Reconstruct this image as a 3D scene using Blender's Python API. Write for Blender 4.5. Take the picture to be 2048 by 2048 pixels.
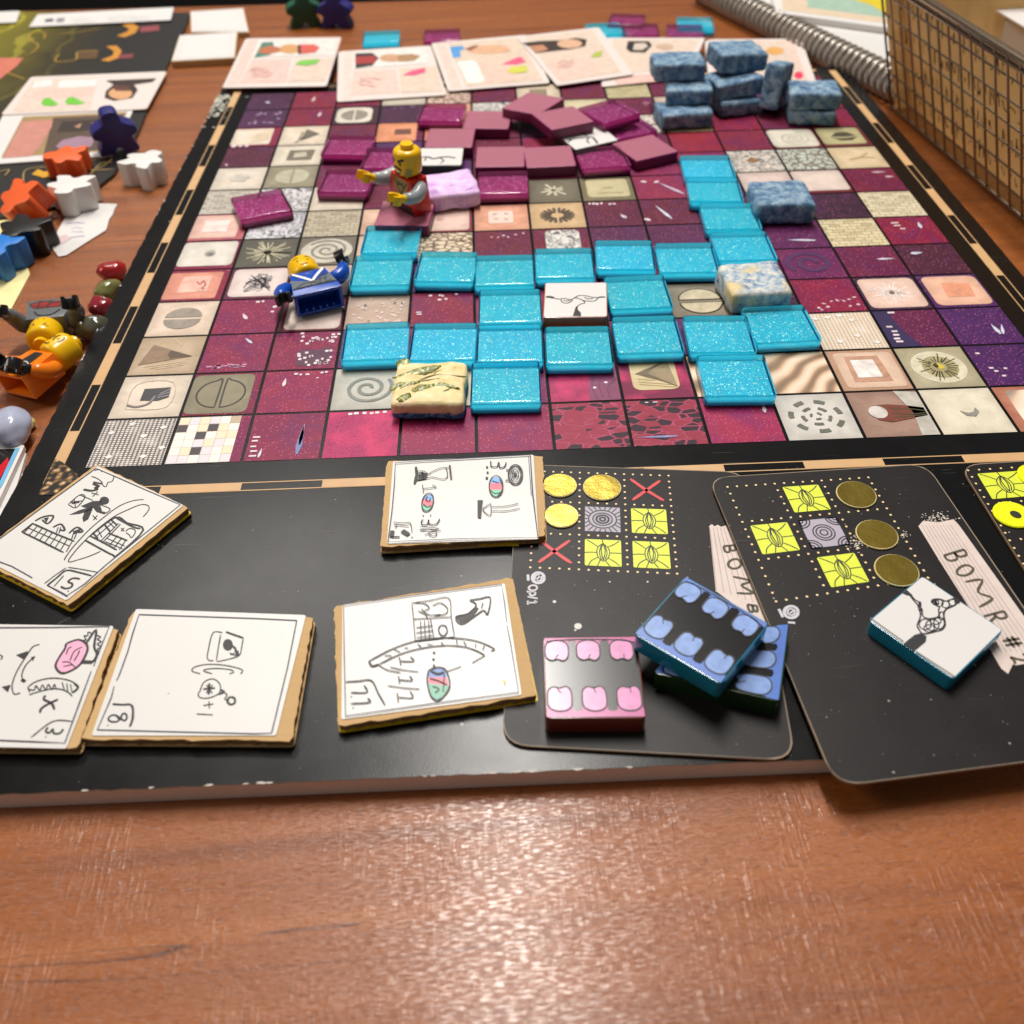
import bpy, bmesh, math, random
from mathutils import Vector, Matrix, Euler
random.seed(7)
sc = bpy.context.scene
for o in list(bpy.data.objects):
    bpy.data.objects.remove(o)
R_ = math.radians
S = 0.021                                   # one printed square of the board, metres
# ------------------------------------------------------------------ camera
CAM = Vector((5.2597, -9.1595, 7.6988)) * S
CROT = Euler((0.8082, 0.0189, -0.0368), 'XYZ')
FPX = 1868.04
cd = bpy.data.cameras.new('camera'); cam = bpy.data.objects.new('camera', cd)
sc.collection.objects.link(cam); cam.location = CAM; cam.rotation_euler = CROT
cd.sensor_width = 36; cd.lens = FPX / 2048 * 36; cd.clip_start = 0.005; cd.clip_end = 50
cd.dof.use_dof = True; cd.dof.focus_distance = 0.245; cd.dof.aperture_fstop = cd.lens / 1.9
cd.dof.aperture_blades = 0
sc.camera = cam
# ------------------------------------------------------------------ world, lamps, exposure
w = bpy.data.worlds.new('World'); sc.world = w; w.use_nodes = True
bg = w.node_tree.nodes['Background']; bg.inputs[0].default_value = (1.0, 0.94, 0.89, 1); bg.inputs[1].default_value = 0.15
def lamp(name, loc, target, sx, sy, power, col, up='Y'):
    l = bpy.data.lights.new(name, 'AREA'); l.shape = 'RECTANGLE'; l.size = sx; l.size_y = sy
    l.energy = power; l.color = col
    o = bpy.data.objects.new(name, l); sc.collection.objects.link(o); o.location = loc
    o.rotation_euler = (Vector(target) - Vector(loc)).to_track_quat('-Z', up).to_euler()
    return o
lamp('ceiling_tube_lamp', (0.115, 0.66, 1.42), (0.115, 0.20, 0), 0.17, 0.88, 33, (1.0, 0.955, 0.90))
lamp('far_ceiling_lamp', (-0.45, 1.35, 1.55), (0.1, 0.1, 0), 0.6, 0.3, 9, (1.0, 0.95, 0.89))
lamp('side_fill_lamp', (-1.3, 0.1, 1.2), (0.2, 0.15, 0), 0.5, 0.5, 9, (1.0, 0.90, 0.78))  # weak fill added from the left, not a known lamp of the room
sc.view_settings.view_transform = 'Standard'; sc.view_settings.look = 'None'
sc.view_settings.exposure = -0.24; sc.view_settings.gamma = 1.0
sc.render.engine = 'CYCLES'; sc.render.resolution_x = 1024; sc.render.resolution_y = 1024

# ------------------------------------------------------------------ measuring helpers (photo survey points -> points on real planes)
RM = CROT.to_matrix()
CR = {'I': (0, 0), 'F': (400, 0), 'H': (800, 0), 'E': (1250, 0), 'G': (1536, 0), 'U': (0, 450), 'A': (400, 450), 'B': (800, 450),
      'D': (1200, 450), 'J': (1536, 450), 'K': (0, 880), 'L': (0, 1150), 'M': (600, 880), 'Q': (1050, 880), 'R': (1536, 880),
      'N': (600, 1130), 'T': (1050, 1130), 'V': (1536, 1130)}
def P(c, x, y, z=0.0):
    if c != 'S':
        x, y = CR[c][0] + x / 3.7734, CR[c][1] + y / 3.7734
    d = RM @ Vector(((x - 1024) / FPX, -(y - 1024) / FPX, -1))
    return CAM + d * ((z - CAM.z) / d.z)
BOARD_T = 0.0055
TZ = -BOARD_T                                # table top height; board top is z = 0

# ------------------------------------------------------------------ material helpers
class NT:
    def __init__(s, name):
        s.m = bpy.data.materials.new(name); s.m.use_nodes = True; s.nt = s.m.node_tree
        s.b = s.nt.nodes['Principled BSDF']
    def put(s, inp, v):
        if isinstance(v, bpy.types.NodeSocket): s.nt.links.new(v, inp)
        elif isinstance(v, bpy.types.Node): s.nt.links.new(v.outputs[0], inp)
        else:
            if inp.type == 'RGBA' and len(v) == 3: v = (*v, 1)
            inp.default_value = v
    def n(s, t, ins=None, **kw):
        nd = s.nt.nodes.new('ShaderNode' + t)
        for k, v in kw.items(): setattr(nd, k, v)
        for k, v in (ins or {}).items(): s.put(nd.inputs[k], v)
        return nd
    def bs(s, **kw):
        for k, v in kw.items(): s.put(s.b.inputs[k.replace('_', ' ')], v)
    def mix(s, f, a, b, bt='MIX'):
        nd = s.nt.nodes.new('ShaderNodeMix'); nd.data_type = 'RGBA'; nd.blend_type = bt
        s.put(nd.inputs[0], f); s.put(nd.inputs[6], a); s.put(nd.inputs[7], b); return nd.outputs[2]
    def math(s, op, a, b=0.0, c=0.0, clamp=False):
        nd = s.nt.nodes.new('ShaderNodeMath'); nd.operation = op; nd.use_clamp = clamp
        s.put(nd.inputs[0], a); s.put(nd.inputs[1], b); s.put(nd.inputs[2], c); return nd.outputs[0]
    def ramp(s, f, stops, interp='LINEAR'):
        nd = s.nt.nodes.new('ShaderNodeValToRGB'); cr = nd.color_ramp; cr.interpolation = interp
        while len(cr.elements) < len(stops): cr.elements.new(0.5)
        for e, (p, c) in zip(cr.elements, stops):
            e.position = p; e.color = (c, c, c, 1) if isinstance(c, (int, float)) else (*c, 1)
        s.put(nd.inputs[0], f); return nd.outputs[0]
    def obj(s): return s.n('TexCoord').outputs['Object']
    def map(s, v, scale=(1, 1, 1), loc=(0, 0, 0), rot=(0, 0, 0)):
        return s.n('Mapping', {'Vector': v, 'Scale': scale, 'Location': loc, 'Rotation': rot}).outputs[0]
    def noise(s, v, sc_, det=3, rough=0.5, dist=0.0):
        return s.n('TexNoise', {'Vector': v, 'Scale': sc_, 'Detail': det, 'Roughness': rough, 'Distortion': dist}).outputs[0]
    def voro(s, v, sc_, feat='F1', out='Distance', rnd=1.0):
        return s.n('TexVoronoi', {'Vector': v, 'Scale': sc_, 'Randomness': rnd}, feature=feat).outputs[out]
    def bump(s, h, st, dist):
        nd = s.n('Bump', {'Height': h, 'Strength': st, 'Distance': dist}); s.put(s.b.inputs['Normal'], nd.outputs[0]); return nd.outputs[0]
    def rnd(s, v, k=7.0):
        r = s.n('ObjectInfo').outputs['Random']
        off = s.n('CombineXYZ', {0: s.math('MULTIPLY', r, k), 1: s.math('MULTIPLY', r, k * 1.7), 2: s.math('MULTIPLY', r, k * .3)}).outputs[0]
        return s.n('VectorMath', {0: v, 1: off}, operation='ADD').outputs[0]
    def ocol(s): return s.n('ObjectInfo').outputs['Color']
_ink = {}
def ink(col, rough=0.5, metal=0.0, vary=0.12):
    k = (tuple(round(c, 3) for c in col), rough, metal)
    if k not in _ink:
        t = NT('ink_%d' % len(_ink)); v = t.obj()
        n = t.noise(v, 260, 3)
        c = t.mix(n, tuple(x * (1 - vary) for x in col), tuple(min(1, x * (1 + vary)) for x in col))
        t.bs(Base_Color=c, Roughness=rough, Metallic=metal); _ink[k] = t.m
    return _ink[k]
def inkp(col, rough=.42):
    k = ('p', tuple(round(c, 3) for c in col))
    if k not in _ink:
        t = NT('paint_%d' % len(_ink)); v = t.rnd(t.obj()); n = t.noise(v, 5, 5, .65, .6)
        c = t.mix(t.ramp(n, [(.3, 0), (.7, 1)]), tuple(x * .72 for x in col), tuple(min(1, x * 1.14) for x in col))
        t.bs(Base_Color=c, Roughness=rough); _ink[k] = t.m
    return _ink[k]
def srgb(r, g, b):
    f = lambda c: ((c / 255 + 0.055) / 1.055) ** 2.4 if c > 10 else c / 255 / 12.92
    return (f(r), f(g), f(b))

# ------------------------------------------------------------------ mesh helpers
COL = sc.collection
def newobj(name, verts, faces, mat, parent=None, loc=None, smooth=False, bevel=0.0, segs=2, mats=None, fmats=None):
    me = bpy.data.meshes.new(name); me.from_pydata([tuple(v) for v in verts], [], faces); me.update()
    if bevel:
        bm = bmesh.new(); bm.from_mesh(me)
        bmesh.ops.bevel(bm, geom=bm.edges[:] , offset=bevel, segments=segs, profile=0.6, affect='EDGES', clamp_overlap=True)
        bm.to_mesh(me); bm.free()
    for m in (mats or [mat]): me.materials.append(m)
    if fmats and not bevel:
        for p, i in zip(me.polygons, fmats): p.material_index = i
    if smooth or bevel:
        for p in me.polygons: p.use_smooth = True
        if bevel:
            try: me.set_sharp_from_angle(angle=R_(40))
            except Exception: pass
    o = bpy.data.objects.new(name, me); COL.objects.link(o)
    if parent: o.parent = parent
    if loc is not None: o.location = loc
    return o
def tag(o, label, cat, group=None, kind=None):
    if label: o['label'] = label
    if cat: o['category'] = cat
    if group: o['group'] = group
    if kind: o['kind'] = kind
    return o
class Thing:
    """an Empty at a thing's base; parts are given in world coordinates (or local with loc=False)"""
    def __init__(s, name, label, cat, loc, group=None, mat=None):
        s.o = bpy.data.objects.new(name, None); s.o.empty_display_size = 0.005; COL.objects.link(s.o)
        s.M = mat.copy() if mat else Matrix.Translation(Vector(loc))
        s.o.matrix_world = s.M; s.Mi = s.M.inverted(); tag(s.o, label, cat, group)
    def part(s, name, vf, mat, parent=None, world=True, **kw):
        v, f = vf
        if world: v = [s.Mi @ Vector(p) for p in v]
        return newobj(name, v, f, mat, parent or s.o, **kw)
def centroid(pts):
    c = Vector((0, 0, 0))
    for p in pts: c += Vector(p)
    return c / len(pts)
def round_poly(pts, r, n=4):
    """round the corners of a planar polygon"""
    out = []; k = len(pts)
    for i in range(k):
        a, b, c = Vector(pts[i - 1]), Vector(pts[i]), Vector(pts[(i + 1) % k])
        u = (a - b); v = (c - b); rr = min(r, u.length * .45, v.length * .45)
        p, q = b + u.normalized() * rr, b + v.normalized() * rr
        for j in range(n + 1):
            t = j / n; out.append(p * (1 - t) ** 2 + b * 2 * t * (1 - t) + q * t * t)
    return out
def prism(pts, thick):
    """pts = top outline (world), extruded downwards"""
    n = len(pts); pts = [Vector(p) for p in pts]
    a = sum((pts[i].x * pts[(i + 1) % n].y - pts[(i + 1) % n].x * pts[i].y) for i in range(n))
    if a < 0: pts = pts[::-1]
    v = pts + [p - Vector((0, 0, thick)) for p in pts]
    f = [tuple(range(n)), tuple(range(2 * n - 1, n - 1, -1))]
    f += [(i, i + n, (i + 1) % n + n, (i + 1) % n) for i in range(n)]
    return v, f
def flat(polys, dz=0.0):
    """flat faces facing up"""
    v, f = [], []
    for p in polys:
        p = [Vector(q) + Vector((0, 0, dz)) for q in p]; n = len(p)
        a = sum((p[i].x * p[(i + 1) % n].y - p[(i + 1) % n].x * p[i].y) for i in range(n))
        if a < 0: p = p[::-1]
        f.append(tuple(range(len(v), len(v) + n))); v += p
    return v, f
def catmull(pts, k=4):
    if len(pts) < 3: return pts
    out = []; n = len(pts)
    for i in range(n - 1):
        p0, p1, p2, p3 = pts[max(i - 1, 0)], pts[i], pts[i + 1], pts[min(i + 2, n - 1)]
        for j in range(k):
            t = j / k
            out.append(0.5 * ((2 * p1) + (p2 - p0) * t + (2 * p0 - 5 * p1 + 4 * p2 - p3) * t * t + (3 * p1 - p0 - 3 * p2 + p3) * t ** 3))
    out.append(pts[-1]); return out
def ribbons(strokes, width, smooth=True, jit=0.10, up=Vector((0, 0, 1))):
    """strokes: list of (points, widthfactor); returns flat ribbon mesh"""
    v, f = [], []
    for pts, wf in strokes:
        pts = [Vector(p) for p in pts]
        if smooth: pts = catmull(pts)
        n = len(pts)
        if n < 2: continue
        for i in range(n):
            d = (pts[min(i + 1, n - 1)] - pts[max(i - 1, 0)])
            if d.length < 1e-9: d = Vector((1, 0, 0))
            s = up.cross(d).normalized(); hw = width * wf * 0.5 * (1 + random.uniform(-jit, jit))
            if n > 4 and i in (0, n - 1): hw *= 0.6
            v += [pts[i] + s * hw, pts[i] - s * hw]
        b = len(v) - 2 * n
        f += [(b + 2 * i, b + 2 * i + 1, b + 2 * i + 3, b + 2 * i + 2) for i in range(n - 1)]
    return v, f
def disc(c, rx, ry=None, n=20, ang=0.0, lump=0.0):
    ry = rx if ry is None else ry; out = []
    for i in range(n):
        a = 2 * math.pi * i / n; k = 1 + random.uniform(-lump, lump)
        x, y = rx * k * math.cos(a), ry * k * math.sin(a)
        out.append(Vector((c[0] + x * math.cos(ang) - y * math.sin(ang), c[1] + x * math.sin(ang) + y * math.cos(ang), c[2] if len(c) > 2 else 0)))
    return out
def PL(c, pts, z): return [P(c, x, y, z) for x, y in pts]
def ell(c, x, y, rx, ry, z, n=22, ang=0):          # ellipse surveyed in the photo, on plane z
    out = []
    for i in range(n):
        a = 2 * math.pi * i / n; ex, ey = rx * math.cos(a), ry * math.sin(a)
        out.append(P(c, x + ex * math.cos(ang) - ey * math.sin(ang), y + ex * math.sin(ang) + ey * math.cos(ang), z))
    return out
def joinvf(*vfs):
    V, F = [], []
    for v, f in vfs:
        b = len(V); V += list(v); F += [tuple(i + b for i in q) for q in f]
    return V, F
def boxvf(c, sx, sy, sz, M=None):
    c = Vector(c); v = []
    for z in (-1, 1):
        for x, y in ((-1, -1), (1, -1), (1, 1), (-1, 1)): 
            p = Vector((x * sx / 2, y * sy / 2, z * sz / 2))
            v.append((M @ p if M else p) + c)
    return v, [(3, 2, 1, 0), (4, 5, 6, 7), (0, 1, 5, 4), (1, 2, 6, 5), (2, 3, 7, 6), (3, 0, 4, 7)]
def tubevf(pts, rad, n=12, caps=True):
    pts = [Vector(p) for p in pts]; rad = rad if isinstance(rad, (list, tuple)) else [rad] * len(pts)
    V, F = [], []; prev = None
    for i, p in enumerate(pts):
        d = (pts[min(i + 1, len(pts) - 1)] - pts[max(i - 1, 0)]).normalized()
        if prev is None:
            a = Vector((0, 0, 1)) if abs(d.z) < .9 else Vector((1, 0, 0)); u = d.cross(a).normalized()
        else: u = (prev - d * prev.dot(d)).normalized()
        prev = u; w_ = d.cross(u)
        for k in range(n):
            t = 2 * math.pi * k / n; V.append(p + (u * math.cos(t) + w_ * math.sin(t)) * rad[i])
    for i in range(len(pts) - 1):
        for k in range(n): F.append((i * n + k, i * n + (k + 1) % n, (i + 1) * n + (k + 1) % n, (i + 1) * n + k))
    if caps:
        F.append(tuple(range(n - 1, -1, -1))); b = (len(pts) - 1) * n; F.append(tuple(range(b, b + n)))
    return V, F
def lathevf(prof, n=28):
    V, F = [], []
    for r, z in prof:
        for k in range(n):
            t = 2 * math.pi * k / n; V.append(Vector((r * math.cos(t), r * math.sin(t), z)))
    for i in range(len(prof) - 1):
        for k in range(n): F.append((i * n + k, i * n + (k + 1) % n, (i + 1) * n + (k + 1) % n, (i + 1) * n + k))
    F.append(tuple(range(n - 1, -1, -1))); b = (len(prof) - 1) * n; F.append(tuple(range(b, b + n)))
    return V, F
# ------------------------------------------------------------------ materials of the setting and the board
def m_wood():
    t = NT('wood_laminate'); v = t.map(t.obj(), rot=(0, 0, -0.045))
    g1 = t.noise(t.map(v, (5, 110, 1)), 1, 6, .6, .6)
    g2 = t.noise(t.map(v, (3, 420, 1)), 1, 4, .55)
    base = t.ramp(g1, [(0.25, srgb(124, 64, 22)), (0.45, srgb(150, 82, 30)), (0.62, srgb(164, 92, 36)), (0.8, srgb(178, 108, 48))])
    base = t.mix(t.math('MULTIPLY', g2, 0.35), base, srgb(98, 50, 20))
    lines = t.noise(t.map(v, (2.2, 70, 1), loc=(3, 1, 0)), 1, 2, .4, .9)
    ln = t.ramp(lines, [(0.4955, 0), (0.5, 1), (0.5045, 0)])
    base = t.mix(t.math('MULTIPLY', ln, 0.85), base, srgb(62, 26, 14))
    pores = t.noise(t.map(v, (450, 3300, 1)), 1, 3, .6)
    pr = t.ramp(pores, [(0.36, 1), (0.45, 0)])
    base = t.mix(t.math('MULTIPLY', pr, 0.5), base, srgb(72, 32, 14))
    scr = t.noise(t.map(v, (1500, 110, 1), rot=(0, 0, .05)), 1, 2, .5)
    msk = t.ramp(t.noise(v, 45, 2), [(0.45, 0), (0.6, 1)])
    lump = t.noise(t.map(v, (700, 1500, 1)), 1, 2, .5)
    h = t.math('ADD', t.math('MULTIPLY', t.ramp(pores, [(0.3, 0), (0.55, 1)]), 1.0),
               t.math('ADD', t.math('MULTIPLY', t.math('MULTIPLY', t.ramp(scr, [(0.5, 0), (0.62, 1)]), msk), 0.8), t.math('MULTIPLY', lump, .55)))
    t.bump(h, 0.62, 0.00011)
    t.bs(Base_Color=base, Roughness=0.25)
    t.b.inputs['Specular IOR Level'].default_value = .62
    t.b.inputs['Coat Weight'].default_value = .12; t.b.inputs['Coat Roughness'].default_value = .2
    return t.m
def m_black(name, col, rough, speck, spec_sz=900):
    t = NT(name); v = t.obj()
    n = t.noise(v, 90, 5, .6)
    base = t.mix(n, tuple(c * .75 for c in col), tuple(c * 1.35 for c in col))
    d = t.voro(t.map(v, (1, 1, 0)), spec_sz * .16)
    cc = t.n('TexVoronoi', {'Vector': t.map(v, (1, 1, 0)), 'Scale': spec_sz * .16}).outputs['Color']
    dust = t.math('MULTIPLY', t.math('LESS_THAN', d, 0.055), t.math('GREATER_THAN', t.n('SeparateColor', {0: cc}).outputs[0], 1 - speck))
    scr = t.noise(t.map(v, (60, 1900, 1), rot=(0, 0, .45)), 1, 1, .5)
    sm = t.math('MULTIPLY', t.ramp(scr, [(0.70, 0), (0.74, 1)]), t.ramp(t.noise(v, 25, 2), [(0.5, 0), (0.65, 1)]))
    base = t.mix(t.math('MULTIPLY', dust, .7), base, (.45, .42, .38))
    base = t.mix(t.math('MULTIPLY', sm, .12), base, (.4, .4, .4))
    fine = t.noise(v, 2600, 2, .6)
    t.bs(Base_Color=base, Roughness=t.math('ADD', rough - .05, t.math('MULTIPLY', n, .10)))
    t.b.inputs['Specular IOR Level'].default_value = .26
    t.bump(t.math('ADD', fine, t.math('MULTIPLY', n, .5)), 0.12, 0.00012)
    return t.m
def m_card(name, col, rough=.75, fib=.2):
    t = NT(name); v = t.obj()
    n = t.noise(t.map(v, (300, 900, 300)), 1, 4, .65); n2 = t.noise(v, 70, 3)
    c = t.mix(n, tuple(x * (1 - fib) for x in col), tuple(min(1, x * (1 + fib)) for x in col))
    c = t.mix(t.math('MULTIPLY', n2, .25), c, tuple(x * .7 for x in col))
    t.bs(Base_Color=c, Roughness=rough); t.bump(n, .2, .0002)
    return t.m
def m_paper(name, col=(.69, .675, .65), rough=.36):
    t = NT(name); v = t.obj()
    n = t.noise(v, 55, 3); c = t.mix(n, tuple(x * .95 for x in col), col)
    t.bs(Base_Color=c, Roughness=rough); t.bump(t.noise(v, 140, 3), .10, .0006)
    return t.m
# printed squares: one material per kind of print, the colour of each square is the object's own colour
def m_glaze():
    t = NT('print_glaze'); v = t.rnd(t.obj()); oc = t.ocol()
    n = t.noise(v, 2.2, 4, .6, .8)
    hue = t.n('HueSaturation', {'Hue': 0.45, 'Saturation': 1.05, 'Value': .62, 'Color': oc}).outputs[0]
    c = t.mix(t.ramp(n, [(.42, 0), (.72, .85)]), oc, hue)
    g = t.noise(v, 40, 3, .7)
    c = t.mix(t.math('MULTIPLY', t.ramp(g, [(.42, 1), (.56, 0)]), .45), c, t.mix(.5, oc, (.02, .0, .02)))
    d = t.voro(v, 21); c = t.mix(t.math('MULTIPLY', t.ramp(d, [(.12, 1), (.24, 0)]), .55), c, srgb(240, 130, 160))
    w_ = t.noise(v, 1.3, 3, .5, 1.5); c = t.mix(t.ramp(w_, [(.5, 0), (.75, .5)]), c, srgb(84, 30, 92))
    t.bs(Base_Color=c, Roughness=.5); t.b.inputs['Specular IOR Level'].default_value = .3; return t.m
def m_plainprint():
    t = NT('print_plain'); o = t.obj(); v = t.rnd(o); oc = t.ocol()
    n = t.noise(v, 3.2, 5, .62, .5)
    c = t.mix(t.ramp(n, [(.35, 0), (.75, .75)]), oc, t.n('HueSaturation', {'Hue': .5, 'Saturation': 1.15, 'Value': .74, 'Color': oc}).outputs[0])
    g = t.noise(v, 60, 2); c = t.mix(t.math('MULTIPLY', t.ramp(g, [(.35, 1), (.5, 0)]), .12), c, (.2, .15, .12))
    xy = t.n('SeparateXYZ', {0: o}); ex = t.math('ABSOLUTE', t.math('SUBTRACT', xy.outputs[0], .5)); ey = t.math('ABSOLUTE', t.math('SUBTRACT', xy.outputs[1], .5))
    vg = t.math('ADD', t.math('MAXIMUM', ex, ey), t.math('MULTIPLY', t.math('SUBTRACT', n, .5), .22))
    c = t.mix(t.ramp(vg, [(.30, 0), (.50, .55)]), c, t.n('HueSaturation', {'Hue': .5, 'Saturation': 1.1, 'Value': .55, 'Color': oc}).outputs[0])     # painted darker rim of each picture
    t.bs(Base_Color=c, Roughness=.5); t.b.inputs['Specular IOR Level'].default_value = .3; return t.m
def m_bricks():
    t = NT('print_bricks'); v = t.rnd(t.obj(), 0); oc = t.ocol()
    ds = t.n('VectorMath', {0: v, 1: t.n('VectorMath', {0: t.n('TexNoise', {'Vector': v, 'Scale': 6.0}).outputs['Color'], 1: (.09, .05, 0)}, operation='MULTIPLY').outputs[0]}, operation='ADD').outputs[0]
    b = t.n('TexBrick', {'Vector': ds, 'Color1': (1, 1, 1), 'Color2': (.45, .42, .36), 'Mortar': (.10, .08, .06), 'Scale': 3.2, 'Mortar Size': .018, 'Brick Width': .62, 'Row Height': .34, 'Bias': -.35, 'Mortar Smooth': .3})
    c = t.mix(1.0, oc, b.outputs[0], 'MULTIPLY')
    c = t.mix(t.ramp(t.noise(v, 14, 4, .7), [(.45, 0), (.7, .6)]), c, t.mix(1, oc, (.5, .45, .4), 'MULTIPLY'))
    t.bs(Base_Color=c, Roughness=.5); t.b.inputs['Specular IOR Level'].default_value = .3; return t.m
def m_cobble():
    t = NT('print_cobbles'); v = t.map(t.obj(), (1, 1.5, 1)); oc = t.ocol()
    d = t.voro(v, 6.5, 'DISTANCE_TO_EDGE'); c = t.mix(t.ramp(d, [(.03, 1), (.16, 0)]), oc, srgb(90, 70, 50))
    t.bs(Base_Color=c, Roughness=.5); t.b.inputs['Specular IOR Level'].default_value = .3; return t.m
def m_mosaic():
    t = NT('print_mosaic'); v = t.map(t.obj(), (7, 6, 1))
    fl = t.n('VectorMath', {0: v}, operation='FLOOR').outputs[0]
    wn = t.n('TexWhiteNoise', {'Vector': fl}); c = t.ramp(wn.outputs[0], [(0, srgb(250, 240, 225)), (.4, srgb(228, 218, 222)), (.62, srgb(240, 222, 190)), (.78, srgb(190, 170, 140)), (.87, srgb(45, 36, 34))], 'CONSTANT')
    fr = t.n('SeparateXYZ', {0: t.n('VectorMath', {0: v}, operation='FRACTION').outputs[0]})
    e = t.math('MAXIMUM', t.math('LESS_THAN', fr.outputs[0], .07), t.math('LESS_THAN', fr.outputs[1], .07))
    c = t.mix(t.math('MULTIPLY', e, .5), c, srgb(120, 105, 100))
    c = t.mix(t.math('MULTIPLY', t.noise(t.obj(), 30, 4), .25), c, srgb(170, 160, 165))
    t.bs(Base_Color=c, Roughness=.5); t.b.inputs['Specular IOR Level'].default_value = .3; return t.m
def m_meshdots():
    t = NT('print_mesh_dots'); v = t.obj(); oc = t.ocol()
    d = t.voro(t.map(v, (1, 1.35, 1)), 17, rnd=.06)
    c = t.mix(t.ramp(d, [(.26, .85), (.4, 0)]), oc, srgb(235, 228, 222))
    n = t.noise(v, 3, 3); c = t.mix(t.ramp(n, [(.5, 0), (.8, .5)]), c, srgb(240, 230, 220))
    t.bs(Base_Color=c, Roughness=.5); t.b.inputs['Specular IOR Level'].default_value = .3; return t.m
def m_swirl():
    t = NT('print_swirl'); v = t.rnd(t.obj()); oc = t.ocol()
    wv = t.n('TexWave', {'Vector': t.map(v, (1, 1, 1), rot=(0, 0, .9)), 'Scale': .75, 'Distortion': 17, 'Detail': 2.5, 'Detail Scale': .55, 'Detail Roughness': .5}).outputs[1]
    c = t.ramp(wv, [(0, srgb(74, 42, 26)), (.22, srgb(150, 104, 72)), (.5, srgb(214, 178, 146)), (1, srgb(246, 226, 204))])
    c = t.mix(.35, c, oc); t.bs(Base_Color=c, Roughness=.5); t.b.inputs['Specular IOR Level'].default_value = .3; return t.m
def m_veins():
    t = NT('print_veins'); v = t.rnd(t.obj()); oc = t.ocol()
    d = t.voro(t.map(v, (1, 1.9, 1), rot=(0, 0, .35)), 4.6, 'DISTANCE_TO_EDGE')
    k = t.n('SeparateColor', {0: t.voro(t.map(v, (1, 1.9, 1), rot=(0, 0, .35)), 4.6, 'F1', 'Color')}).outputs[0]
    n = t.noise(v, 5, 3); oc = t.mix(t.ramp(n, [(.4, 0), (.7, .6)]), oc, srgb(150, 44, 66))
    hole = t.math('MULTIPLY', t.ramp(d, [(.06, 0), (.10, 1)]), t.math('GREATER_THAN', k, .52))
    c = t.mix(hole, oc, srgb(44, 16, 34))
    c = t.mix(t.math('MULTIPLY', t.ramp(d, [(.012, .6), (.03, 0)]), t.math('GREATER_THAN', n, .48)), c, srgb(190, 96, 140))
    t.bs(Base_Color=c, Roughness=.5); t.b.inputs['Specular IOR Level'].default_value = .3; return t.m
def m_fur():
    t = NT('print_fur'); v = t.rnd(t.obj()); oc = t.ocol()
    n = t.noise(t.map(v, (1.4, 1, 1)), 7, 6, .75, 1.2)
    c = t.mix(t.ramp(n, [(.40, .95), (.56, 0)]), oc, srgb(70, 70, 74)); t.bs(Base_Color=c, Roughness=.5); t.b.inputs['Specular IOR Level'].default_value = .3; return t.m
def m_scales():
    t = NT('print_fine_scales'); v = t.rnd(t.obj()); oc = t.ocol()
    d = t.voro(t.map(v, (1, 1, 1), rot=(0, 0, .4)), 24, 'DISTANCE_TO_EDGE')
    c = t.mix(t.ramp(d, [(.02, .8), (.12, 0)]), oc, srgb(120, 18, 66))
    n = t.noise(v, 3, 3); c = t.mix(t.ramp(n, [(.45, 0), (.7, .5)]), c, srgb(226, 60, 110)); t.bs(Base_Color=c, Roughness=.5); t.b.inputs['Specular IOR Level'].default_value = .3; return t.m
MT = dict(g=m_glaze(), p=m_plainprint(), b=m_bricks(), c=m_cobble(), m=m_mosaic(), d=m_meshdots(), s=m_swirl(), v=m_veins(), f=m_fur(), k=m_scales())
WOOD = m_wood()
M_BOARD = m_black('board_sheet', (.0042, .0042, .0046), .25, .10)
M_PCARD = m_black('card_stock_black', (.0105, .0085, .0088), .44, .30, 1500)
M_FOAM = m_card('foam_core', srgb(236, 220, 210), .8, .08)
M_KRAFT = m_card('kraft_card', srgb(198, 162, 112), .8, .12)
M_KRAFTD = m_card('kraft_core', srgb(150, 116, 74), .9, .35)
M_PAPER = m_paper('drawing_paper')
M_WHITE = m_paper('white_card', (.71, .69, .67), .42)
M_PINKCARD = m_paper('portrait_card', srgb(222, 210, 204), .42)
M_TAN = ink(srgb(200, 160, 112), .5)
M_INK = ink((.012, .011, .014), .5, vary=.3)

# ------------------------------------------------------------------ table and floor
far = P('S', 0, 24, TZ), P('S', 900, 0, TZ)
sl = (far[1].y - far[0].y) / (far[1].x - far[0].x); yf = lambda x: far[0].y + sl * (x - far[0].x)
top = round_poly([(-.75, yf(-.75), TZ), (1.05, yf(1.05), TZ), (1.05, -.55, TZ), (-.75, -.55, TZ)], .01)
table = newobj('table_top', *prism(top, .028), WOOD); tag(table, 'reddish brown wood-grain table top', None, kind='structure')
floor = newobj('floor', [(-6, -6, -.78), (6, -6, -.78), (6, 8, -.78), (-6, 8, -.78)], [(0, 1, 2, 3)], ink((.006, .005, .005), .9)); tag(floor, 'dark floor beyond the table edge', None, kind='structure')

# ------------------------------------------------------------------ the game board
BX0, BX1, BY0, BY1 = -.0158, .2884, -.0962, .285
board = Thing('game_board', 'large black foam board printed with a thirteen by thirteen grid of pictured squares', 'game board', ((BX0 + BX1) / 2, (BY0 + BY1) / 2, TZ))
def ragged(a, b, n, amp, z):
    a, b = Vector((*a, z)), Vector((*b, z)); d = (b - a); nn = Vector((-d.y, d.x, 0)).normalized()
    return [a + d * (i / n) + nn * random.uniform(-amp, amp) for i in range(n)]
outline = ragged((BX0, BY0), (BX1, BY0), 130, .00016, 0) + ragged((BX1, BY0), (BX1, BY1), 90, .00014, 0) + ragged((BX1, BY1), (BX0, BY1), 60, .00014, 0) + ragged((BX0, BY1), (BX0, BY0), 150, .00022, 0)
core = [(BX0 + .0003, BY0 + .0003, -.0003), (BX1 - .0003, BY0 + .0003, -.0003), (BX1 - .0003, BY1 - .0003, -.0003), (BX0 + .0003, BY1 - .0003, -.0003)]
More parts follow.
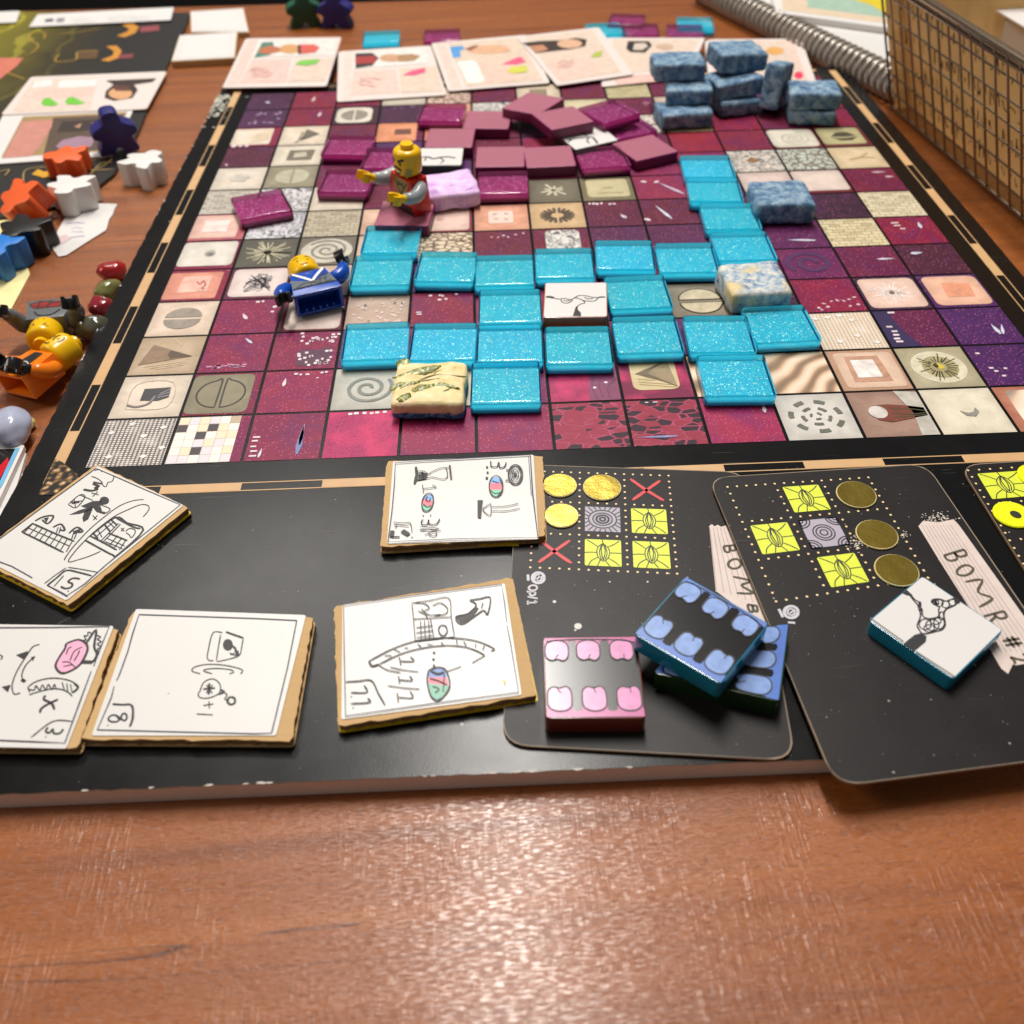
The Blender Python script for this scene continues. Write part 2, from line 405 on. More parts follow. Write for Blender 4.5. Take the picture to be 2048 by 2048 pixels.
board.part('foam_core', prism(core, BOARD_T - .0003), M_FOAM)
M_TORN = ink(srgb(196, 190, 180), .8)
v, f = prism(outline, .0003)
sheet = board.part('printed_sheet', (v, f), None, mats=[M_BOARD, M_TORN], fmats=[0, 0] + [1] * (len(f) - 2))
# torn paper fibres along the cut edges
fl = []
for i in range(60):
    if random.random() < .6: x, y, ax = random.uniform(BX0, BX1), BY0, 1
    else: x, y, ax = BX0, random.uniform(BY0, BY1), 0
    l = random.uniform(.0003, .0014); wd = random.uniform(.0001, .00032)
    c = Vector((x, y, .00004))
    off = Vector((0, wd * .6, 0)) if ax else Vector((wd * .6, 0, 0))
    fl.append(disc(c + off * .6, l if ax else wd, wd if ax else l, 7, lump=.35))
board.part('torn_edge_fibres', flat(fl), M_TORN)['kind'] = 'stuff'
# worn patch at the far left corner
fl = [disc((BX0 + abs(random.gauss(0, .004)), BY1 - .012 - abs(random.gauss(0, .016)), .00005 + i * 1e-7), random.uniform(.0002, .0012), random.uniform(.0002, .0009), 7, lump=.5) for i in range(90)]
board.part('worn_corner', flat(fl), ink(srgb(190, 190, 176), .7))['kind'] = 'stuff'
# border: two thin lines and alternating dashes on each side
def rect(x0, y0, x1, y1, z): return [(x0, y0, z), (x1, y0, z), (x1, y1, z), (x0, y1, z)]
GL, GR, GB, GT = -.0022, 13 * S + .0022, -.0018, 13 * S + .002
bx_in, bx_out = -.0072, -.0104
zl = .00008
def side(xa, xb, n, vertical, pos_in, pos_out, phase):
    polys = []; w_ = .00035
    for q in (pos_in, pos_out):
        polys.append(rect(q - w_ / 2, xa, q + w_ / 2, xb, zl) if vertical else rect(xa, q - w_ / 2, xb, q + w_ / 2, zl))
    lo, hi = min(pos_in, pos_out), max(pos_in, pos_out)
    for k in range(n):
        if (k + phase) % 2: continue
        a, b = xa + (xb - xa) * k / n, xa + (xb - xa) * (k + 1) / n
        polys.append(rect(lo, a, hi, b, zl + .00004) if vertical else rect(a, lo, b, hi, zl + .00004))
    return flat(polys)
board.part('border_print', side(-.0055, 13 * S + .006, 13, True, -.0058, -.0088, 0), M_TAN)
board.part('border_print', side(-.0055, 13 * S + .006, 13, True, 13 * S + .0062, 13 * S + .0092, 0), M_TAN)
board.part('border_print', side(.0017, 13 * S + .0017, 13, False, -.0082, -.0112, 1), M_TAN)
board.part('border_print', side(.000, 13 * S, 13, False, 13 * S + .0062, 13 * S + .0082, 0), M_TAN)
def m_lace():
    t = NT('print_corner_ornament'); v = t.obj()
    d = t.voro(v, 620, 'SMOOTH_F1'); n = t.noise(v, 700, 3)
    t.bs(Base_Color=t.ramp(t.math('ADD', d, t.math('MULTIPLY', n, .25)), [(.2, srgb(225, 205, 170)), (.38, srgb(150, 112, 64)), (.6, srgb(24, 18, 14))]), Roughness=.5); t.b.inputs['Specular IOR Level'].default_value = .3; return t.m
board.part('corner_ornament', flat([PL('K', [(285, 418), (415, 140), (470, 165), (585, 260), (600, 300), (440, 412)], zl + .00006)]), m_lace())

# ---- printed squares: built on a unit square, motifs in square coordinates (x right, y away)
CS = .955 * S
def unit_mesh():
    me = bpy.data.meshes.new('printed_square'); me.from_pydata([(0, 0, 0), (1, 0, 0), (1, 1, 0), (0, 1, 0)], [], [(0, 1, 2, 3)]); me.update(); return me
UM = {}
def cell(i, j, kind, col, motifs=()):
    if kind not in UM: UM[kind] = unit_mesh(); UM[kind].materials.append(MT[kind])
    o = bpy.data.objects.new('printed_square', UM[kind]); COL.objects.link(o); o.parent = board.o
    w0 = board.Mi @ Vector((i * S + .0225 * S, j * S + .0225 * S, .00010))
    o.location = w0; o.scale = (CS, CS, 1); o.color = (*[x * k_ for x, k_ in zip(srgb(*col), (.66, .44, .62) if kind in 'gkv' else (.86, .84, .82))], 1)
    for m in motifs:
        nm, vf, cl = m[:3]
        if isinstance(cl, str):
            q = newobj(nm, *vf, MT[cl], o); q.color = (*[x * .88 for x in srgb(*m[3])], 1)
        else: newobj(nm, *vf, inkp(tuple(x * .88 for x in srgb(*cl))), o)
    return o
Z1, Z2, Z3 = .00007, .00014, .0002
def inset(col, x0=.04, y0=.1, x1=.9, y1=.96, r=.1, kind='p', z=Z1):
    return ('printed_panel', flat([round_poly(rect(x0, y0, x1, y1, z), r)]), kind, col)
def drops(pts, col=(236, 214, 226), r=.022, z=Z2):
    return ('printed_droplets', flat([disc((x, y, z), r * random.uniform(.7, 1.3), r * random.uniform(.6, 1.1), 8, random.uniform(0, 3)) for x, y in pts]), col)
def marks(pts, col=(246, 226, 232), w_=.034, h=.024, z=Z2):
    return ('printed_marks', flat([round_poly(rect(x - w_ / 2 * random.uniform(.6, 1.3), y - h / 2, x + w_ / 2 * random.uniform(.6, 1.3), y + h / 2, z), .01, 2) for x, y in pts]), col)
def streak(x, y, l, a, w_=.03, col=(222, 222, 240), z=Z2):
    c, s = math.cos(R_(a)), math.sin(R_(a)); p = [Vector((x + c * l * t, y + s * l * t, z)) for t in (0, .3, .6, 1)]
    V, F = [], []
    for q, k in zip(p, (.35, 1, .7, .05)): V += [q + Vector((-s, c, 0)) * w_ * k / 2, q - Vector((-s, c, 0)) * w_ * k / 2]
    return ('printed_streak', (V, [(2 * i, 2 * i + 1, 2 * i + 3, 2 * i + 2) for i in range(3)]), col)
def lines(strokes, w_, col, z=Z2, name='printed_lines'):
    return (name, ribbons([([Vector((x, y, z)) for x, y in s], 1) for s in strokes], w_), col)
def spiral(col, turns=2.6, r0=.04, r1=.4, w_=.05, cx=.5, cy=.5):
    pts = [(cx + (r0 + (r1 - r0) * t / 60) * math.cos(turns * 2 * math.pi * t / 60), cy + (r0 + (r1 - r0) * t / 60) * math.sin(turns * 2 * math.pi * t / 60)) for t in range(61)]
    return lines([pts], w_, col, name='printed_spiral')
def halves(col, vert=True, r=.3, line=None, cx=.5, cy=.5, g=.035):
    A = [(cx + g, cy)] ; out = []
    for s in (1, -1):
        p = []
        for k in range(15):
            a = -math.pi / 2 + math.pi * k / 14
            x, y = s * (g + r * math.cos(a) * .95), r * math.sin(a)
            p.append((cx + x, cy + y) if vert else (cx + y, cy + x))
        out.append(p)
    if line: return lines([p + [p[0]] for p in out], line, col, name='printed_half_discs')
    return ('printed_half_discs', flat([[Vector((x, y, Z2)) for x, y in p] for p in out]), col)
def poly(col, *ps, z=Z2, name='printed_shape'):
    return (name, flat([[Vector((x, y, z)) for x, y in p] for p in ps]), col)
def rp(n, x0, y0, x1, y1): return [(random.uniform(x0, x1), random.uniform(y0, y1)) for _ in range(n)]
def burst(col, n=26, r0=.03, r1=.42, w_=.018, cx=.5, cy=.5):
    return lines([[(cx + r0 * math.cos(a), cy + r0 * math.sin(a)), (cx + r1 * k * math.cos(a), cy + r1 * k * math.sin(a))] for a, k in [(2 * math.pi * q / n + random.uniform(-.1, .1), random.uniform(.5, 1)) for q in range(n)]], w_, col, name='printed_rays')
RED, MAR, DMAR, CRI, PUR, DPUR, MAG, PNK = (164, 46, 84), (124, 36, 62), (96, 34, 54), (160, 28, 62), (92, 46, 116), (66, 36, 70), (160, 50, 110), (214, 64, 124)
CRM, WHT, PCH, SAL, OLV, GRY, DGR, TANC = (240, 226, 210), (238, 234, 228), (243, 208, 190), (226, 150, 128), (176, 168, 140), (168, 164, 156), (96, 94, 82), (214, 190, 160)
diam = lambda pts, s=.06: poly((250, 244, 238), *[[(x - s * 1.2, y), (x, y - s), (x + s * 1.2, y), (x, y + s)] for x, y in pts])
C = {}
# row 0
C[0, 0] = ('d', (112, 104, 100), [diam([(.25, .2), (.72, .18), (.62, .62), (.85, .8), (.15, .72), (.4, .9), (.93, .35)], .045)])
C[1, 0] = ('g', RED, [('printed_panel', flat([rect(0, 0, .86, 1, Z1)]), 'm', CRM)])
C[2, 0] = ('g', RED, [streak(.7, .1, .62, 88, .09, (112, 120, 176)), streak(.71, .3, .45, 88, .05), marks([(.1, .5), (.1, .42), (.1, .3), (.11, .2), (.1, .1)], w_=.09, h=.035), streak(.19, .06, .2, 84, .04)])
C[3, 0] = ('k', PNK, [marks([(.3, .94), (.38, .95), (.5, .95), (.6, .94), (.68, .95), (.78, .96)], w_=.06, h=.05)])
C[4, 0] = ('g', (176, 52, 92), [streak(.1, .82, .62, 6, .07, (110, 100, 160)), streak(.1, .82, .4, 6, .035)])
C[5, 0] = ('g', (176, 52, 96), [])
C[6, 0] = ('v', (176, 58, 84), [])
C[7, 0] = ('v', (170, 56, 76), [streak(.62, .18, .56, 180, .05, (150, 140, 190)), marks([(.3, .95), (.42, .95)], w_=.06)])
C[8, 0] = ('g', (196, 52, 92), [streak(.86, .62, .2, 86, .06, (240, 224, 224)), marks([(.88, .92)])])
def ringdash():
    out = []
    for n, r, wd, k in ((7, .33, .085, .5), (5, .18, .06, .55), (3, .07, .04, .5)):
        for q in range(n):
            a0 = 2 * math.pi * q / n + r * 3; out.append(([Vector((.5 + r * 1.05 * math.cos(a0 + (k * 2 * math.pi / n) * s / 5), .5 + r * math.sin(a0 + (k * 2 * math.pi / n) * s / 5), Z2)) for s in range(6)], wd / .085))
    return ('printed_ring_dashes', ribbons(out, .075), (112, 114, 104))
C[9, 0] = ('p', (228, 226, 220), [ringdash()])
C[10, 0] = ('p', (176, 144, 130), [poly((206, 200, 188), [(.68, 1), (1, .96), (1, .0), (.75, .0), (.8, .5)]), poly((126, 66, 50), [(.2, .55), (.28, .68), (.5, .7), (.75, .66), (.98, .6), (.98, .42), (.7, .36), (.45, .3), (.28, .36)], z=Z2), ('printed_eye', flat([disc((.32, .53, Z3), .13, .14, 16)]), (220, 212, 206)), lines([[(.5, .6), (.75, .58), (.98, .52)], [(.5, .5), (.75, .46), (.98, .48)], [(.5, .4), (.75, .42), (.98, .44)]], .018, (90, 88, 60), Z3)])
C[11, 0] = ('p', (246, 238, 218), [poly((150, 146, 138), [(.4, .5), (.46, .38), (.58, .36), (.66, .46), (.64, .56), (.58, .46), (.5, .44)])])
C[12, 0] = ('p', (206, 140, 118), [('printed_panel', flat([round_poly(rect(.14, .1, .95, .92, Z1), .1)]), 's', CRM)])
# row 1
C[0, 1] = ('p', CRM, [lines([[(.2, .2), (.22, .8), (.75, .82), (.78, .22), (.2, .2)]], .012, (210, 190, 170)), poly((64, 60, 66), [(.36, .4), (.36, .68), (.74, .7), (.76, .46), (.62, .38)]), lines([[(.2, .3), (.34, .25), (.5, .32), (.56, .5)]], .04, (140, 132, 128), Z3), lines([[(.6, .5), (.76, .58)], [(.6, .45), (.76, .5)], [(.62, .55), (.75, .65)]], .012, (190, 186, 190), Z3)])
C[1, 1] = ('g', CRI, [inset((150, 142, 118), .0, .03, .9, .97, .12), halves((44, 36, 26), True, .33, .026, .46)])
C[2, 1] = ('g', (176, 50, 88), [marks([(.45, .92), (.52, .9), (.62, .9), (.84, .93), (.9, .94)], w_=.05, h=.04), streak(.3, .62, .2, 86, .055, (240, 224, 230)), marks([(.78, .8)])])
C[3, 1] = ('p', (206, 206, 198), [spiral((126, 130, 122), 2.1, .05, .36, .055)])
C[4, 1] = ('p', CRM, []); C[5, 1] = ('g', MAG, [])
C[6, 1] = ('k', (196, 60, 110), [poly((132, 50, 92), [(.55, 0), (1, 0), (1, 1), (.35, 1), (.6, .7)], z=Z1), lines([[(.66, .05), (.62, .4), (.75, .7), (.98, .82)], [(.75, .05), (.72, .4), (.82, .6), (.98, .68)], [(.85, .05), (.84, .3), (.98, .5)]], .012, (92, 30, 70)), marks([(.64, .3), (.82, .42)], w_=.05, h=.04)])
C[7, 1] = ('k', (140, 40, 80), [inset((222, 202, 158), .16, .2, .84, .96, .14), poly((118, 98, 70), [(.22, .6), (.74, .92), (.8, .25), (.62, .38)], z=Z2), poly((160, 138, 104), [(.4, .6), (.74, .92), (.8, .25)], z=Z3), lines([[(.25, .4), (.75, .3)], [(.25, .34), (.78, .24)], [(.24, .47), (.5, .42)]], .012, (170, 146, 96))])
C[8, 1] = ('s', TANC, []); C[9, 1] = ('s', TANC, [])
C[10, 1] = ('p', (214, 172, 146), [inset((238, 206, 182), .08, .06, .96, .94, .1), poly((206, 158, 130), [(.22, .2), (.24, .84), (.74, .84), (.78, .2)], z=Z2), poly((248, 240, 234), [(.3, .3), (.3, .74), (.64, .74), (.66, .3)], z=Z3)])
C[11, 1] = ('p', (198, 190, 160), [('printed_ring', flat([disc((.5, .5, Z1), .4, .4, 30)]), (226, 218, 190)), ('printed_ring', flat([disc((.52, .5, Z2), .26, .27, 26)]), (176, 166, 122)), burst((86, 78, 44), 24, .12, .36, .016), poly((226, 204, 70), [(.46, .5), (.5, .58), (.56, .54), (.58, .46), (.5, .43)], z=Z3), poly((60, 54, 34), [(.42, .54), (.48, .6), (.5, .5), (.46, .46)], z=Z3 + .00003)])
C[12, 1] = ('g', PUR, [marks([(.15, .8), (.2, .42), (.24, .34), (.3, .22), (.4, .4)], w_=.07, h=.04)])
# row 2
C[0, 2] = ('p', (206, 184, 158), [poly((150, 122, 96), [(.22, .8), (.88, .45), (.3, .3), (.1, .25)]), poly((92, 72, 56), [(.52, .62), (.88, .45), (.56, .4), (.5, .5)], z=Z3), lines([[(.2, .2), (.8, .32)], [(.3, .16), (.84, .28)], [(.4, .13), (.8, .22)], [(.5, .95), (.66, .75)]], .014, (232, 210, 172))])
C[1, 2] = ('g', RED, [streak(.7, .74, .2, 130, .05), marks(rp(16, .02, .1, .7, .2), (214, 150, 186), .1, .03)])
C[2, 2] = ('g', (160, 44, 80), [marks(rp(20, .4, .66, .98, .97), w_=.05, h=.05), marks(rp(20, .4, .08, .95, .46), w_=.05, h=.05), poly((84, 28, 64), [(.42, .1), (.4, .5), (.7, .5), (.9, .6), (.92, .2), (.6, .06)], z=Z1)])
for i, c_ in zip(range(3, 10), (PUR, RED, MAG, CRI, RED, PUR, MAG)): C[i, 2] = ('g', c_, [])
C[10, 2] = ('d', (206, 184, 154), [diam([(.1, .85), (.3, .88), (.66, .78), (.3, .2), (.62, .34), (.86, .15), (.5, .92)], .05)])
C[11, 2] = ('g', (118, 40, 84), [poly((50, 36, 84), [(0, 0), (.45, .0), (.3, .45), (.25, .8), (.3, 1), (0, 1)], z=Z1), marks([(.12, .55), (.16, .42), (.16, .32), (.15, .22), (.14, .14), (.28, .95)], w_=.11, h=.045)])
C[12, 2] = ('g', PUR, [streak(.7, .24, .28, 98, .07), streak(.74, .24, .28, 74, .05)])
# row 3
C[0, 3] = ('p', (240, 220, 202), [halves((158, 146, 134), False, .3, None, .5, .5, .03)])
C[1, 3] = ('g', RED, [marks([(.6, .92), (.68, .93), (.92, .94)], w_=.06, h=.05), drops([(.9, .75), (.88, .6)], r=.04), streak(.5, .4, .2, 118, .07, (236, 214, 222))])
C[2, 3] = ('p', (120, 40, 60), [inset((236, 216, 206), .08, .04, .97, .96, .12)])
C[3, 3] = ('p', (206, 180, 164), [drops(rp(40, .1, .1, .9, .9), (226, 206, 196), .03)])
C[4, 3] = ('g', CRI, [marks([(.3, .92), (.45, .92), (.5, .9), (.72, .94), (.45, .78), (.55, .8)], w_=.05, h=.05), marks([(.12, .42), (.13, .36)], w_=.08, h=.03)])
for i, c_ in zip((5, 6, 7), (RED, CRI, PUR)): C[i, 3] = ('g', c_, [])
C[8, 3] = ('p', (150, 140, 122), [halves((206, 192, 160), False, .34, None, .5, .46, .045), halves((54, 44, 32), False, .34, .022, .5, .46, .045)])
C[9, 3] = ('g', DPUR, [])
C[10, 3] = ('g', (166, 28, 70), [drops([(.25, .12), (.4, .14), (.36, .24), (.5, .3), (.6, .32), (.7, .3), (.8, .34), (.9, .4), (.76, .14), (.9, .18), (.28, .06)], (226, 190, 196), .032)])
C[11, 3] = ('g', DPUR, [inset((246, 212, 196), .04, .05, .97, .95, .12), burst((250, 236, 228), 22, .08, .4, .03), ('printed_hole', flat([disc((.5, .5, Z3), .045, .05, 12)]), (110, 116, 116))])
C[12, 3] = ('g', PUR, [inset((244, 196, 170), .06, .06, .97, .95, .14), poly((238, 164, 130), [(.3, .3), (.35, .75), (.8, .7), (.75, .3)], z=Z2)])
# row 4
C[0, 4] = ('g', CRI, [inset((230, 158, 138), .0, .05, .9, .92, .06), poly((240, 190, 172), [(.22, .25), (.24, .78), (.72, .78), (.72, .28)], z=Z2), lines([[(.5, .6), (.56, .5), (.6, .62), (.66, .48), (.62, .38), (.68, .34)]], .03, (196, 92, 92), Z3)])
C[1, 4] = ('g', MAR, [inset((236, 220, 214), .04, .06, .98, .97, .12), lines([[(random.uniform(.28, .75), random.uniform(.2, .8)) for _ in range(7)] for _ in range(7)], .016, (120, 116, 120))])
C[2, 4] = ('p', (222, 200, 186), [])
for i, c_ in zip(range(3, 10), (RED, PUR, MAG, MAR, RED, PUR, MAG)): C[i, 4] = ('g', c_, [])
C[10, 4] = ('g', (130, 44, 100), [spiral((84, 40, 92), 1.6, .1, .4, .1)])
C[11, 4] = ('g', (128, 38, 76), [streak(.62, .55, .3, 0, .06)])
C[12, 4] = ('g', (88, 36, 58), [streak(.2, .7, .22, 6, .09)])
# row 5
C[0, 5] = ('g', CRI, [inset((232, 226, 214), .0, .1, .97, .97, .1), ('printed_hole', flat([disc((.52, .54, Z2), .1, .12, 14)]), (174, 170, 160)), ('printed_hole', flat([disc((.53, .51, Z3), .06, .06, 12)]), (120, 120, 114))])
C[1, 5] = ('p', (96, 94, 84), [burst((206, 200, 168), 36, .02, .45, .022)])
C[2, 5] = ('p', (128, 122, 110), [('printed_panel', flat([disc((.5, .5, Z1), .46, .44, 24)]), (206, 200, 184)), spiral((140, 134, 120), 2.4, .04, .38, .05)])
C[3, 5] = ('p', (236, 206, 186), [])
C[4, 5] = ('c', (232, 214, 188), [])
C[5, 5] = ('g', (126, 34, 56), [drops([(.3, .78), (.42, .76), (.52, .82), (.6, .76), (.74, .84), (.88, .88)], (236, 200, 204), .03)])
C[6, 5] = ('g', (132, 34, 52), [inset((230, 226, 220), .22, .2, .84, .96, .14, 'f')])
C[7, 5] = ('g', (100, 40, 84), []); C[8, 5] = ('g', (104, 42, 84), []); C[9, 5] = ('g', MAG, [])
C[10, 5] = ('g', (112, 42, 98), [streak(.8, .24, .5, 174, .07)])
C[11, 5] = ('b', (230, 218, 180), []); C[12, 5] = ('g', CRI, [marks([(.3, .78), (.32, .68), (.36, .55)], w_=.13, h=.04), streak(.7, .55, .24, 84, .07)])
# row 6
C[0, 6] = ('g', SAL, [inset((236, 196, 182), .0, .08, .86, .97, .04), poly((246, 226, 218), [(.2, .3), (.2, .76), (.66, .76), (.66, .3)], z=Z2)])
C[1, 6] = ('f', (226, 228, 236), []); C[2, 6] = ('b', (196, 188, 166), [])
C[3, 6] = ('p', (240, 204, 184), []); C[4, 6] = ('p', (150, 60, 70), [inset((244, 212, 198), .03, .05, .95, .97, .1), ('printed_hole', flat([disc((.4, .5, Z2), .08, .07, 10)]), (206, 168, 156))])
C[5, 6] = ('p', (236, 176, 150), [inset((248, 222, 208), .26, .26, .72, .76, .06), lines([[(.34, .62), (.42, .66)], [(.56, .64), (.64, .62)], [(.36, .44), (.44, .42)], [(.56, .44), (.62, .38)]], .04, (206, 160, 146))])
C[6, 6] = ('p', (222, 190, 148), [('printed_lace', ribbons([([Vector((.5 + .33 * math.cos(a) * (.6 + .4 * k), .5 + .3 * math.sin(a) * (.6 + .4 * k), Z2)) for k in (-.6, 0, .4, 1)], 1) for a in [q * math.pi / 9 for q in range(18)]], .06), (92, 76, 58)), lines([[(.5, .85), (.5, .15)]], .03, (222, 190, 148), Z3)])
C[7, 6] = ('g', (112, 34, 62), [marks([(.1, .92), (.17, .92), (.24, .9), (.32, .92)], w_=.05, h=.07), drops([(.48, .88), (.56, .88)], r=.035), streak(.72, .28, .2, 120, .09, (220, 200, 206))])
C[8, 6] = ('g', (116, 34, 56), [streak(.5, .2, .6, 112, .07), drops([(.05, .2)], r=.06)])
C[9, 6] = ('g', MAR, []); C[10, 6] = ('g', DPUR, []); C[11, 6] = ('g', (66, 34, 58), []); C[12, 6] = ('b', (228, 218, 188), [])
# row 7
C[0, 7] = ('b', (206, 200, 190), []); C[1, 7] = ('f', (228, 228, 230), []); C[2, 7] = ('p', (232, 222, 206), [lines([[(.5, .98), (.52, .6)], [(.3, .45), (.45, .5)]], .02, (150, 140, 124))])
C[3, 7] = ('g', MAR, []); C[4, 7] = ('g', PUR, []); C[5, 7] = ('g', DPUR, [])
C[6, 7] = ('p', (122, 116, 98), [burst((222, 214, 186), 9, .02, .32, .05)])
C[7, 7] = ('p', (132, 124, 96), [inset((206, 196, 156), .1, .14, .92, .92, .12), lines([[(.4, .5), (.5, .56), (.62, .52)], [(.3, .3), (.6, .32), (.8, .3)]], .04, (178, 166, 124))])
C[8, 7] = ('g', (168, 54, 82), [streak(.9, .15, .7, 128, .08, (210, 190, 210)), drops([(.45, .72), (.2, .75)], r=.055)])
C[9, 7] = ('g', PUR, []); C[10, 7] = ('p', (226, 206, 200), []); C[11, 7] = ('p', (120, 36, 50), [inset((230, 212, 202), .0, .1, .98, .98, .08)])
C[12, 7] = ('g', (134, 32, 56), [streak(.55, .82, .3, 0, .07, (220, 190, 204)), streak(.75, .6, .18, 0, .08, (220, 190, 204))])
# row 8
C[0, 8] = ('p', (232, 222, 208), [('printed_smudge', flat([disc((.5, .52, Z2), .2, .18, 14, lump=.2)]), (206, 198, 186))])
C[1, 8] = ('p', (160, 154, 132), [halves((190, 184, 160), True, .34, None, .52, .5, .02)])
for i, c_ in zip(range(2, 8), (MAR, RED, PUR, MAR, RED, DMAR)): C[i, 8] = ('g', c_, [])
C[8, 8] = ('g', (158, 48, 88), []); C[9, 8] = ('g', RED, [])
C[10, 8] = ('f', (226, 218, 208), [poly((150, 110, 70), [(.3, .5), (.45, .68), (.6, .5), (.45, .4)])]); C[11, 8] = ('c', (198, 208, 200), []); C[12, 8] = ('p', (226, 206, 172), [lines([[(.3, .4), (.6, .5), (.85, .45)], [(.55, .5), (.75, .7)]], .04, (198, 172, 132))])
# row 9
C[0, 9] = ('g', DMAR, [drops([(.12, .12)], r=.04)]); C[1, 9] = ('p', (232, 224, 208), [poly((124, 116, 98), [(.28, .25), (.3, .76), (.84, .76), (.8, .25)]), poly((196, 188, 168), [(.42, .36), (.42, .6), (.66, .64), (.7, .4)], z=Z3)])
for i, c_ in zip(range(2, 9), (MAR, PUR, DMAR, MAR, CRI, MAR, MAR)): C[i, 9] = ('g', c_, [])
C[9, 9] = ('g', (170, 36, 52), []); C[10, 9] = ('g', (148, 40, 62), [])
C[11, 9] = ('p', (120, 40, 50), [inset((226, 220, 204), .0, .06, .97, .97, .16), spiral((196, 190, 174), 2.2, .05, .34, .035)])
C[12, 9] = ('p', (112, 44, 50), [inset((190, 182, 138), .02, .12, .92, .97, .1), poly((78, 72, 52), [(.24, .5), (.4, .72), (.64, .74), (.82, .5), (.64, .3), (.4, .3)]), lines([[(.26, .48), (.5, .44), (.8, .5)]], .06, (190, 182, 140), Z3)])
# row 10
C[0, 10] = ('g', CRI, [inset((238, 224, 206), .0, .08, .84, .95, .06), drops([(.1, .02), (.24, .02), (.38, .02)], r=.05), poly((226, 206, 176), [(.4, .2), (.4, .55), (.8, .9), (.8, .3)])])
C[1, 10] = ('p', (236, 222, 204), [poly((112, 104, 90), [(.46, .2), (.52, .84), (.84, .55)], z=Z2), lines([[(.36, .1), (.5, .4)], [(.42, .3), (.46, .7)]], .05, (160, 150, 136))])
C[2, 10] = ('g', MAR, []); C[3, 10] = ('g', MAR, [inset((234, 160, 124), .0, .0, .86, 1, .08), poly((120, 78, 62), [(.38, .36), (.38, .66), (.74, .66), (.74, .36)]), lines([[(.18, .3), (.14, .5), (.2, .72)], [(.27, .3), (.23, .5), (.28, .72)]], .02, (206, 132, 100))])
C[4, 10] = ('p', SAL, []); C[5, 10] = ('g', MAR, []); C[6, 10] = ('g', DPUR, [drops(rp(8, .1, .2, .9, .8), (140, 104, 132), .03)]); C[7, 10] = ('p', (232, 170, 130), [])
C[8, 10] = ('f', (232, 222, 212), []); C[9, 10] = ('p', (196, 176, 142), [poly((240, 198, 180), [(.24, .3), (.24, .76), (.66, .8), (.66, .34)])]); C[10, 10] = ('g', CRI, []); C[11, 10] = ('g', MAR, []); C[12, 10] = ('g', CRI, [])
# row 11, 12
C[0, 11] = ('g', (78, 38, 80), [drops(rp(16, .1, .15, .95, .9), (176, 150, 186), .045)]); C[1, 11] = ('g', (150, 38, 54), [streak(.7, .5, .28, 86, .09, (220, 190, 190))])
C[2, 11] = ('p', (70, 34, 54), [inset((230, 222, 206), .05, .08, .86, .97, .22), halves((150, 142, 128), True, .3, None, .46, .52, .02)])
C[3, 11] = ('g', (72, 38, 70), [drops(rp(10, .3, .8, .9, .95), (140, 110, 150), .03)]); C[4, 11] = ('p', (236, 178, 152), [])
C[5, 11] = ('f', (222, 220, 214), []); C[6, 11] = ('g', DPUR, []); C[7, 11] = ('p', (220, 210, 176), []); C[8, 11] = ('g', MAR, [drops(rp(6, .5, .5, .9, .9), (190, 130, 150), .04)]); C[9, 11] = ('p', (214, 196, 180), [])
for i, c_ in zip(range(10, 13), (MAR, PUR, CRI)): C[i, 11] = ('g', c_, [])
C[0, 12] = ('g', (74, 38, 72), [streak(.5, .4, .14, 150, .09)]); C[1, 12] = ('g', (150, 38, 54), [streak(.45, .4, .3, 86, .09, (220, 190, 190))]); C[2, 12] = ('g', (140, 36, 50), [])
C[3, 12] = ('p', (206, 200, 184), []); C[4, 12] = ('c', (226, 196, 184), []); C[5, 12] = ('g', MAR, []); C[6, 12] = ('p', (222, 208, 186), [poly((150, 132, 110), [(.3, .3), (.3, .7), (.7, .7), (.7, .3)])]); C[7, 12] = ('g', MAR, []); C[8, 12] = ('b', (206, 196, 156), [])
for i, c_ in zip(range(9, 13), (MAR, CRI, PUR, MAR)): C[i, 12] = ('g', c_, [])
for (i, j), spec in C.items(): cell(i, j, *spec)
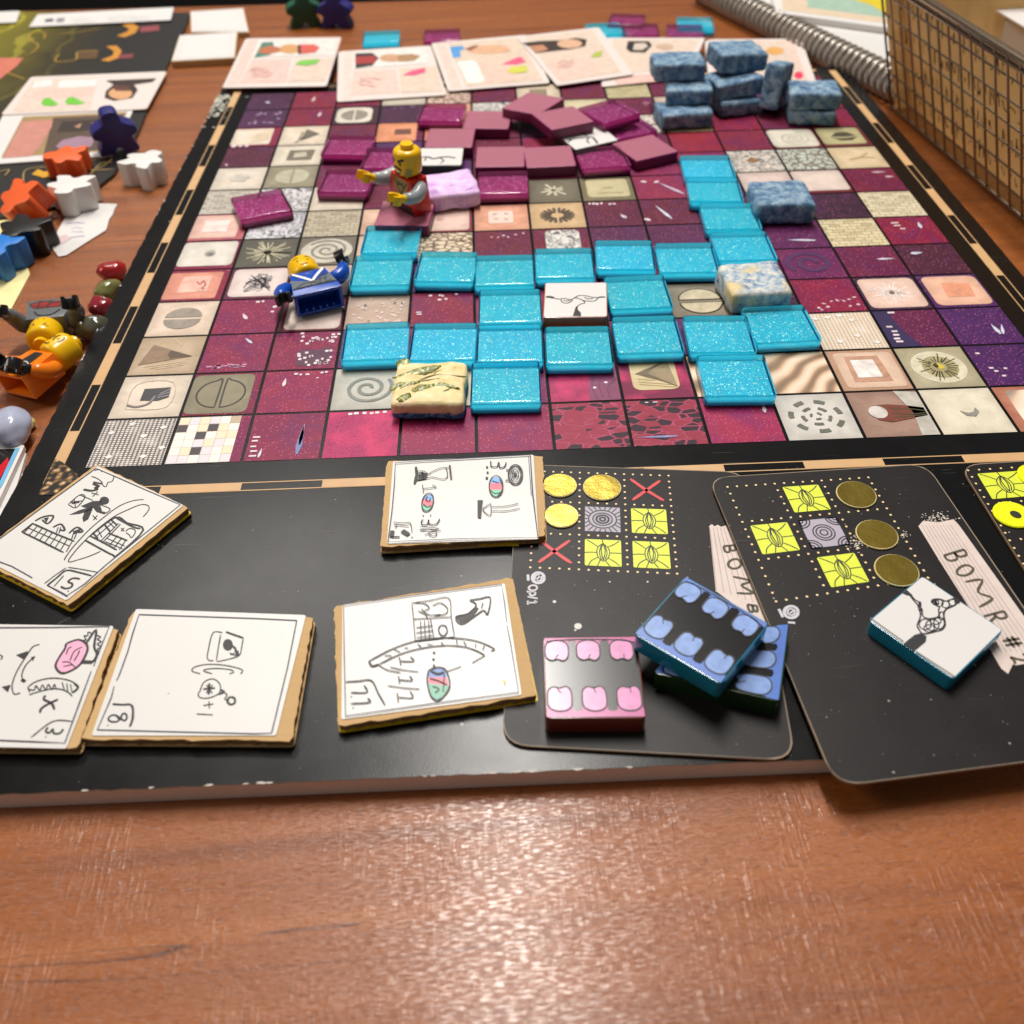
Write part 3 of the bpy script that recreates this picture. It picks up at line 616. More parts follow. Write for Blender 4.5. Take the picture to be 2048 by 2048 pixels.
# ------------------------------------------------------------------ playing pieces: materials
def m_glitter(name, col, dark, flakes, dens, edge, coat=.0, bigf=.90):
    t = NT(name); o = t.obj(); v = t.rnd(o, .5)
    nz = t.n('SeparateXYZ', {0: t.n('NewGeometry').outputs['Normal']}).outputs[2]
    topm = t.ramp(nz, [(.75, 0), (.93, 1)])
    n = t.noise(v, 120, 4, .6)
    body = t.mix(n, dark, col)
    body = t.n('HueSaturation', {'Hue': t.math('MULTIPLY_ADD', t.n('ObjectInfo').outputs['Random'], .018, .491), 'Saturation': 1.0, 'Value': t.math('MULTIPLY_ADD', t.n('ObjectInfo').outputs['Random'], .22, .92), 'Color': body}).outputs[0]
    vr = t.n('TexVoronoi', {'Vector': v, 'Scale': 2300.0}); cc = t.n('SeparateColor', {0: vr.outputs['Color']})
    clump = t.ramp(t.noise(v, 260, 2), [(.35, .45), (.62, 1)])
    ob = t.n('SeparateXYZ', {0: o}); edge_d = t.math('MAXIMUM', t.math('ABSOLUTE', ob.outputs[0]), t.math('ABSOLUTE', ob.outputs[1]))
    rim = t.ramp(t.math('MULTIPLY', edge_d, 100.0), [(.93, 0), (.95, 1)])
    fm = t.math('MULTIPLY', t.math('MULTIPLY', t.math('GREATER_THAN', t.math('MULTIPLY', cc.outputs[0], clump), 1 - dens), t.math('LESS_THAN', vr.outputs['Distance'], .46)), t.math('SUBTRACT', 1.0, t.math('MULTIPLY', rim, .8)))
    fcol = t.ramp(cc.outputs[1], flakes, 'CONSTANT')
    v2 = t.n('TexVoronoi', {'Vector': v, 'Scale': 1150.0}); c2 = t.n('SeparateColor', {0: v2.outputs['Color']})
    big = t.math('MULTIPLY', t.math('MULTIPLY', t.math('GREATER_THAN', c2.outputs[0], bigf), t.math('LESS_THAN', v2.outputs['Distance'], .33)), topm)
    c = t.mix(t.math('MULTIPLY', rim, .6), body, tuple(min(1, q * 1.25 + .07) for q in col))
    c = t.mix(t.math('MULTIPLY', fm, topm), c, fcol)
    c = t.mix(big, c, flakes[-2][1])
    c = t.mix(t.math('SUBTRACT', 1.0, topm), c, edge)
    # paler rim painted on the backing stands in for light glowing at glass edges
    t.bs(Base_Color=c, Roughness=t.math('SUBTRACT', .42, t.math('MULTIPLY', fm, .2)), Metallic=t.math('MULTIPLY', t.math('MULTIPLY', fm, topm), .35))
    t.b.inputs['Coat Weight'].default_value = coat; t.b.inputs['Coat Roughness'].default_value = .06
    t.b.inputs['Subsurface Weight'].default_value = .35; t.b.inputs['Subsurface Radius'].default_value = (.6, 1, 1); t.b.inputs['Subsurface Scale'].default_value = .003
    cb = t.n('Bump', {'Height': t.noise(v, 180, 2), 'Strength': .12, 'Distance': .0005}); t.put(t.b.inputs['Coat Normal'], cb.outputs[0])
    t.bump(cc.outputs[2], .25, .0002)
    return t.m
M_CYAN = m_glitter('cyan_glitter_glass', srgb(8, 180, 206), srgb(2, 160, 190), [(0, srgb(48, 212, 226)), (.4, srgb(110, 236, 234)), (.78, srgb(200, 255, 246)), (.95, srgb(255, 245, 190))], .70, srgb(4, 170, 214))
M_PURP = m_glitter('purple_glitter_glass', srgb(140, 18, 98), srgb(112, 12, 78), [(0, srgb(176, 34, 128)), (.45, srgb(210, 64, 164)), (.8, srgb(245, 165, 222)), (.96, srgb(255, 220, 240))], .74, srgb(112, 22, 70), bigf=.80)
M_MAUVE = m_card('mauve_painted_back', srgb(160, 88, 108), .55, .05)
def m_plastic(name, col, rough=.25, sss=.15):
    t = NT(name); v = t.obj(); n = t.noise(v, 90, 2)
    t.bs(Base_Color=t.mix(n, tuple(x * .93 for x in col), col), Roughness=rough)
    t.b.inputs['Subsurface Weight'].default_value = sss; t.b.inputs['Subsurface Scale'].default_value = .001
    t.bump(t.noise(v, 500, 2), .03, .0003); return t.m
def m_paintwood(name, col, rough=.42):
    t = NT(name); v = t.obj(); n = t.noise(t.map(v, (200, 200, 700)), 1, 3)
    t.bs(Base_Color=t.mix(n, tuple(x * .86 for x in col), col), Roughness=rough); t.bump(n, .18, .0003); return t.m
def m_clay(name, deep, mid, pale, spot=None, sc_=1.0, low=None):
    t = NT(name); v = t.rnd(t.obj(), .3)
    n = t.noise(v, 190 * sc_, 5, .65, .4); g = t.noise(v, 900, 3, .7)
    k = t.math('ADD', n, t.math('MULTIPLY', g, .25))
    c = t.ramp(k, [(.42, deep), (.58, mid), (.78, pale)])
    if spot: c = t.mix(t.ramp(t.noise(v, 95, 2), [(.55, 0), (.68, .8)]), c, spot)
    if low:
        zz_ = t.n('SeparateXYZ', {0: t.obj()}).outputs[2]
        k2 = t.math('ADD', zz_, t.math('MULTIPLY', t.math('SUBTRACT', n, .5), .003))
        c = t.mix(t.ramp(t.math('MULTIPLY', k2, 100.0), [(low[0] * 100 - .03, 1), (low[0] * 100 + .03, 0)]), c, t.mix(t.ramp(g, [(.5, 0), (.62, 1)]), low[1], low[2]))
    t.bs(Base_Color=c, Roughness=.7); t.bump(t.math('ADD', n, t.math('MULTIPLY', g, .5)), .6, .0005); return t.m
M_CLAYB = m_clay('blue_clay', srgb(34, 66, 100), srgb(82, 118, 150), srgb(150, 172, 186), sc_=1.5)
M_CLAYP = m_clay('pale_blue_clay', srgb(42, 84, 140), srgb(150, 170, 188), srgb(222, 216, 198), srgb(222, 196, 130), sc_=1.7)
M_CLAYL = m_clay('lavender_clay', srgb(170, 130, 190), srgb(214, 176, 222), srgb(238, 210, 238))
M_CLAYY = m_clay('sand_yellow_clay', srgb(200, 172, 112), srgb(226, 204, 146), srgb(240, 224, 182), srgb(234, 200, 166), low=(.0028, srgb(26, 92, 140), srgb(90, 170, 200)))

# clear glass: reflects at its surface, lets light straight through to the glittering backing
def m_clear(name, tint, wall=None, k=.0):
    t = NT(name); nt = t.nt; nt.nodes.remove(t.b); out = nt.nodes['Material Output']
    tr = t.n('BsdfTransparent', {'Color': tint}); gl = t.n('BsdfGlossy', {'Color': (1, 1, 1), 'Roughness': .09})
    base = tr.outputs[0]
    if wall:
        di = t.n('BsdfDiffuse', {'Color': wall}); tl = t.n('BsdfTranslucent', {'Color': wall})
        a = t.n('MixShader', {0: .72}); nt.links.new(di.outputs[0], a.inputs[1]); nt.links.new(tl.outputs[0], a.inputs[2])
        b = t.n('MixShader', {0: k}); nt.links.new(tr.outputs[0], b.inputs[1]); nt.links.new(a.outputs[0], b.inputs[2]); base = b.outputs[0]
    fr = t.n('Fresnel', {'IOR': 1.45}); v = t.rnd(t.obj(), .3)
    bp = t.n('Bump', {'Height': t.noise(v, 150, 2), 'Strength': .10, 'Distance': .0006}); nt.links.new(bp.outputs[0], gl.inputs['Normal'])
    m = t.n('MixShader', {0: fr.outputs[0]}); nt.links.new(base, m.inputs[1]); nt.links.new(gl.outputs[0], m.inputs[2]); nt.links.new(m.outputs[0], out.inputs[0]); return t.m
M_CCLR, M_CWAL = m_clear('clear_glass_cyan', (.92, .99, 1)), m_clear('glass_edge_cyan', (.62, .97, 1), srgb(70, 228, 248), .82)
M_PCLR, M_PWAL = m_clear('clear_glass_purple', (.98, .88, .96)), m_clear('glass_edge_purple', (.78, .4, .66), srgb(160, 40, 112), .6)
# ------------------------------------------------------------------ tiles
TT, TS = .0042, .0199
def tile_mesh(name, s, t, bev, segs=3, mats=(), split=False):
    bm = bmesh.new(); bmesh.ops.create_cube(bm, size=1); bmesh.ops.scale(bm, vec=(s, s, t), verts=bm.verts); bmesh.ops.translate(bm, vec=(0, 0, t / 2), verts=bm.verts)
    ve = [e for e in bm.edges if abs(e.verts[0].co.z - e.verts[1].co.z) > t * .5]
    bmesh.ops.bevel(bm, geom=ve, offset=bev * 1.9, segments=4, profile=.5, affect='EDGES')
    he = [e for e in bm.edges if abs(e.verts[0].co.z - e.verts[1].co.z) < 1e-7]
    bmesh.ops.bevel(bm, geom=he, offset=bev, segments=segs, profile=.55, affect='EDGES')
    me = bpy.data.meshes.new(name); bm.to_mesh(me); bm.free()
    for m in mats: me.materials.append(m)
    for p in me.polygons: p.use_smooth = p.area < s * t * .5
    if split:
        for p in me.polygons:
            if p.normal.z > .95 and p.center.z > t * .5: p.material_index = 1
    if not split: me.set_sharp_from_angle(angle=R_(50))
    for p in me.polygons: p.use_smooth = p.area < s * t * .45
    return me
def glass_mesh(mclr, mwal):
    me = tile_mesh('glass_body', TS, TT, .0006, 3, mats=[mwal, mclr])
    for p in me.polygons:
        if p.normal.z > .35 and p.center.z > TT * .5: p.material_index = 1
    return me
def back_mesh(m):
    me = tile_mesh('glitter_backing', TS - .0005, .0021, .0002, 1, mats=[m]); return me
def pose(fl, fr, h, depth=TS):
    a, b = P(*fl, h), P(*fr, h); e = (b - a).normalized(); n = Vector((-e.y, e.x, 0))
    return (a + b) / 2 + n * depth / 2, math.atan2(e.y, e.x)
def put(me, name, fl, fr, label, cat, group, zb=.0003, t=TT, tilt=(0, 0), depth=TS):
    c, yaw = pose(fl, fr, zb + t, depth)
    if isinstance(me, tuple):
        o = bpy.data.objects.new(name, None); o.empty_display_size = .004; COL.objects.link(o)
        for nm, m_ in zip(('glass_body', 'glitter_backing'), me):
            q = bpy.data.objects.new(nm, m_); COL.objects.link(q); q.parent = o; q.location.z = .00012 if nm != 'glass_body' else 0
    else: o = bpy.data.objects.new(name, me); COL.objects.link(o)
    o.location = (c.x, c.y, zb); o.rotation_euler = (R_(tilt[0]), R_(tilt[1]), yaw)
    tag(o, label, cat, group); return o
ME_CYAN = (glass_mesh(M_CCLR, M_CWAL), back_mesh(M_CYAN))
ME_PURP = (glass_mesh(M_PCLR, M_PWAL), back_mesh(M_PURP))
ME_MAUV = tile_mesh('glass_tile', TS, TT, .0004, 2, mats=[M_PURP, M_MAUVE], split=True)
CY = 'cyan glitter glass tiles laid in a path across the board'
for fl, fr, lb in [
    (('A', 1198, 205), ('A', 1640, 200), 'cyan glitter glass tile just in front of the red toy figure'),
    (('A', 1112, 452), ('A', 1585, 442), 'cyan glitter glass tile beside the raised hand of the blue toy figure'),
    (('B', 98, 415), ('B', 550, 422), 'cyan glitter glass tile second from the left in the upper row'),
    (('B', 567, 452), ('B', 1010, 442), 'cyan glitter glass tile third from the left in the upper row'),
    (('B', 1030, 395), ('B', 1470, 387), 'cyan glitter glass tile directly behind the white drawn tile'),
    (('B', 1505, 327), ('B', 1912, 327), 'cyan glitter glass tile with a golden fleck at its back right corner'),
    (('D', 478, 350), ('D', 885, 346), 'cyan glitter glass tile directly behind the printed split circle square'),
    (('D', 92, 628), ('D', 550, 608), 'cyan glitter glass tile to the right of the white drawn tile'),
    (('B', 603, 737), ('B', 1062, 727), 'cyan glitter glass tile to the left of the white drawn tile'),
    (('A', 1063, 1017), ('A', 1557, 997), 'cyan glitter glass tile at the left end of the long lower row'),
    (('B', 62, 1014), ('B', 563, 1008), 'cyan glitter glass tile directly behind the sandy yellow clay tile'),
    (('B', 580, 1028), ('B', 1078, 1020), 'cyan glitter glass tile with dense glitter in the middle of the lower row'),
    (('B', 1108, 1043), ('B', 1612, 1036), 'cyan glitter glass tile directly in front of the white drawn tile'),
    (('D', 143, 962), ('D', 637, 947), 'cyan glitter glass tile behind the printed triangle square'),
    (('D', 690, 952), ('D', 1182, 950), 'cyan glitter glass tile second from the right in the lower row'),
    (('D', 1180, 884), ('D', 1688, 858), 'cyan glitter glass tile at the right end, in front of the blue-white clay tile'),
    (('B', 535, 1342), ('B', 1060, 1332), 'cyan glitter glass tile to the right of the sandy yellow clay tile'),
    (('D', 785, 1283), ('D', 1357, 1276), 'cyan glitter glass tile nearest the front edge on the right'),
    (('E', 440, 1330), ('E', 855, 1327), 'cyan glitter glass tile farthest back in the path'),
    (('E', 487, 1510), ('E', 907, 1512), 'cyan glitter glass tile second from the far end of the path'),
    (('E', 610, 1722), ('E', 1045, 1718), 'cyan glitter glass tile to the left of the lone blue clay block'),
    (('D', 897, 262), ('D', 1355, 250), 'cyan glitter glass tile directly behind the blue-white clay tile')]:
    put(ME_CYAN, 'glass_tile', fl, fr, lb, 'glass tile', CY, zb=.0003 + random.uniform(0, .0001))
PG = 'purple glitter glass tiles'
for fl, fr, z, tl, lb in [
    (('F', 308, 1655), ('F', 692, 1580), .0003, (0, 0), 'purple glitter glass tile alone at the left of the board'),
    (('F', 908, 1160), ('F', 1258, 1165), .0003, (0, 0), 'purple glitter glass tile behind and left of the red toy figure, upper one'),
    (('F', 1215, 1262), ('F', 1570, 1262), .0003, (0, 0), 'purple glitter glass tile right behind the red toy figure'),
    (('F', 872, 1440), ('F', 1262, 1445), .0003, (0, 0), 'purple glitter glass tile beside the open hand of the red toy figure'),
    (('H', 122, 905), ('H', 470, 908), .0003, (0, 0), 'purple glitter glass tile farthest back in the heap'),
    (('H', 590, 1462), ('H', 970, 1452), .0003, (0, 0), 'purple glitter glass tile to the right of the lavender clay tile'),
    (('H', 1368, 1270), ('H', 1755, 1240), .0003, (0, 0), 'purple glitter glass tile in front of the white branch tile'),
    (('H', 1560, 920), ('H', 1805, 852), .0046, (0, 0), 'purple glitter glass tile lying at an angle behind the white branch tile'),
    (('H', 1668, 1042), ('H', 1932, 985), .0003, (0, 0), 'purple glitter glass tile to the right of the white branch tile')]:
    put(ME_PURP, 'glass_tile', fl, fr, lb, 'glass tile', PG, zb=z, tilt=tl)
MG = 'mauve backed tiles lying face down'
for fl, fr, z, tl, lb in [
    (('H', 183, 1112), ('H', 545, 1112), .0003, (0, 0), 'mauve backed tile behind the head of the red toy figure'),
    (('H', 472, 968), ('H', 818, 972), .0003, (0, 0), 'mauve backed tile with a dark glittering front edge near the portrait cards'),
    (('H', 775, 797), ('H', 1040, 868), .0050, (3, -4), 'mauve backed tile turned like a diamond and leaning'),
    (('H', 1163, 978), ('H', 1452, 920), .0052, (0, 0), 'mauve backed tile propped up behind the white branch tile'),
    (('H', 570, 1262), ('H', 937, 1257), .0003, (0, 0), 'mauve backed tile directly behind a purple glitter tile'),
    (('H', 960, 1267), ('H', 1327, 1250), .0003, (0, 0), 'mauve backed tile in the middle of the front row of the heap'),
    (('H', 1785, 1217), ('E', 408, 1142), .0003, (0, 0), 'mauve backed tile behind the far end of the cyan path'),
    (('F', 1312, 1700), ('F', 1725, 1705), .0003, (0, 0), 'mauve backed tile under the red toy figure')]:
    put(ME_MAUV, 'glass_tile', fl, fr, lb, 'glass tile', MG, zb=z, tilt=tl)
# tiles beyond the cards, on the bare table
FARG = 'loose glass tiles on the table behind the portrait cards'
for me, fl, fr, lb in [
    (ME_CYAN, ('F', 1205, 325), ('F', 1520, 312), 'teal glass tile on the table behind the second portrait card'),
    (ME_PURP, ('F', 1690, 310), ('F', 1960, 300), 'purple glass tile half hidden behind the third portrait card'),
    (ME_CYAN, ('H', 1480, 262), ('H', 1680, 250), 'teal glass tile leaning against the fourth portrait card'),
    (ME_PURP, ('H', 1560, 178), ('H', 1835, 190), 'dark purple glass tile behind the teal one at the far side'),
    (ME_PURP, ('H', 1680, 262), ('H', 1960, 262), 'dark purple glass tile just behind the fifth portrait card'),
    (ME_PURP, ('E', 320, 268), ('E', 600, 270), 'purple glass tile lying in front of the farthest teal tile'),
    (ME_CYAN, ('E', 395, 210), ('E', 680, 212), 'farthest teal glass tile near the spiral notebook')]:
    put(me, 'glass_tile', fl, fr, lb, 'glass tile', FARG, zb=TZ)

# clay blocks: lumpy hand-cut slabs
def lumpy(sx, sy, sz, amp, seed, n=9, bow=0):
    rnd = random.Random(seed); bm = bmesh.new(); bmesh.ops.create_cube(bm, size=1)
    bmesh.ops.scale(bm, vec=(sx, sy, sz), verts=bm.verts)
    bmesh.ops.bevel(bm, geom=bm.edges[:], offset=min(sz * .22, .0013), segments=2, profile=.6, affect='EDGES')
    bmesh.ops.subdivide_edges(bm, edges=[e for e in bm.edges if e.calc_length() > sz * .6], cuts=n, use_grid_fill=True)
    from mathutils import noise as N
    bm.normal_update(); off = Vector((seed * 3.1, seed * 1.7, seed * .9))
    mv = []
    for v in bm.verts:
        d = N.noise(v.co * 160 + off) * .7 + N.noise(v.co * 420 + off) * .3
        mv.append(v.co + v.normal * d * amp + Vector((0, 0, bow * ((v.co.x / sx) ** 2 - .1) * sz)))
    for v, c in zip(bm.verts, mv): v.co = c
    zmin = min(v.co.z for v in bm.verts)
    for v in bm.verts: v.co.z -= zmin
    me = bpy.data.meshes.new('clay_block'); bm.to_mesh(me); bm.free()
    for p in me.polygons: p.use_smooth = True
    return me
def clay(fl, fr, zb, t, mat, label, group=None, depth=.0205, wid=None, seed=1, tilt=(0, 0), amp=.0010, name='clay_tile'):
    c, yaw = pose(fl, fr, zb + t, depth); wd = wid or (P(*fl, zb + t) - P(*fr, zb + t)).length
    me = lumpy(wd, depth, t, amp, seed); me.materials.append(mat)
    o = bpy.data.objects.new(name, me); COL.objects.link(o); o.location = (c.x, c.y, zb); o.rotation_euler = (R_(tilt[0]), R_(tilt[1]), yaw)
    tag(o, label, 'clay tile', group); return o
clay(('D', 1012, 540), ('D', 1452, 510), .0003, .0075, M_CLAYP, 'blue and white mottled clay tile between two cyan tiles', seed=3, depth=.0195, wid=.0195)
clay(('E', 1010, 1560), ('E', 1445, 1552), .0003, .0075, M_CLAYB, 'lone blue clay block with a pale top beside the cyan path', seed=5, depth=.020, wid=.021)
clay(('H', 225, 1500), ('H', 600, 1452), .0003, .0062, M_CLAYL, 'lavender clay tile with scratched veins behind the red toy figure', seed=8, depth=.0205, wid=.0205)
yb = clay(('A', 1392, 1362), ('B', 522, 1358), .0003, .0056, M_CLAYY, 'sandy yellow clay tile with glittering green leaf veins', seed=11, depth=.0200, wid=.0205)
BS = 'blue clay blocks in the pile at the back right'
for (fl, fr, zb, t, dp, wd, sd, tl, lb) in [
    (('E', 290, 880), ('E', 665, 855), .0003, .0065, .0165, .0225, 21, (0, 0), 'blue clay block at the bottom of the left stack in the pile'),
    (('E', 335, 690), ('E', 650, 690), .0072, .0062, .017, .0200, 22, (0, 0), 'blue clay block in the middle of the left stack in the pile'),
    (('E', 215, 500), ('E', 625, 490), .0138, .0072, .017, .0225, 23, (0, 0), 'blue clay block on top of the left stack in the pile'),
    (('E', 760, 790), ('E', 1010, 760), .0003, .0060, .018, .0190, 24, (0, 0), 'shaded blue clay block at the bottom of the right stack in the pile'),
    (('E', 690, 650), ('E', 1090, 600), .0066, .0070, .017, .0215, 25, (0, -4), 'blue clay block in the middle of the right stack in the pile'),
    (('E', 760, 430), ('E', 1060, 395), .0142, .0080, .018, .0225, 26, (2, 4), 'pale topped blue clay block on the top of the right stack in the pile'),
    (('E', 1235, 850), ('E', 1605, 860), .0003, .0056, .016, .0195, 27, (0, 0), 'thin dark blue clay block under another at the board edge'),
    (('E', 1250, 715), ('E', 1665, 715), .0061, .0072, .017, .0215, 28, (0, 0), 'bright blue clay block at the right end of the pile')]:
    o = clay(fl, fr, zb, t, M_CLAYB, lb, BS, dp, wd, sd, tl, name='clay_block')
# the leaning upright block
me = lumpy(.0215, .0085, .0185, .0005, 31); me.materials.append(M_CLAYB)
o = bpy.data.objects.new('clay_block', me); COL.objects.link(o); c = P('E', 1110, 870, .0003)
o.location = (c.x + .001, c.y + .006, .0012); o.rotation_euler = (0, R_(14), R_(62)); tag(o, 'blue clay block standing on end in the pile', 'clay tile', BS)
# green leaf veins on the yellow clay and cuts on the lavender one
def m_green():
    t = NT('green_glitter_glaze'); v = t.obj(); n = t.noise(v, 900, 3, .7)
    t.bs(Base_Color=t.ramp(n, [(.35, srgb(78, 84, 28)), (.52, srgb(132, 136, 56)), (.64, srgb(236, 230, 160))]), Roughness=.25); t.bump(n, .6, .0004); return t.m
def raised(pts, wid, z, k=1.0):
    V, F = [], []
    for c, poly_, wf in pts:
        q = catmull([P(c, x, y, z) for x, y in poly_], 5); n = len(q); b = len(V)
        for i, p in enumerate(q):
            d = (q[min(i + 1, n - 1)] - q[max(i - 1, 0)]).normalized(); s = Vector((-d.y, d.x, 0)); w_ = wid * wf * math.sin(math.pi * (i + .6) / (n + .2)) ** .7 / 2 * random.uniform(.8, 1.2)
            V += [p + s * w_ - Vector((0, 0, .0004)), p + Vector((0, 0, w_ * .45 * k)), p - s * w_ - Vector((0, 0, .0004))]
        for i in range(n - 1):
            for j in (0, 1): F.append((b + 3 * i + j, b + 3 * i + j + 1, b + 3 * i + j + 4, b + 3 * i + j + 3))
    return V, F
zt = .0066
vy = raised([('A', [(1480, 1045), (1540, 1030), (1580, 1025)], 1.6), ('A', [(1500, 1140), (1600, 1110), (1720, 1080), (1820, 1062)], 1.5), ('A', [(1500, 1215), (1580, 1195), (1660, 1180)], .9), ('A', [(1430, 1240), (1500, 1200), (1560, 1190)], 1.0),
             ('A', [(1600, 1245), (1680, 1225), (1780, 1205)], 1.6), ('A', [(1780, 1205), (1860, 1215)], .7), ('A', [(1505, 1330), (1540, 1295), (1590, 1275)], 1.5), ('B', [(60, 1130), (180, 1095), (300, 1065)], 1.2), ('B', [(120, 1245), (220, 1215), (330, 1200), (450, 1230)], 1.1), ('B', [(-60, 1150), (60, 1115), (140, 1090)], .5),
             ('B', [(230, 1300), (300, 1270), (370, 1240)], .5)], .0024, zt)
vd = raised([('B', [(130, 1175), (240, 1130), (330, 1128), (500, 1140)], .5), ('B', [(0, 1230), (120, 1180), (300, 1155)], .4), ('B', [(80, 1320), (260, 1275), (400, 1220)], .35), ('B', [(250, 1130), (280, 1100), (420, 1075)], .3)], .0007, zt)
v, f = vy; Mi = (Matrix.Translation(yb.location) @ yb.rotation_euler.to_matrix().to_4x4()).inverted()
newobj('leaf_vein', [Mi @ Vector(p) for p in v], f, m_green(), yb, smooth=True)
v, f = vd; newobj('fine_vein', [Mi @ Vector(p) for p in v], f, ink(srgb(146, 132, 66), .4), yb, smooth=True)
lv = [o for o in COL.objects if o.get('label', '').startswith('lavender')][0]
Mi = (Matrix.Translation(lv.location) @ lv.rotation_euler.to_matrix().to_4x4()).inverted()
v, f = raised([('H', [(250, 1385), (330, 1345), (420, 1330)], .6), ('H', [(260, 1430), (350, 1390), (480, 1370)], .5), ('H', [(290, 1475), (350, 1440), (430, 1420)], .6), ('H', [(480, 1450), (520, 1425), (560, 1415)], .9)], .0009, .0068)
newobj('scratched_vein', [Mi @ Vector(p) for p in v], f, ink(srgb(140, 96, 170), .5), lv, smooth=True)

# ------------------------------------------------------------------ tiles with a drawn paper face
def drawn_tile(quad, zb, t, body, label, face_mat, marks_, group=None, tilt=None, name='drawn_tile', facez=.00012):
    """quad: survey corners of the face (TL, TR, BR, BL)"""
    top_ = [P(*q, zb + t) for q in quad]; c = centroid(top_)
    th = Thing(name, label, 'tile', (c.x, c.y, zb), group)
    big = [c + (p - c) * 1.03 for p in top_]
    v, f = prism(round_poly([Vector((p.x, p.y, zb + t)) for p in big], .0012), t)
    b = th.part('tile_body', (v, f), body, bevel=.00025)
    face = th.part('paper_face', flat([round_poly(top_, .0006, 2)], .00006), face_mat)
    for i, (nm, vf, m) in enumerate(marks_(zb + t)):
        th.part(nm, (([Vector(p) + Vector((0, 0, .00012 + i * .00005)) for p in vf[0]]), vf[1]), m, parent=face)
    return th
def m_resin(name, col):
    t = NT(name); v = t.obj(); n = t.noise(v, 160, 3)
    t.bs(Base_Color=t.mix(n, tuple(x * .8 for x in col), col), Roughness=.3); t.b.inputs['Coat Weight'].default_value = .7; t.b.inputs['Coat Roughness'].default_value = .08
    t.bump(t.noise(v, 700, 2), .15, .0003); return t.m
M_BRN, M_TEAL, M_GRN, M_RUST = m_resin('amber_resin', srgb(176, 84, 34)), m_resin('teal_resin', srgb(12, 128, 160)), m_resin('green_resin', srgb(26, 62, 24)), m_resin('rust_resin', srgb(112, 46, 30))
def st(c, z, *ss):                 # strokes: lists of points, optional width factor first
    out = []
    for s in ss:
        wf = 1.0
        if isinstance(s[0], (int, float)): wf, s = s[0], s[1:]
        out.append(([P(c, x, y, z) for x, y in s], wf))
    return out
def loop(x, y, rx, ry, a0=0, a1=2 * math.pi, n=14, rot=0):
    return [(x + rx * math.cos(a0 + (a1 - a0) * k / n) * math.cos(rot) - ry * math.sin(a0 + (a1 - a0) * k / n) * math.sin(rot), y + rx * math.cos(a0 + (a1 - a0) * k / n) * math.sin(rot) + ry * math.sin(a0 + (a1 - a0) * k / n) * math.cos(rot)) for k in range(n + 1)]
def mk1(z):
    s = st('B', z, [3.2, (1100, 545), (1135, 545), (1160, 553)], [1.2, (1150, 550), (1190, 560), (1215, 560)], [1, (1215, 560), (1240, 555), (1290, 565), (1320, 550), (1350, 535), (1400, 535), (1440, 545), (1490, 550)], [1, (1215, 565), (1225, 585), (1260, 592), (1290, 580), (1300, 568)],
           [1, (1320, 552), (1360, 560), (1380, 570), (1440, 578), (1480, 570), (1490, 552)], [1, (1380, 570), (1395, 590), (1360, 600), (1330, 625), (1320, 650)], [2, (1490, 552), (1520, 545), (1550, 547)], [1, (1390, 545), (1420, 560), (1460, 555)], [1, (1230, 570), (1260, 575), (1285, 570)], [2, (1335, 620), (1330, 655)])
    return [('ink_branch', ribbons(s, .00035), M_INK), ('ink_blot', flat([[P('B', x, y, z) for x, y in ((1305, 688), (1315, 655), (1340, 640), (1365, 665), (1365, 690))]]), M_INK)]
drawn_tile([('B', 1100, 440), ('B', 1556, 436), ('B', 1560, 690), ('B', 1085, 695)], .0003, .0048, M_BRN, 'white tile with an ink branch drawing and an amber edge among the cyan tiles', M_WHITE, mk1)
def mk2(z):
    s = st('V', z, [1, (1080, 232), (1110, 265), (1140, 285), (1150, 320), (1160, 355), (1170, 390), (1200, 405), (1240, 405), (1280, 395), (1290, 370), (1285, 345)], [1, (1065, 225), (1095, 265), (1125, 300), (1140, 340), (1150, 380), (1140, 420), (1125, 460), (1145, 500), (1160, 520)],
           [1.2, (1160, 520), (1200, 520), (1260, 505), (1310, 490), (1335, 455), (1330, 410), (1325, 370), (1345, 335), (1400, 310), (1435, 280)], [1, (1285, 345), (1290, 320), (1260, 300), (1235, 285), (1240, 265), (1270, 258), (1310, 262), (1340, 275), (1380, 262), (1410, 250)],
           [.8] + loop(1185, 450, 45, 40), [.8] + loop(1240, 455, 50, 42), [.8] + loop(1290, 440, 40, 45), [.8] + loop(1215, 480, 40, 28), [.8] + loop(1265, 425, 40, 25), [.8] + loop(1310, 385, 18, 30), [.8] + loop(1340, 300, 30, 25), [.8] + loop(1390, 285, 28, 24), [.8] + loop(1290, 290, 30, 26), [.8] + loop(1265, 285, 22, 20), [2.4, (1255, 270), (1270, 295), (1280, 290)],
           [.8] + loop(1145, 300, 8, 20), [.8] + loop(1155, 350, 9, 22), [2.2, (1405, 262), (1435, 275), (1425, 290)])
    return [('ink_branch', ribbons(s, .00032), M_INK), ('ink_blot', flat([PL('V', [(1020, 598), (1105, 530), (1150, 518), (1195, 540), (1190, 580), (1100, 655)], z), PL('V', [(1010, 215), (1045, 190), (1090, 232), (1050, 232)], z), PL('V', [(1400, 250), (1450, 262), (1425, 292), (1405, 285)], z)]), M_INK),
            ('ink_line', ribbons(st('V', z, [(770, 402), (1020, 580)], [(1115, 655), (1405, 845)]), .00022), ink(srgb(130, 126, 118)))]
drawn_tile([('V', 1165, 90), ('V', 1765, 490), ('V', 1395, 855), ('V', 775, 420)], .0011, .0048, M_TEAL, 'white tile with a looping ink branch and a teal edge on the black card', M_WHITE, mk2)
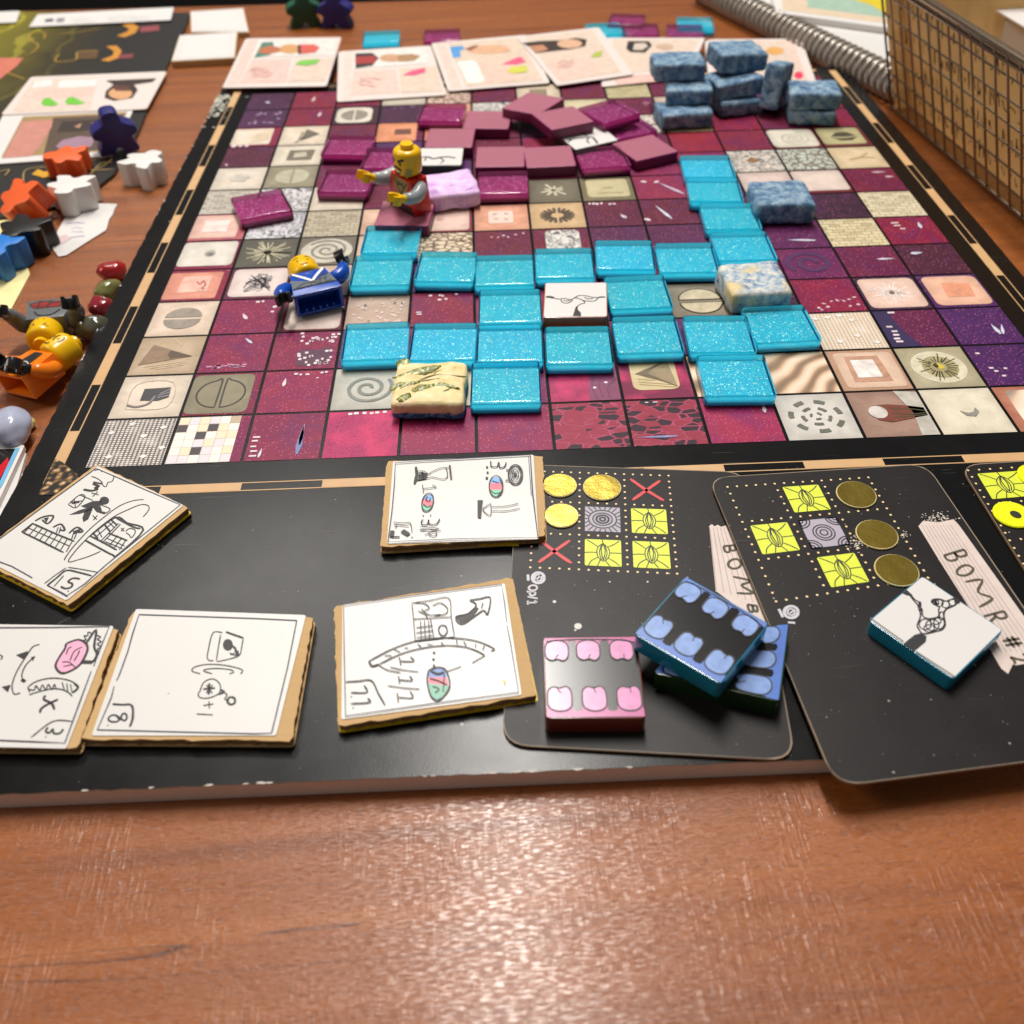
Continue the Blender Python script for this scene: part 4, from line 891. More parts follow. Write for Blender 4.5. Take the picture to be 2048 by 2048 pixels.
def mk3(z):
    s = st('H', z, [1.6, (1365, 945), (1360, 980), (1380, 1010), (1420, 1030)], [1.2, (1385, 1000), (1400, 985), (1440, 955)], [1.4, (1250, 1060), (1330, 1045), (1400, 1040), (1450, 1035)], [1.5, (1450, 1035), (1475, 1060), (1490, 1085)], [1, (1300, 1050), (1270, 1075)], [1, (1430, 1040), (1410, 1060), (1430, 1085)])
    return [('ink_branch', ribbons(s, .0006), M_INK)]
drawn_tile([('H', 1170, 1000), ('H', 1480, 920), ('H', 1645, 1058), ('H', 1325, 1130)], .0003, .0044, M_GRN, 'white tile with a cracked ink drawing and a green edge amid the mauve tiles', M_WHITE, mk3)
def mk4(z): return [('ink_branch', ribbons(st('H', z, [1.6, (165, 1190), (210, 1185), (250, 1200), (300, 1190), (360, 1185), (420, 1195)], [1, (300, 1192), (330, 1215), (300, 1235)], [1, (200, 1190), (185, 1215)]), .0006), M_INK)]
drawn_tile([('H', 160, 1120), ('H', 478, 1118), ('H', 462, 1245), ('H', 130, 1250)], .0003, .0044, M_GRN, 'white tile with an ink line behind the lavender clay tile', M_WHITE, mk4)

# ---- teeth tiles
def inkt(col):
    t = NT('tooth_print'); n = t.noise(t.obj(), 420, 3, .6)
    t.bs(Base_Color=t.mix(t.ramp(n, [(.35, 0), (.65, 1)]), tuple(x * .78 for x in col), col), Roughness=.25); return t.m
M_TOOTHBLK = ink((.006, .005, .0055), .22)
def teeth(c, quad, gum, tooth, flip=False):
    """teeth drawn in the unit square of the face: u right, v away"""
    def uv(u, v_, z):
        tl, tr, br, bl = [P(*q, z) for q in quad]
        a = bl.lerp(br, u); b = tl.lerp(tr, u); p = a.lerp(b, v_); p.z = z; return p
    def mk(z):
        g, th, ln, hi = [], [], [], []
        for row, (gy, base, tip, xs) in enumerate(((1.0, .93, .70, (.13, .47, .83)), (.0, .10, .36, (.14, .50, .86)))):
            pts = [(0, gy), (0, base + (.0 if row else -.02))]
            for k, x in enumerate(xs):
                s = -1 if row == 0 else 1
                pts += [(max(0, x - .13), base - s * .0), (max(0, x - .13), base + s * .03), (min(1, x + .13), base + s * .03), (min(1, x + .13), base)]
                if k < 2:
                    xm = (x + xs[k + 1]) / 2; pts += [(xm - .05, base - s * .02), (xm, base - s * .035), (xm + .05, base - s * .02)]
            pts += [(1, base), (1, gy)]
            g.append([uv(min(1, max(0, a)), min(1, max(0, b)), z) for a, b in pts])
            for k, x in enumerate(xs):
                s = -1 if row == 0 else 1; wd = .125
                o_ = [(x - wd * .8, base + s * .0), (x - wd, base + s * .06), (x - wd * .95, tip - s * .05), (x - wd * .5, tip + s * .0), (x, tip - s * .015), (x + wd * .55, tip + s * .005), (x + wd * .95, tip - s * .05), (x + wd, base + s * .06), (x + wd * .8, base + s * .0), (x + wd * .3, base - s * .03), (x - wd * .3, base - s * .03)]
                o_ = [(min(.995, max(.005, a)), b) for a, b in o_]
                th.append([uv(a, b, z) for a, b in o_]); ln.append(([uv(a, b, z) for a, b in o_ + o_[:1]], 1))
                ln.append(([uv(min(.99, x + .02 * (k - 1)), tip, z), uv(min(.99, x + .005 + .015 * (k - 1)), tip - s * .04, z), uv(min(.99, x + .02), tip - s * .075, z)], .7))
                hi.append([uv(a, b, z) for a, b in [(min(.99, x + d), tip - s * .09 + e) for d, e in ((-.06, -.03), (.05, -.04), (.06, .03), (-.05, .04))]])
        ln.append(([uv(.02, .95, z), uv(.3, .975, z), uv(.7, .97, z), uv(.98, .93, z)], .9)) 
        return [('gum', flat(g), ink(srgb(*gum), .3)), ('tooth', flat(th), inkt(srgb(*tooth))), ('ink_outline', ribbons(ln, .0003), M_INK)]
    return mk
TG = 'glossy tiles printed with two rows of teeth'
PK = [('T', 145, 555), ('T', 835, 545), ('T', 905, 1145), ('T', 165, 1150)]
drawn_tile(PK, .0008, .0050, M_RUST, 'glossy tile printed with pink teeth and a rust red edge', M_TOOTHBLK, teeth('T', PK, (178, 60, 130), (216, 130, 182)), TG)
c0 = P('T', 1330, 640, .0062)
LW = [('T', 1180, 500), ('V', 150, 452), ('V', 78, 1022), ('T', 985, 812)]
drawn_tile(LW, .0008, .0050, M_GRN, 'glossy tile printed with blue teeth and a dark green edge, lower of the two', M_TOOTHBLK, teeth('T', [LW[3], LW[0], LW[1], LW[2]], (82, 118, 196), (138, 168, 224)), TG)
UP = [('T', 1215, 95), ('T', 1830, 445), ('T', 1475, 890), ('T', 835, 520)]
drawn_tile(UP, .0062, .0048, M_TEAL, 'glossy tile printed with blue teeth and a teal edge, resting on another tile', M_TOOTHBLK, teeth('T', UP, (96, 128, 200), (144, 172, 228)), TG)
# ------------------------------------------------------------------ hand-drawn cardboard cards
M_YELLOWP = ink(srgb(232, 196, 40), .5)
GEMB, GEMR, GEMG = ink(srgb(120, 170, 226), .4), ink(srgb(226, 108, 128), .4), ink(srgb(120, 196, 160), .4)
GEMP = ink(srgb(232, 168, 196), .4)
ZC = .0027                                    # top of a cardboard card lying on the board
def hand_card(label, outer, paper, draw, zt=ZC, yellow=True, lean=0):
    top_ = [P(*q, zt) for q in outer]; c = centroid(top_)
    th = Thing('drawn_card', label, 'card', (c.x, c.y, .0004), 'hand-drawn cardboard cards on the board')
    rag = []
    for k in range(4):
        a, b = top_[k], top_[(k + 1) % 4]; nn = Vector((-(b - a).y, (b - a).x, 0)).normalized()
        rag += [a.lerp(b, (i + .25) / 24) + nn * random.gauss(0, .00013) for i in range(24)]
    base = th.part('cardboard', prism(rag, .0005), M_KRAFT)
    # corrugated middle: wavy strips between the two liners
    mid = [c + (p - c) * .985 for p in top_]
    V, F = [], []; n = 46
    for k in range(4):
        a, b = mid[k], mid[(k + 1) % 4]; nn = Vector((-(b - a).y, (b - a).x, 0)).normalized(); bb = len(V)
        for i in range(n + 1):
            p = a.lerp(b, i / n) + nn * .00016 * math.sin(i * 2.4 + k) + nn * random.uniform(-.00008, .00008)
            V += [Vector((p.x, p.y, zt - .0005)), Vector((p.x, p.y, .0008)) + nn * .00025 * math.sin(i * 1.7)]
        F += [(bb + 2 * i, bb + 2 * i + 1, bb + 2 * i + 3, bb + 2 * i + 2) for i in range(n)]
    th.part('corrugated_core', (V, F), M_KRAFTD)
    low = [c + (p - c) * 1.012 + Vector((0, 0, .0009 - zt)) for p in top_]
    th.part('backing_paper', prism(round_poly(low, .0008, 3), .00045), M_YELLOWP if yellow else M_KRAFT)
    pap = [P(*q, zt + .0002) for q in paper]
    face = th.part('paper_face', prism(round_poly(pap, .0005, 2), .00016), M_PAPER)
    z = zt + .0002
    for i, (nm, vf, m) in enumerate(draw(z)):
        th.part(nm, ([Vector(p) + Vector((0, 0, .00007 + .00004 * i)) for p in vf[0]], vf[1]), m, parent=face)
    return th
PEN = .00023
def inkset(c, z, strokes, fills=(), border=None, w_=PEN):
    out = [(n_, flat([PL(c, p, z) for p in ps]), m_) for n_, ps, m_ in fills]
    out.append(('ink_drawing', ribbons(st(c, z, *strokes), w_), M_INK))
    if border: out.append(('ink_border', ribbons(st(c, z, *border), w_ * 1.05, smooth=False), ink(srgb(38, 34, 62), .5)))
    return out
def dot(x, y, r=6): return [x_ for x_ in loop(x, y, r, r * .8, n=8)][:-1]
def d15(z):
    S_ = [[(690, 275), (735, 292), (768, 318), (778, 345), (802, 352), (815, 322), (848, 312), (860, 276)], [(715, 232), (748, 224), (772, 240)],
          [3, (700, 330), (745, 350), (718, 362), (735, 372), (690, 384), (630, 374)], [2, (705, 318), (770, 332)], [(690, 400), (745, 415)], [(738, 390), (700, 428)],
          [(515, 487), (602, 415), (642, 432), (575, 512), (515, 487)], [(530, 470), (622, 460)], [(560, 448), (570, 506)], [(602, 415), (700, 456)], [2, (540, 480), (600, 470)],
          [(760, 490), (832, 522), (798, 556)], [(700, 570), (732, 602)], [(735, 570), (705, 606)],
          [2, (165, 695), (320, 770), (480, 850)], [2, (245, 630), (400, 700), (562, 766)], [2, (165, 695), (250, 630)], [(215, 665), (520, 800)],
          [2, (400, 660), (460, 636), (490, 682), (455, 680)], [(440, 660), (425, 700)], [(458, 660), (445, 705)], [2, (520, 706), (580, 660), (625, 690), (590, 700)], [(560, 690), (540, 752)], [(585, 690), (560, 750)], [2, (265, 612), (330, 580), (405, 575), (362, 632), (318, 602)],
          [(1085, 450), (1000, 460), (900, 500), (800, 572), (680, 672), (560, 800), (500, 880), (485, 910)],
          [(1080, 582), (1122, 530), (1118, 496), (1060, 490), (960, 530), (860, 580), (740, 670), (640, 762), (560, 850), (516, 920), (600, 902), (690, 872), (762, 840)],
          [2, (680, 725), (870, 585), (960, 628), (1082, 680), (890, 866), (850, 868), (760, 822), (640, 756)], [(770, 780), (910, 636)], [(755, 770), (895, 630)], [2, (825, 706), (960, 760)], [2, (680, 725), (790, 780), (882, 832)],
          [(830, 792), (888, 722)], [(865, 810), (922, 738)], [(900, 830), (952, 754)], [(812, 745), (942, 802)], [(796, 768), (925, 822)],
          [(915, 665), (938, 690)], [(938, 664), (914, 690)], [(950, 690), (975, 670), (1014, 676), (1020, 702), (992, 738), (975, 716), (950, 700)], [2, (870, 585), (1000, 655), (1060, 670)],
          [2, (700, 700), (740, 745)], [(740, 680), (770, 735)], [2, (790, 640), (830, 690)], [(820, 620), (860, 660)], [(720, 735), (850, 625)], [2, (835, 600), (880, 640)],
          [(335, 1085), (420, 1020), (500, 965)], [2, (355, 1100), (430, 1040), (502, 985), (600, 1002), (692, 1026)], [(515, 962), (620, 978), (740, 1000)], [(480, 1025), (410, 1105)], [2, (605, 1050), (552, 1044), (515, 1070), (546, 1086), (536, 1112), (492, 1122), (460, 1106)]]
    S_ += [[(180 + 40 * k, 702 + 18 * k), (240 + 38 * k, 640 + 16 * k)] for k in range(9)]
    F_ = [('ink_fill', [loop(788, 458, 36, 30, n=14)[:-1], [(610, 500), (700, 462), (760, 460), (790, 485), (700, 515), (640, 512)], [(522, 566), (600, 530), (690, 505), (700, 530), (600, 558)], [(640, 540), (700, 500), (690, 545), (665, 600), (630, 620), (622, 590)], [(700, 510), (760, 500), (770, 540), (800, 545), (790, 562), (730, 545)], dot(515, 1142), [(330, 590), (370, 585), (350, 622)], [(550, 690), (600, 672), (610, 690), (560, 712)]], M_INK)]
    return inkset('K', z, S_, F_, [[(725, 215), (900, 290), (1100, 378), (1362, 490), (1050, 742), (800, 945), (640, 1088), (500, 1180), (360, 1100)], [(245, 1042), (90, 955), (0, 922), (-100, 870)], [(725, 215), (380, 466), (0, 746), (-120, 838)], [1, (360, 1100), (480, 1160), (512, 1184)]])
hand_card('tilted hand-drawn card numbered fifteen with a black winged figure and a window', [('K', 725, 183), ('K', 1425, 508), ('K', 520, 1248), ('K', -205, 885)], [('K', 735, 197), ('K', 1385, 492), ('K', 500, 1212), ('K', -176, 872)], d15)
def d8(z):
    S_ = [[(1680, 436), (1620, 430), (1594, 470), (1572, 570), (1564, 622), (1580, 646), (1612, 646)], [(1666, 450), (1646, 560), (1634, 648)], [2, (1705, 430), (1765, 452), (1836, 476)], [(1836, 476), (1825, 540), (1808, 605), (1750, 630), (1636, 656)], [2, (1745, 530), (1775, 555), (1785, 595), (1805, 602)], [(1735, 590), (1780, 612)], [(1740, 605), (1770, 590)],
          [(1512, 746), (1450, 726), (1470, 696), (1560, 676), (1680, 680), (1790, 702), (1832, 722), (1814, 748)], [(1602, 746), (1540, 726), (1560, 712), (1640, 706), (1740, 716), (1762, 736), (1732, 746)],
          [(1508, 880), (1538, 812), (1600, 785), (1650, 810), (1666, 860), (1646, 900), (1570, 930), (1510, 926), (1496, 900), (1508, 880)], [2, (1580, 820), (1576, 902)], [2, (1535, 862), (1622, 854)], [(1560, 832), (1602, 892)], [(1605, 830), (1556, 890)], [2, (1660, 866), (1692, 884), (1648, 902)], [(1690, 884), (1714, 908), (1696, 936), (1730, 950)], [2] + loop(1746, 950, 30, 28, n=10),
          [(1578, 955), (1580, 1008)], [(1535, 986), (1612, 974)], [(1485, 1050), (1605, 1056)], [2, (850, 975), (920, 980), (995, 986), (1002, 1080), (980, 1146)], [1.6, (905, 1090), (880, 1108), (835, 1106), (818, 1085), (842, 1060), (880, 1062), (905, 1090), (925, 1050), (950, 1050), (958, 1078), (940, 1100), (905, 1080), (880, 1062)]]
    F_ = [('ink_fill', [loop(1720, 528, 38, 44, n=16)[:-1], dot(815, 1136), dot(1272, 895, 5), [(1770, 575), (1800, 570), (1805, 605), (1780, 612)]], M_INK)]
    return inkset('L', z, S_, F_, [[(1050, 300), (1400, 312), (1932, 330), (2240, 345)], [(1050, 300), (1000, 450), (965, 580), (900, 760), (880, 800)], [(862, 842), (840, 930), (735, 1170), (1200, 1182), (1932, 1200), (2050, 1195)], [(2240, 345), (2170, 700), (2050, 1195)]])
hand_card('hand-drawn card numbered eight with a boxed head and a gear', [('L', 1000, 272), ('S', 626, 1234), ('S', 583, 1481), ('L', 612, 1240)], [('L', 1026, 256), ('S', 612, 1230), ('S', 552, 1471), ('L', 690, 1212)], d8, yellow=False)
def d3(z):
    S_ = [[2, (500, 520), (590, 490), (650, 520), (660, 572), (610, 670), (540, 722), (465, 742), (420, 690), (450, 620), (490, 560), (500, 520)], [(500, 602), (518, 556), (542, 545)], [(530, 650), (560, 580), (622, 545)], [(560, 652), (590, 600), (602, 570)], [(470, 660), (522, 660), (572, 702)], [(480, 692), (542, 680)],
          [2, (650, 520), (726, 414), (712, 540), (732, 600), (700, 660)], [3.5, (615, 657), (700, 660)], [(730, 455), (760, 470), (735, 486), (766, 505), (735, 522), (762, 545), (735, 562), (748, 590), (722, 602)], [(692, 440), (666, 434), (662, 460), (635, 460), (652, 490), (630, 492)],
          [(300, 525), (250, 542), (215, 590), (150, 690), (110, 770), (92, 842), (108, 900), (155, 890)], [(265, 615), (235, 640), (190, 690), (165, 760), (182, 806)], [3, (165, 790), (190, 806)],
          [(210, 850), (260, 812), (340, 786), (430, 780), (520, 796), (570, 822), (592, 850)], [(220, 906), (300, 880), (400, 860), (470, 866), (520, 890), (546, 916)], [(215, 862), (258, 870), (272, 836), (300, 870), (322, 830), (346, 870), (366, 826), (392, 866), (412, 826), (426, 866)], [(470, 812), (486, 866)], [(505, 820), (512, 876)], [(532, 826), (546, 890)], [2, (560, 820), (590, 850), (550, 890)], [(210, 850), (225, 885)],
          [2, (345, 910), (332, 940), (390, 970), (412, 1016)], [2, (440, 940), (362, 976), (312, 1010), (304, 1040)], [(545, 1106), (400, 1106), (235, 1228)], [1.6, (365, 1150), (345, 1178), (372, 1192), (400, 1164), (405, 1194), (450, 1196), (480, 1164)], [(0, 602), (20, 620), (4, 640)]]
    F_ = [('colour_fill', [[(500, 520), (590, 490), (650, 520), (660, 572), (610, 670), (540, 722), (465, 742), (420, 690), (450, 620), (490, 560)]], GEMP), ('ink_fill', [[(122, 606), (215, 574), (180, 638)], [(14, 846), (82, 830), (60, 886)], [(235, 622), (268, 614), (245, 652)], dot(345, 1223)], M_INK)]
    return inkset('L', z, S_, F_, [[(-380, 402), (0, 400), (400, 398), (826, 390), (760, 550), (708, 690)], [(690, 726), (600, 970), (490, 1270), (250, 1260), (0, 1250), (-600, 1238)]])
hand_card('hand-drawn card numbered three with a pink gem, cut off at the left edge', [('L', -450, 370), ('L', 893, 408), ('L', 590, 1302), ('L', -720, 1290)], [('L', -420, 366), ('L', 858, 384), ('L', 500, 1310), ('L', -690, 1282)], d3, yellow=False)
def gem(c, x, y, rx, ry, z_, rot=0):
    top_, mid, bot = [], [], []
    R2 = lambda a, k=1: (x + rx * k * math.cos(a) * math.cos(rot) - ry * k * math.sin(a) * math.sin(rot), y + rx * k * math.cos(a) * math.sin(rot) + ry * k * math.sin(a) * math.cos(rot))
    top_ = [R2(-math.pi + .35 + k * (math.pi - .7) / 8) for k in range(9)]; bot = [R2(.35 + k * (math.pi - .7) / 8) for k in range(9)]
    mid = [top_[0], top_[-1], bot[0], bot[-1]]
    return [('colour_fill', [top_], GEMB), ('colour_fill', [mid], GEMR), ('colour_fill', [bot], GEMG)]
def d12(z):
    S_ = [[3, (875, 208), (880, 270), (864, 336)], [2.2, (1130, 195), (1136, 250), (1142, 302)], [(876, 246), (930, 240), (972, 262), (990, 250), (1040, 226), (1082, 214), (1130, 216)], [(868, 312), (930, 302), (975, 292), (1000, 286), (1080, 302), (1112, 284), (1110, 240), (1100, 216)],
          [2, (884, 256), (960, 262), (890, 275), (965, 280), (890, 292), (955, 294), (884, 304)], [2, (920, 245), (935, 300)], [(925, 345), (932, 402)], [(930, 374), (1028, 364)], [(1000, 345), (1030, 362)],
          [1.4] + loop(964, 476, 42, 70, rot=.25), [(965, 430), (950, 455), (975, 468), (985, 440)], [(930, 490), (960, 510), (990, 500)], [1.3, (930, 605), (916, 625), (928, 646), (962, 640), (972, 608), (978, 640), (1030, 640), (1056, 600)], [(905, 660), (1052, 676), (905, 690)], [(1065, 690), (905, 682)], [(940, 722), (1010, 700), (1034, 712), (1014, 732), (978, 722), (975, 700)],
          [1.5, (1440, 165), (1444, 205), (1488, 206), (1500, 174), (1510, 215), (1545, 206), (1556, 174)], [2] + loop(1626, 268, 52, 74), [1] + loop(1628, 268, 38, 56), [1] + loop(1626, 266, 24, 34), [1, (1582, 228), (1556, 232), (1584, 244)], [1, (1582, 300), (1552, 312), (1586, 318)],
          [1.3] + loop(1480, 356, 52, 80), [(1450, 315), (1500, 330)], [(1505, 300), (1530, 370), (1490, 430)], [(1430, 380), (1470, 410), (1520, 400)],
          [(1440, 486), (1380, 530), (1438, 576), (1440, 486)], [(1440, 510), (1560, 505), (1650, 484)], [(1440, 541), (1560, 541), (1662, 520)],
          [(705, 626), (770, 632), (832, 634), (846, 702)], [(710, 646), (822, 656)], [(730, 650), (722, 668)], [4, (700, 690), (690, 738)], [2, (690, 738), (752, 736)], [5, (772, 690), (822, 722)]]
    F_ = gem('M', 964, 476, 40, 66, z, .25) + gem('M', 1480, 356, 50, 76, z) + [('ink_fill', [[(1340, 460), (1380, 460), (1366, 596), (1340, 590)], dot(930, 576), dot(986, 574), dot(1412, 210, 9), dot(1416, 250, 9), dot(1410, 292, 11), dot(845, 740), loop(1624, 266, 15, 17, n=10)[:-1]], M_INK)]
    return inkset('M', z, S_, F_, [[1.6, (720, 180), (1200, 150), (1738, 120), (1755, 400), (1795, 738)], [(720, 180), (712, 350), (695, 540), (664, 776), (900, 766), (1200, 752), (1790, 744)], [.7, (1725, 130), (1745, 420)]])
hand_card('hand-drawn card with an hourglass and an eye at the top of the black strip', [('M', 655, 163), ('M', 1828, 120), ('M', 1856, 728), ('M', 608, 808)], [('M', 702, 163), ('M', 1762, 110), ('M', 1800, 748), ('M', 656, 784)], d12, yellow=False)
sq = newobj('paper_strip', *prism(PL('M', [(1280, 770), (1652, 762), (1650, 795), (1350, 792)], .0012), .0003), M_YELLOWP); tag(sq, 'yellow paper strip sticking out from under the hourglass card', 'paper')
def d11(z):
    S_ = [[(840, 292), (980, 272), (1122, 254), (1142, 400), (1166, 546)], [(845, 296), (856, 400), (870, 578)], [(860, 412), (1142, 396)], [(985, 410), (1012, 562)], [(850, 288), (940, 296), (976, 330), (940, 346)], [(915, 335), (976, 380), (1062, 376)], [(1000, 312), (1060, 290), (1112, 330), (1100, 372), (1012, 386)], [(890, 350), (950, 380), (962, 412)],
          [(910, 430), (916, 566)], [(940, 426), (946, 560)], [(970, 426), (980, 560)], [(880, 476), (1002, 464)], [(878, 516), (1004, 500)], [(880, 552), (1000, 536)], [1.3, (1060, 460), (1095, 462), (1112, 500), (1092, 535), (1062, 530), (1046, 492), (1060, 460)], [(870, 580), (1166, 546)],
          [1.5, (1280, 270), (1360, 258), (1436, 250), (1416, 376), (1386, 346), (1320, 388), (1220, 450), (1176, 396), (1270, 370), (1330, 305), (1280, 270)], [(1380, 290), (1370, 330)],
          [1.3, (520, 730), (700, 636), (880, 576), (1060, 554), (1230, 560), (1360, 586), (1466, 636), (1440, 652)], [1.3, (590, 756), (750, 680), (900, 636), (1080, 612), (1230, 620), (1330, 650), (1396, 686)], [2, (520, 730), (545, 766), (592, 754)], [(640, 686), (692, 690)], [(710, 640), (756, 662)], [(790, 630), (816, 630)], [(890, 600), (916, 626)], [(960, 600), (1002, 608)], [(1065, 586), (1082, 606)], [(1182, 570), (1186, 602)], [(1235, 580), (1256, 616)], [(1325, 596), (1326, 626)], [(1392, 610), (1380, 646)], [(590, 756), (660, 796), (762, 816)], [(1396, 686), (1300, 742)], [(1216, 770), (1112, 806)],
          [1.2, (750, 702), (762, 758)], [1.2, (755, 730), (858, 730), (834, 696)], [(680, 774), (780, 796), (896, 810)], [1.2, (744, 844), (752, 896)], [1.2, (748, 870), (846, 876), (826, 840)], [(660, 914), (790, 932), (906, 940)], [1.2, (734, 970), (742, 1036)], [1.2, (737, 1002), (850, 1006), (830, 956)],
          [1.5, (970, 800), (1030, 776), (1100, 796), (1132, 915), (1086, 996), (1030, 1026), (985, 986), (960, 880), (970, 800)], [2, (985, 800), (1040, 825), (1090, 810)], [1.4, (980, 860), (1050, 880), (1110, 910)], [(1000, 920), (1050, 940), (1020, 970)], [(1090, 830), (1080, 960)], [2, (1010, 755), (1016, 786)],
          [1.3, (345, 886), (440, 880), (540, 876), (590, 970), (642, 1060)], [1.4, (484, 912), (506, 964), (384, 966)], [1.4, (510, 1008), (526, 1040), (384, 1050)]]
    F_ = [('colour_fill', [[(972, 802), (1030, 780), (1098, 798), (1108, 850), (968, 848)]], ink(srgb(96, 128, 190), .4)), ('colour_fill', [[(968, 848), (1108, 850), (1126, 915), (966, 895)]], GEMR), ('colour_fill', [[(966, 895), (1126, 915), (1086, 992), (1030, 1022), (986, 984)]], ink(srgb(104, 168, 142), .4)),
          ('ink_fill', [dot(1012, 665, 11), dot(1008, 715, 11), dot(388, 996), dot(402, 1080), [(1176, 396), (1260, 372), (1320, 318), (1350, 330), (1310, 385), (1220, 448)]], M_INK), ('colour_fill', [[(1530, 870), (1542, 868), (1556, 900), (1546, 908)]], M_YELLOWP)]
    return inkset('N', z, S_, F_, [[(330, 312), (900, 228), (1522, 150), (1545, 300), (1560, 430)], [(1562, 460), (1590, 600), (1650, 965), (1000, 1050), (345, 1145), (335, 700), (330, 312)]])
hand_card('hand-drawn card numbered eleven with an arched bridge and a striped gem', [('N', 258, 312), ('N', 1602, 98), ('N', 1790, 985), ('N', 290, 1218)], [('N', 322, 300), ('N', 1545, 138), ('N', 1672, 980), ('N', 312, 1166)], d11)

# ------------------------------------------------------------------ black player cards
M_DOT, M_ORNG, M_YEL = ink(srgb(246, 214, 160), .5), ink(srgb(230, 150, 60), .5), ink(srgb(216, 226, 60), .45)
M_SILV, M_REDX, M_LBL, M_STEEL = ink(srgb(170, 162, 176), .5), ink(srgb(206, 62, 66), .5), ink(srgb(212, 196, 188), .55), ink(srgb(196, 192, 200), .5)
def m_gold():
    t = NT('gold_foil'); v = t.rnd(t.obj(), .2); n = t.noise(v, 260, 4, .6)
    t.bs(Base_Color=t.mix(n, srgb(188, 158, 60), srgb(224, 200, 104)), Metallic=1.0, Roughness=.24); t.bump(t.math('ADD', t.noise(v, 110, 2), t.math('MULTIPLY', t.noise(v, 1500, 2), .12)), .35, .0006); return t.m
M_GOLD = m_gold(); M_GRIM = ink(srgb(222, 206, 150), .4)
def bil(q, u, v_): return q[0].lerp(q[1], u).lerp(q[3].lerp(q[2], u), v_)     # TL TR BR BL ; v down
def player_card(label, quad, z, dots, r=.0055, edge=True):
    pts = [P(*q, z) for q in quad]; c = centroid(pts)
    th = Thing('player_card', label, 'card', (c.x, c.y, z - .0005), 'black player cards at the front')
    out = round_poly(pts, r, 6)
    v, f = prism(out, .0005)
    body = th.part('card_stock', (v, f), None, mats=[M_PCARD, M_KRAFTD], fmats=[0, 0] + [1] * (len(f) - 2))
    n = len(out)
    th.part('worn_rim', ribbons([([p * 1.0 + (c - p) * .004 for p in out + out[:1]], 1)], .00022, smooth=False, jit=.6), ink(srgb(150, 132, 112), .7), parent=None).location.z += .00003
    q = [P(*k, z) for k in dots]; dd = []
    for a in range(4):
        for k in range(16):
            dd.append(disc(bil(q, k / 15, a / 3), .0003, .0003, 8))
            if k % 5: dd.append(disc(bil(q, a / 3, k / 15), .0003, .0003, 8))
    th.part('printed_dots', flat(dd, .00006), M_DOT, parent=body)
    return th, q, body, z
def cellquad(q, ci, ri, m=.1):
    return [bil(q, (ci + a) / 3, (ri + b) / 3) for a, b in ((m, m), (1 - m, m), (1 - m, 1 - m), (m, 1 - m))]
def seed_sticker(pc, ci, ri, m=.12):
    th, q, body, z = pc; cq = cellquad(q, ci, ri, m)
    s = th.part('yellow_square', flat([round_poly(cq, .0004, 2)], .00009), M_YEL, parent=body)
    B = lambda u, v_: bil(cq, u, v_) + Vector((0, 0, .00014))
    L_ = [([B(*p) for p in s_], 1) for s_ in ([(.5, .14), (.36, .3), (.33, .5), (.38, .7), (.5, .82), (.62, .72), (.68, .5), (.63, .3), (.5, .14)], [(.5, .16), (.45, .4), (.5, .8)], [(.5, .16), (.56, .45), (.5, .8)], [(.46, .2), (.4, .5), (.46, .78)], [(.54, .2), (.61, .5), (.55, .76)],
        [(.5, .14), (.48, .0)], [(.36, .28), (.2, .14), (.05, .02)], [(.64, .28), (.82, .16), (.95, .03)], [(.33, .5), (.15, .5), (0, .52)], [(.68, .5), (.85, .5), (1, .5)], [(.36, .68), (.18, .82), (.1, 1)], [(.42, .78), (.38, .9), (.34, 1)], [(.64, .7), (.8, .82), (.95, .98)], [(.56, .8), (.62, .9), (.68, 1)])]
    th.part('ink_seed', ribbons(L_, .00024), M_INK, parent=body)
def silver(pc, ci, ri, mode):
    th, q, body, z = pc; cq = cellquad(q, ci, ri, .12)
    th.part('silver_square', flat([cq], .00009), M_SILV, parent=body)
    B = lambda u, v_: bil(cq, u, v_) + Vector((0, 0, .00014)); L_ = []
    if mode == 0:
        for k, r in enumerate((.36, .25, .16, .07)): L_.append(([B(.5 + r * 1.1 * math.cos(a), .5 + r * math.sin(a)) for a in [2 * math.pi * i / 16 for i in range(17)]], 1.2 if k < 2 else 2))
        for i in range(22):
            a = 2 * math.pi * i / 22; L_.append(([B(.5 + .42 * math.cos(a), .5 + .4 * math.sin(a)), B(.5 + max(-.5, min(.5, .62 * math.cos(a))), .5 + max(-.5, min(.5, .62 * math.sin(a))))], 1))
    else:
        for cx, cy in ((.5, .5), (0, 0), (1, 0), (0, 1), (1, 1)):
            for r in (.28, .2, .1):
                L_.append(([B(min(1, max(0, cx + r * math.cos(a))), min(1, max(0, cy + r * math.sin(a)))) for a in [2 * math.pi * i / 16 for i in range(17)]], 1.2))
    th.part('ink_rings', ribbons(L_, .00026), M_INK, parent=body)
def xmark(pc, ci, ri):
    th, q, body, z = pc; cq = cellquad(q, ci, ri, .12); B = lambda u, v_: bil(cq, u, v_) + Vector((0, 0, .0001))
    th.part('red_cross', ribbons([([B(.02, .05), B(.45, .5), B(.96, .95)], 1), ([B(.9, .08), B(.5, .5), B(.06, .97)], 1)], .0009), M_REDX, parent=body)
GC = 'gold foil discs on the player cards'
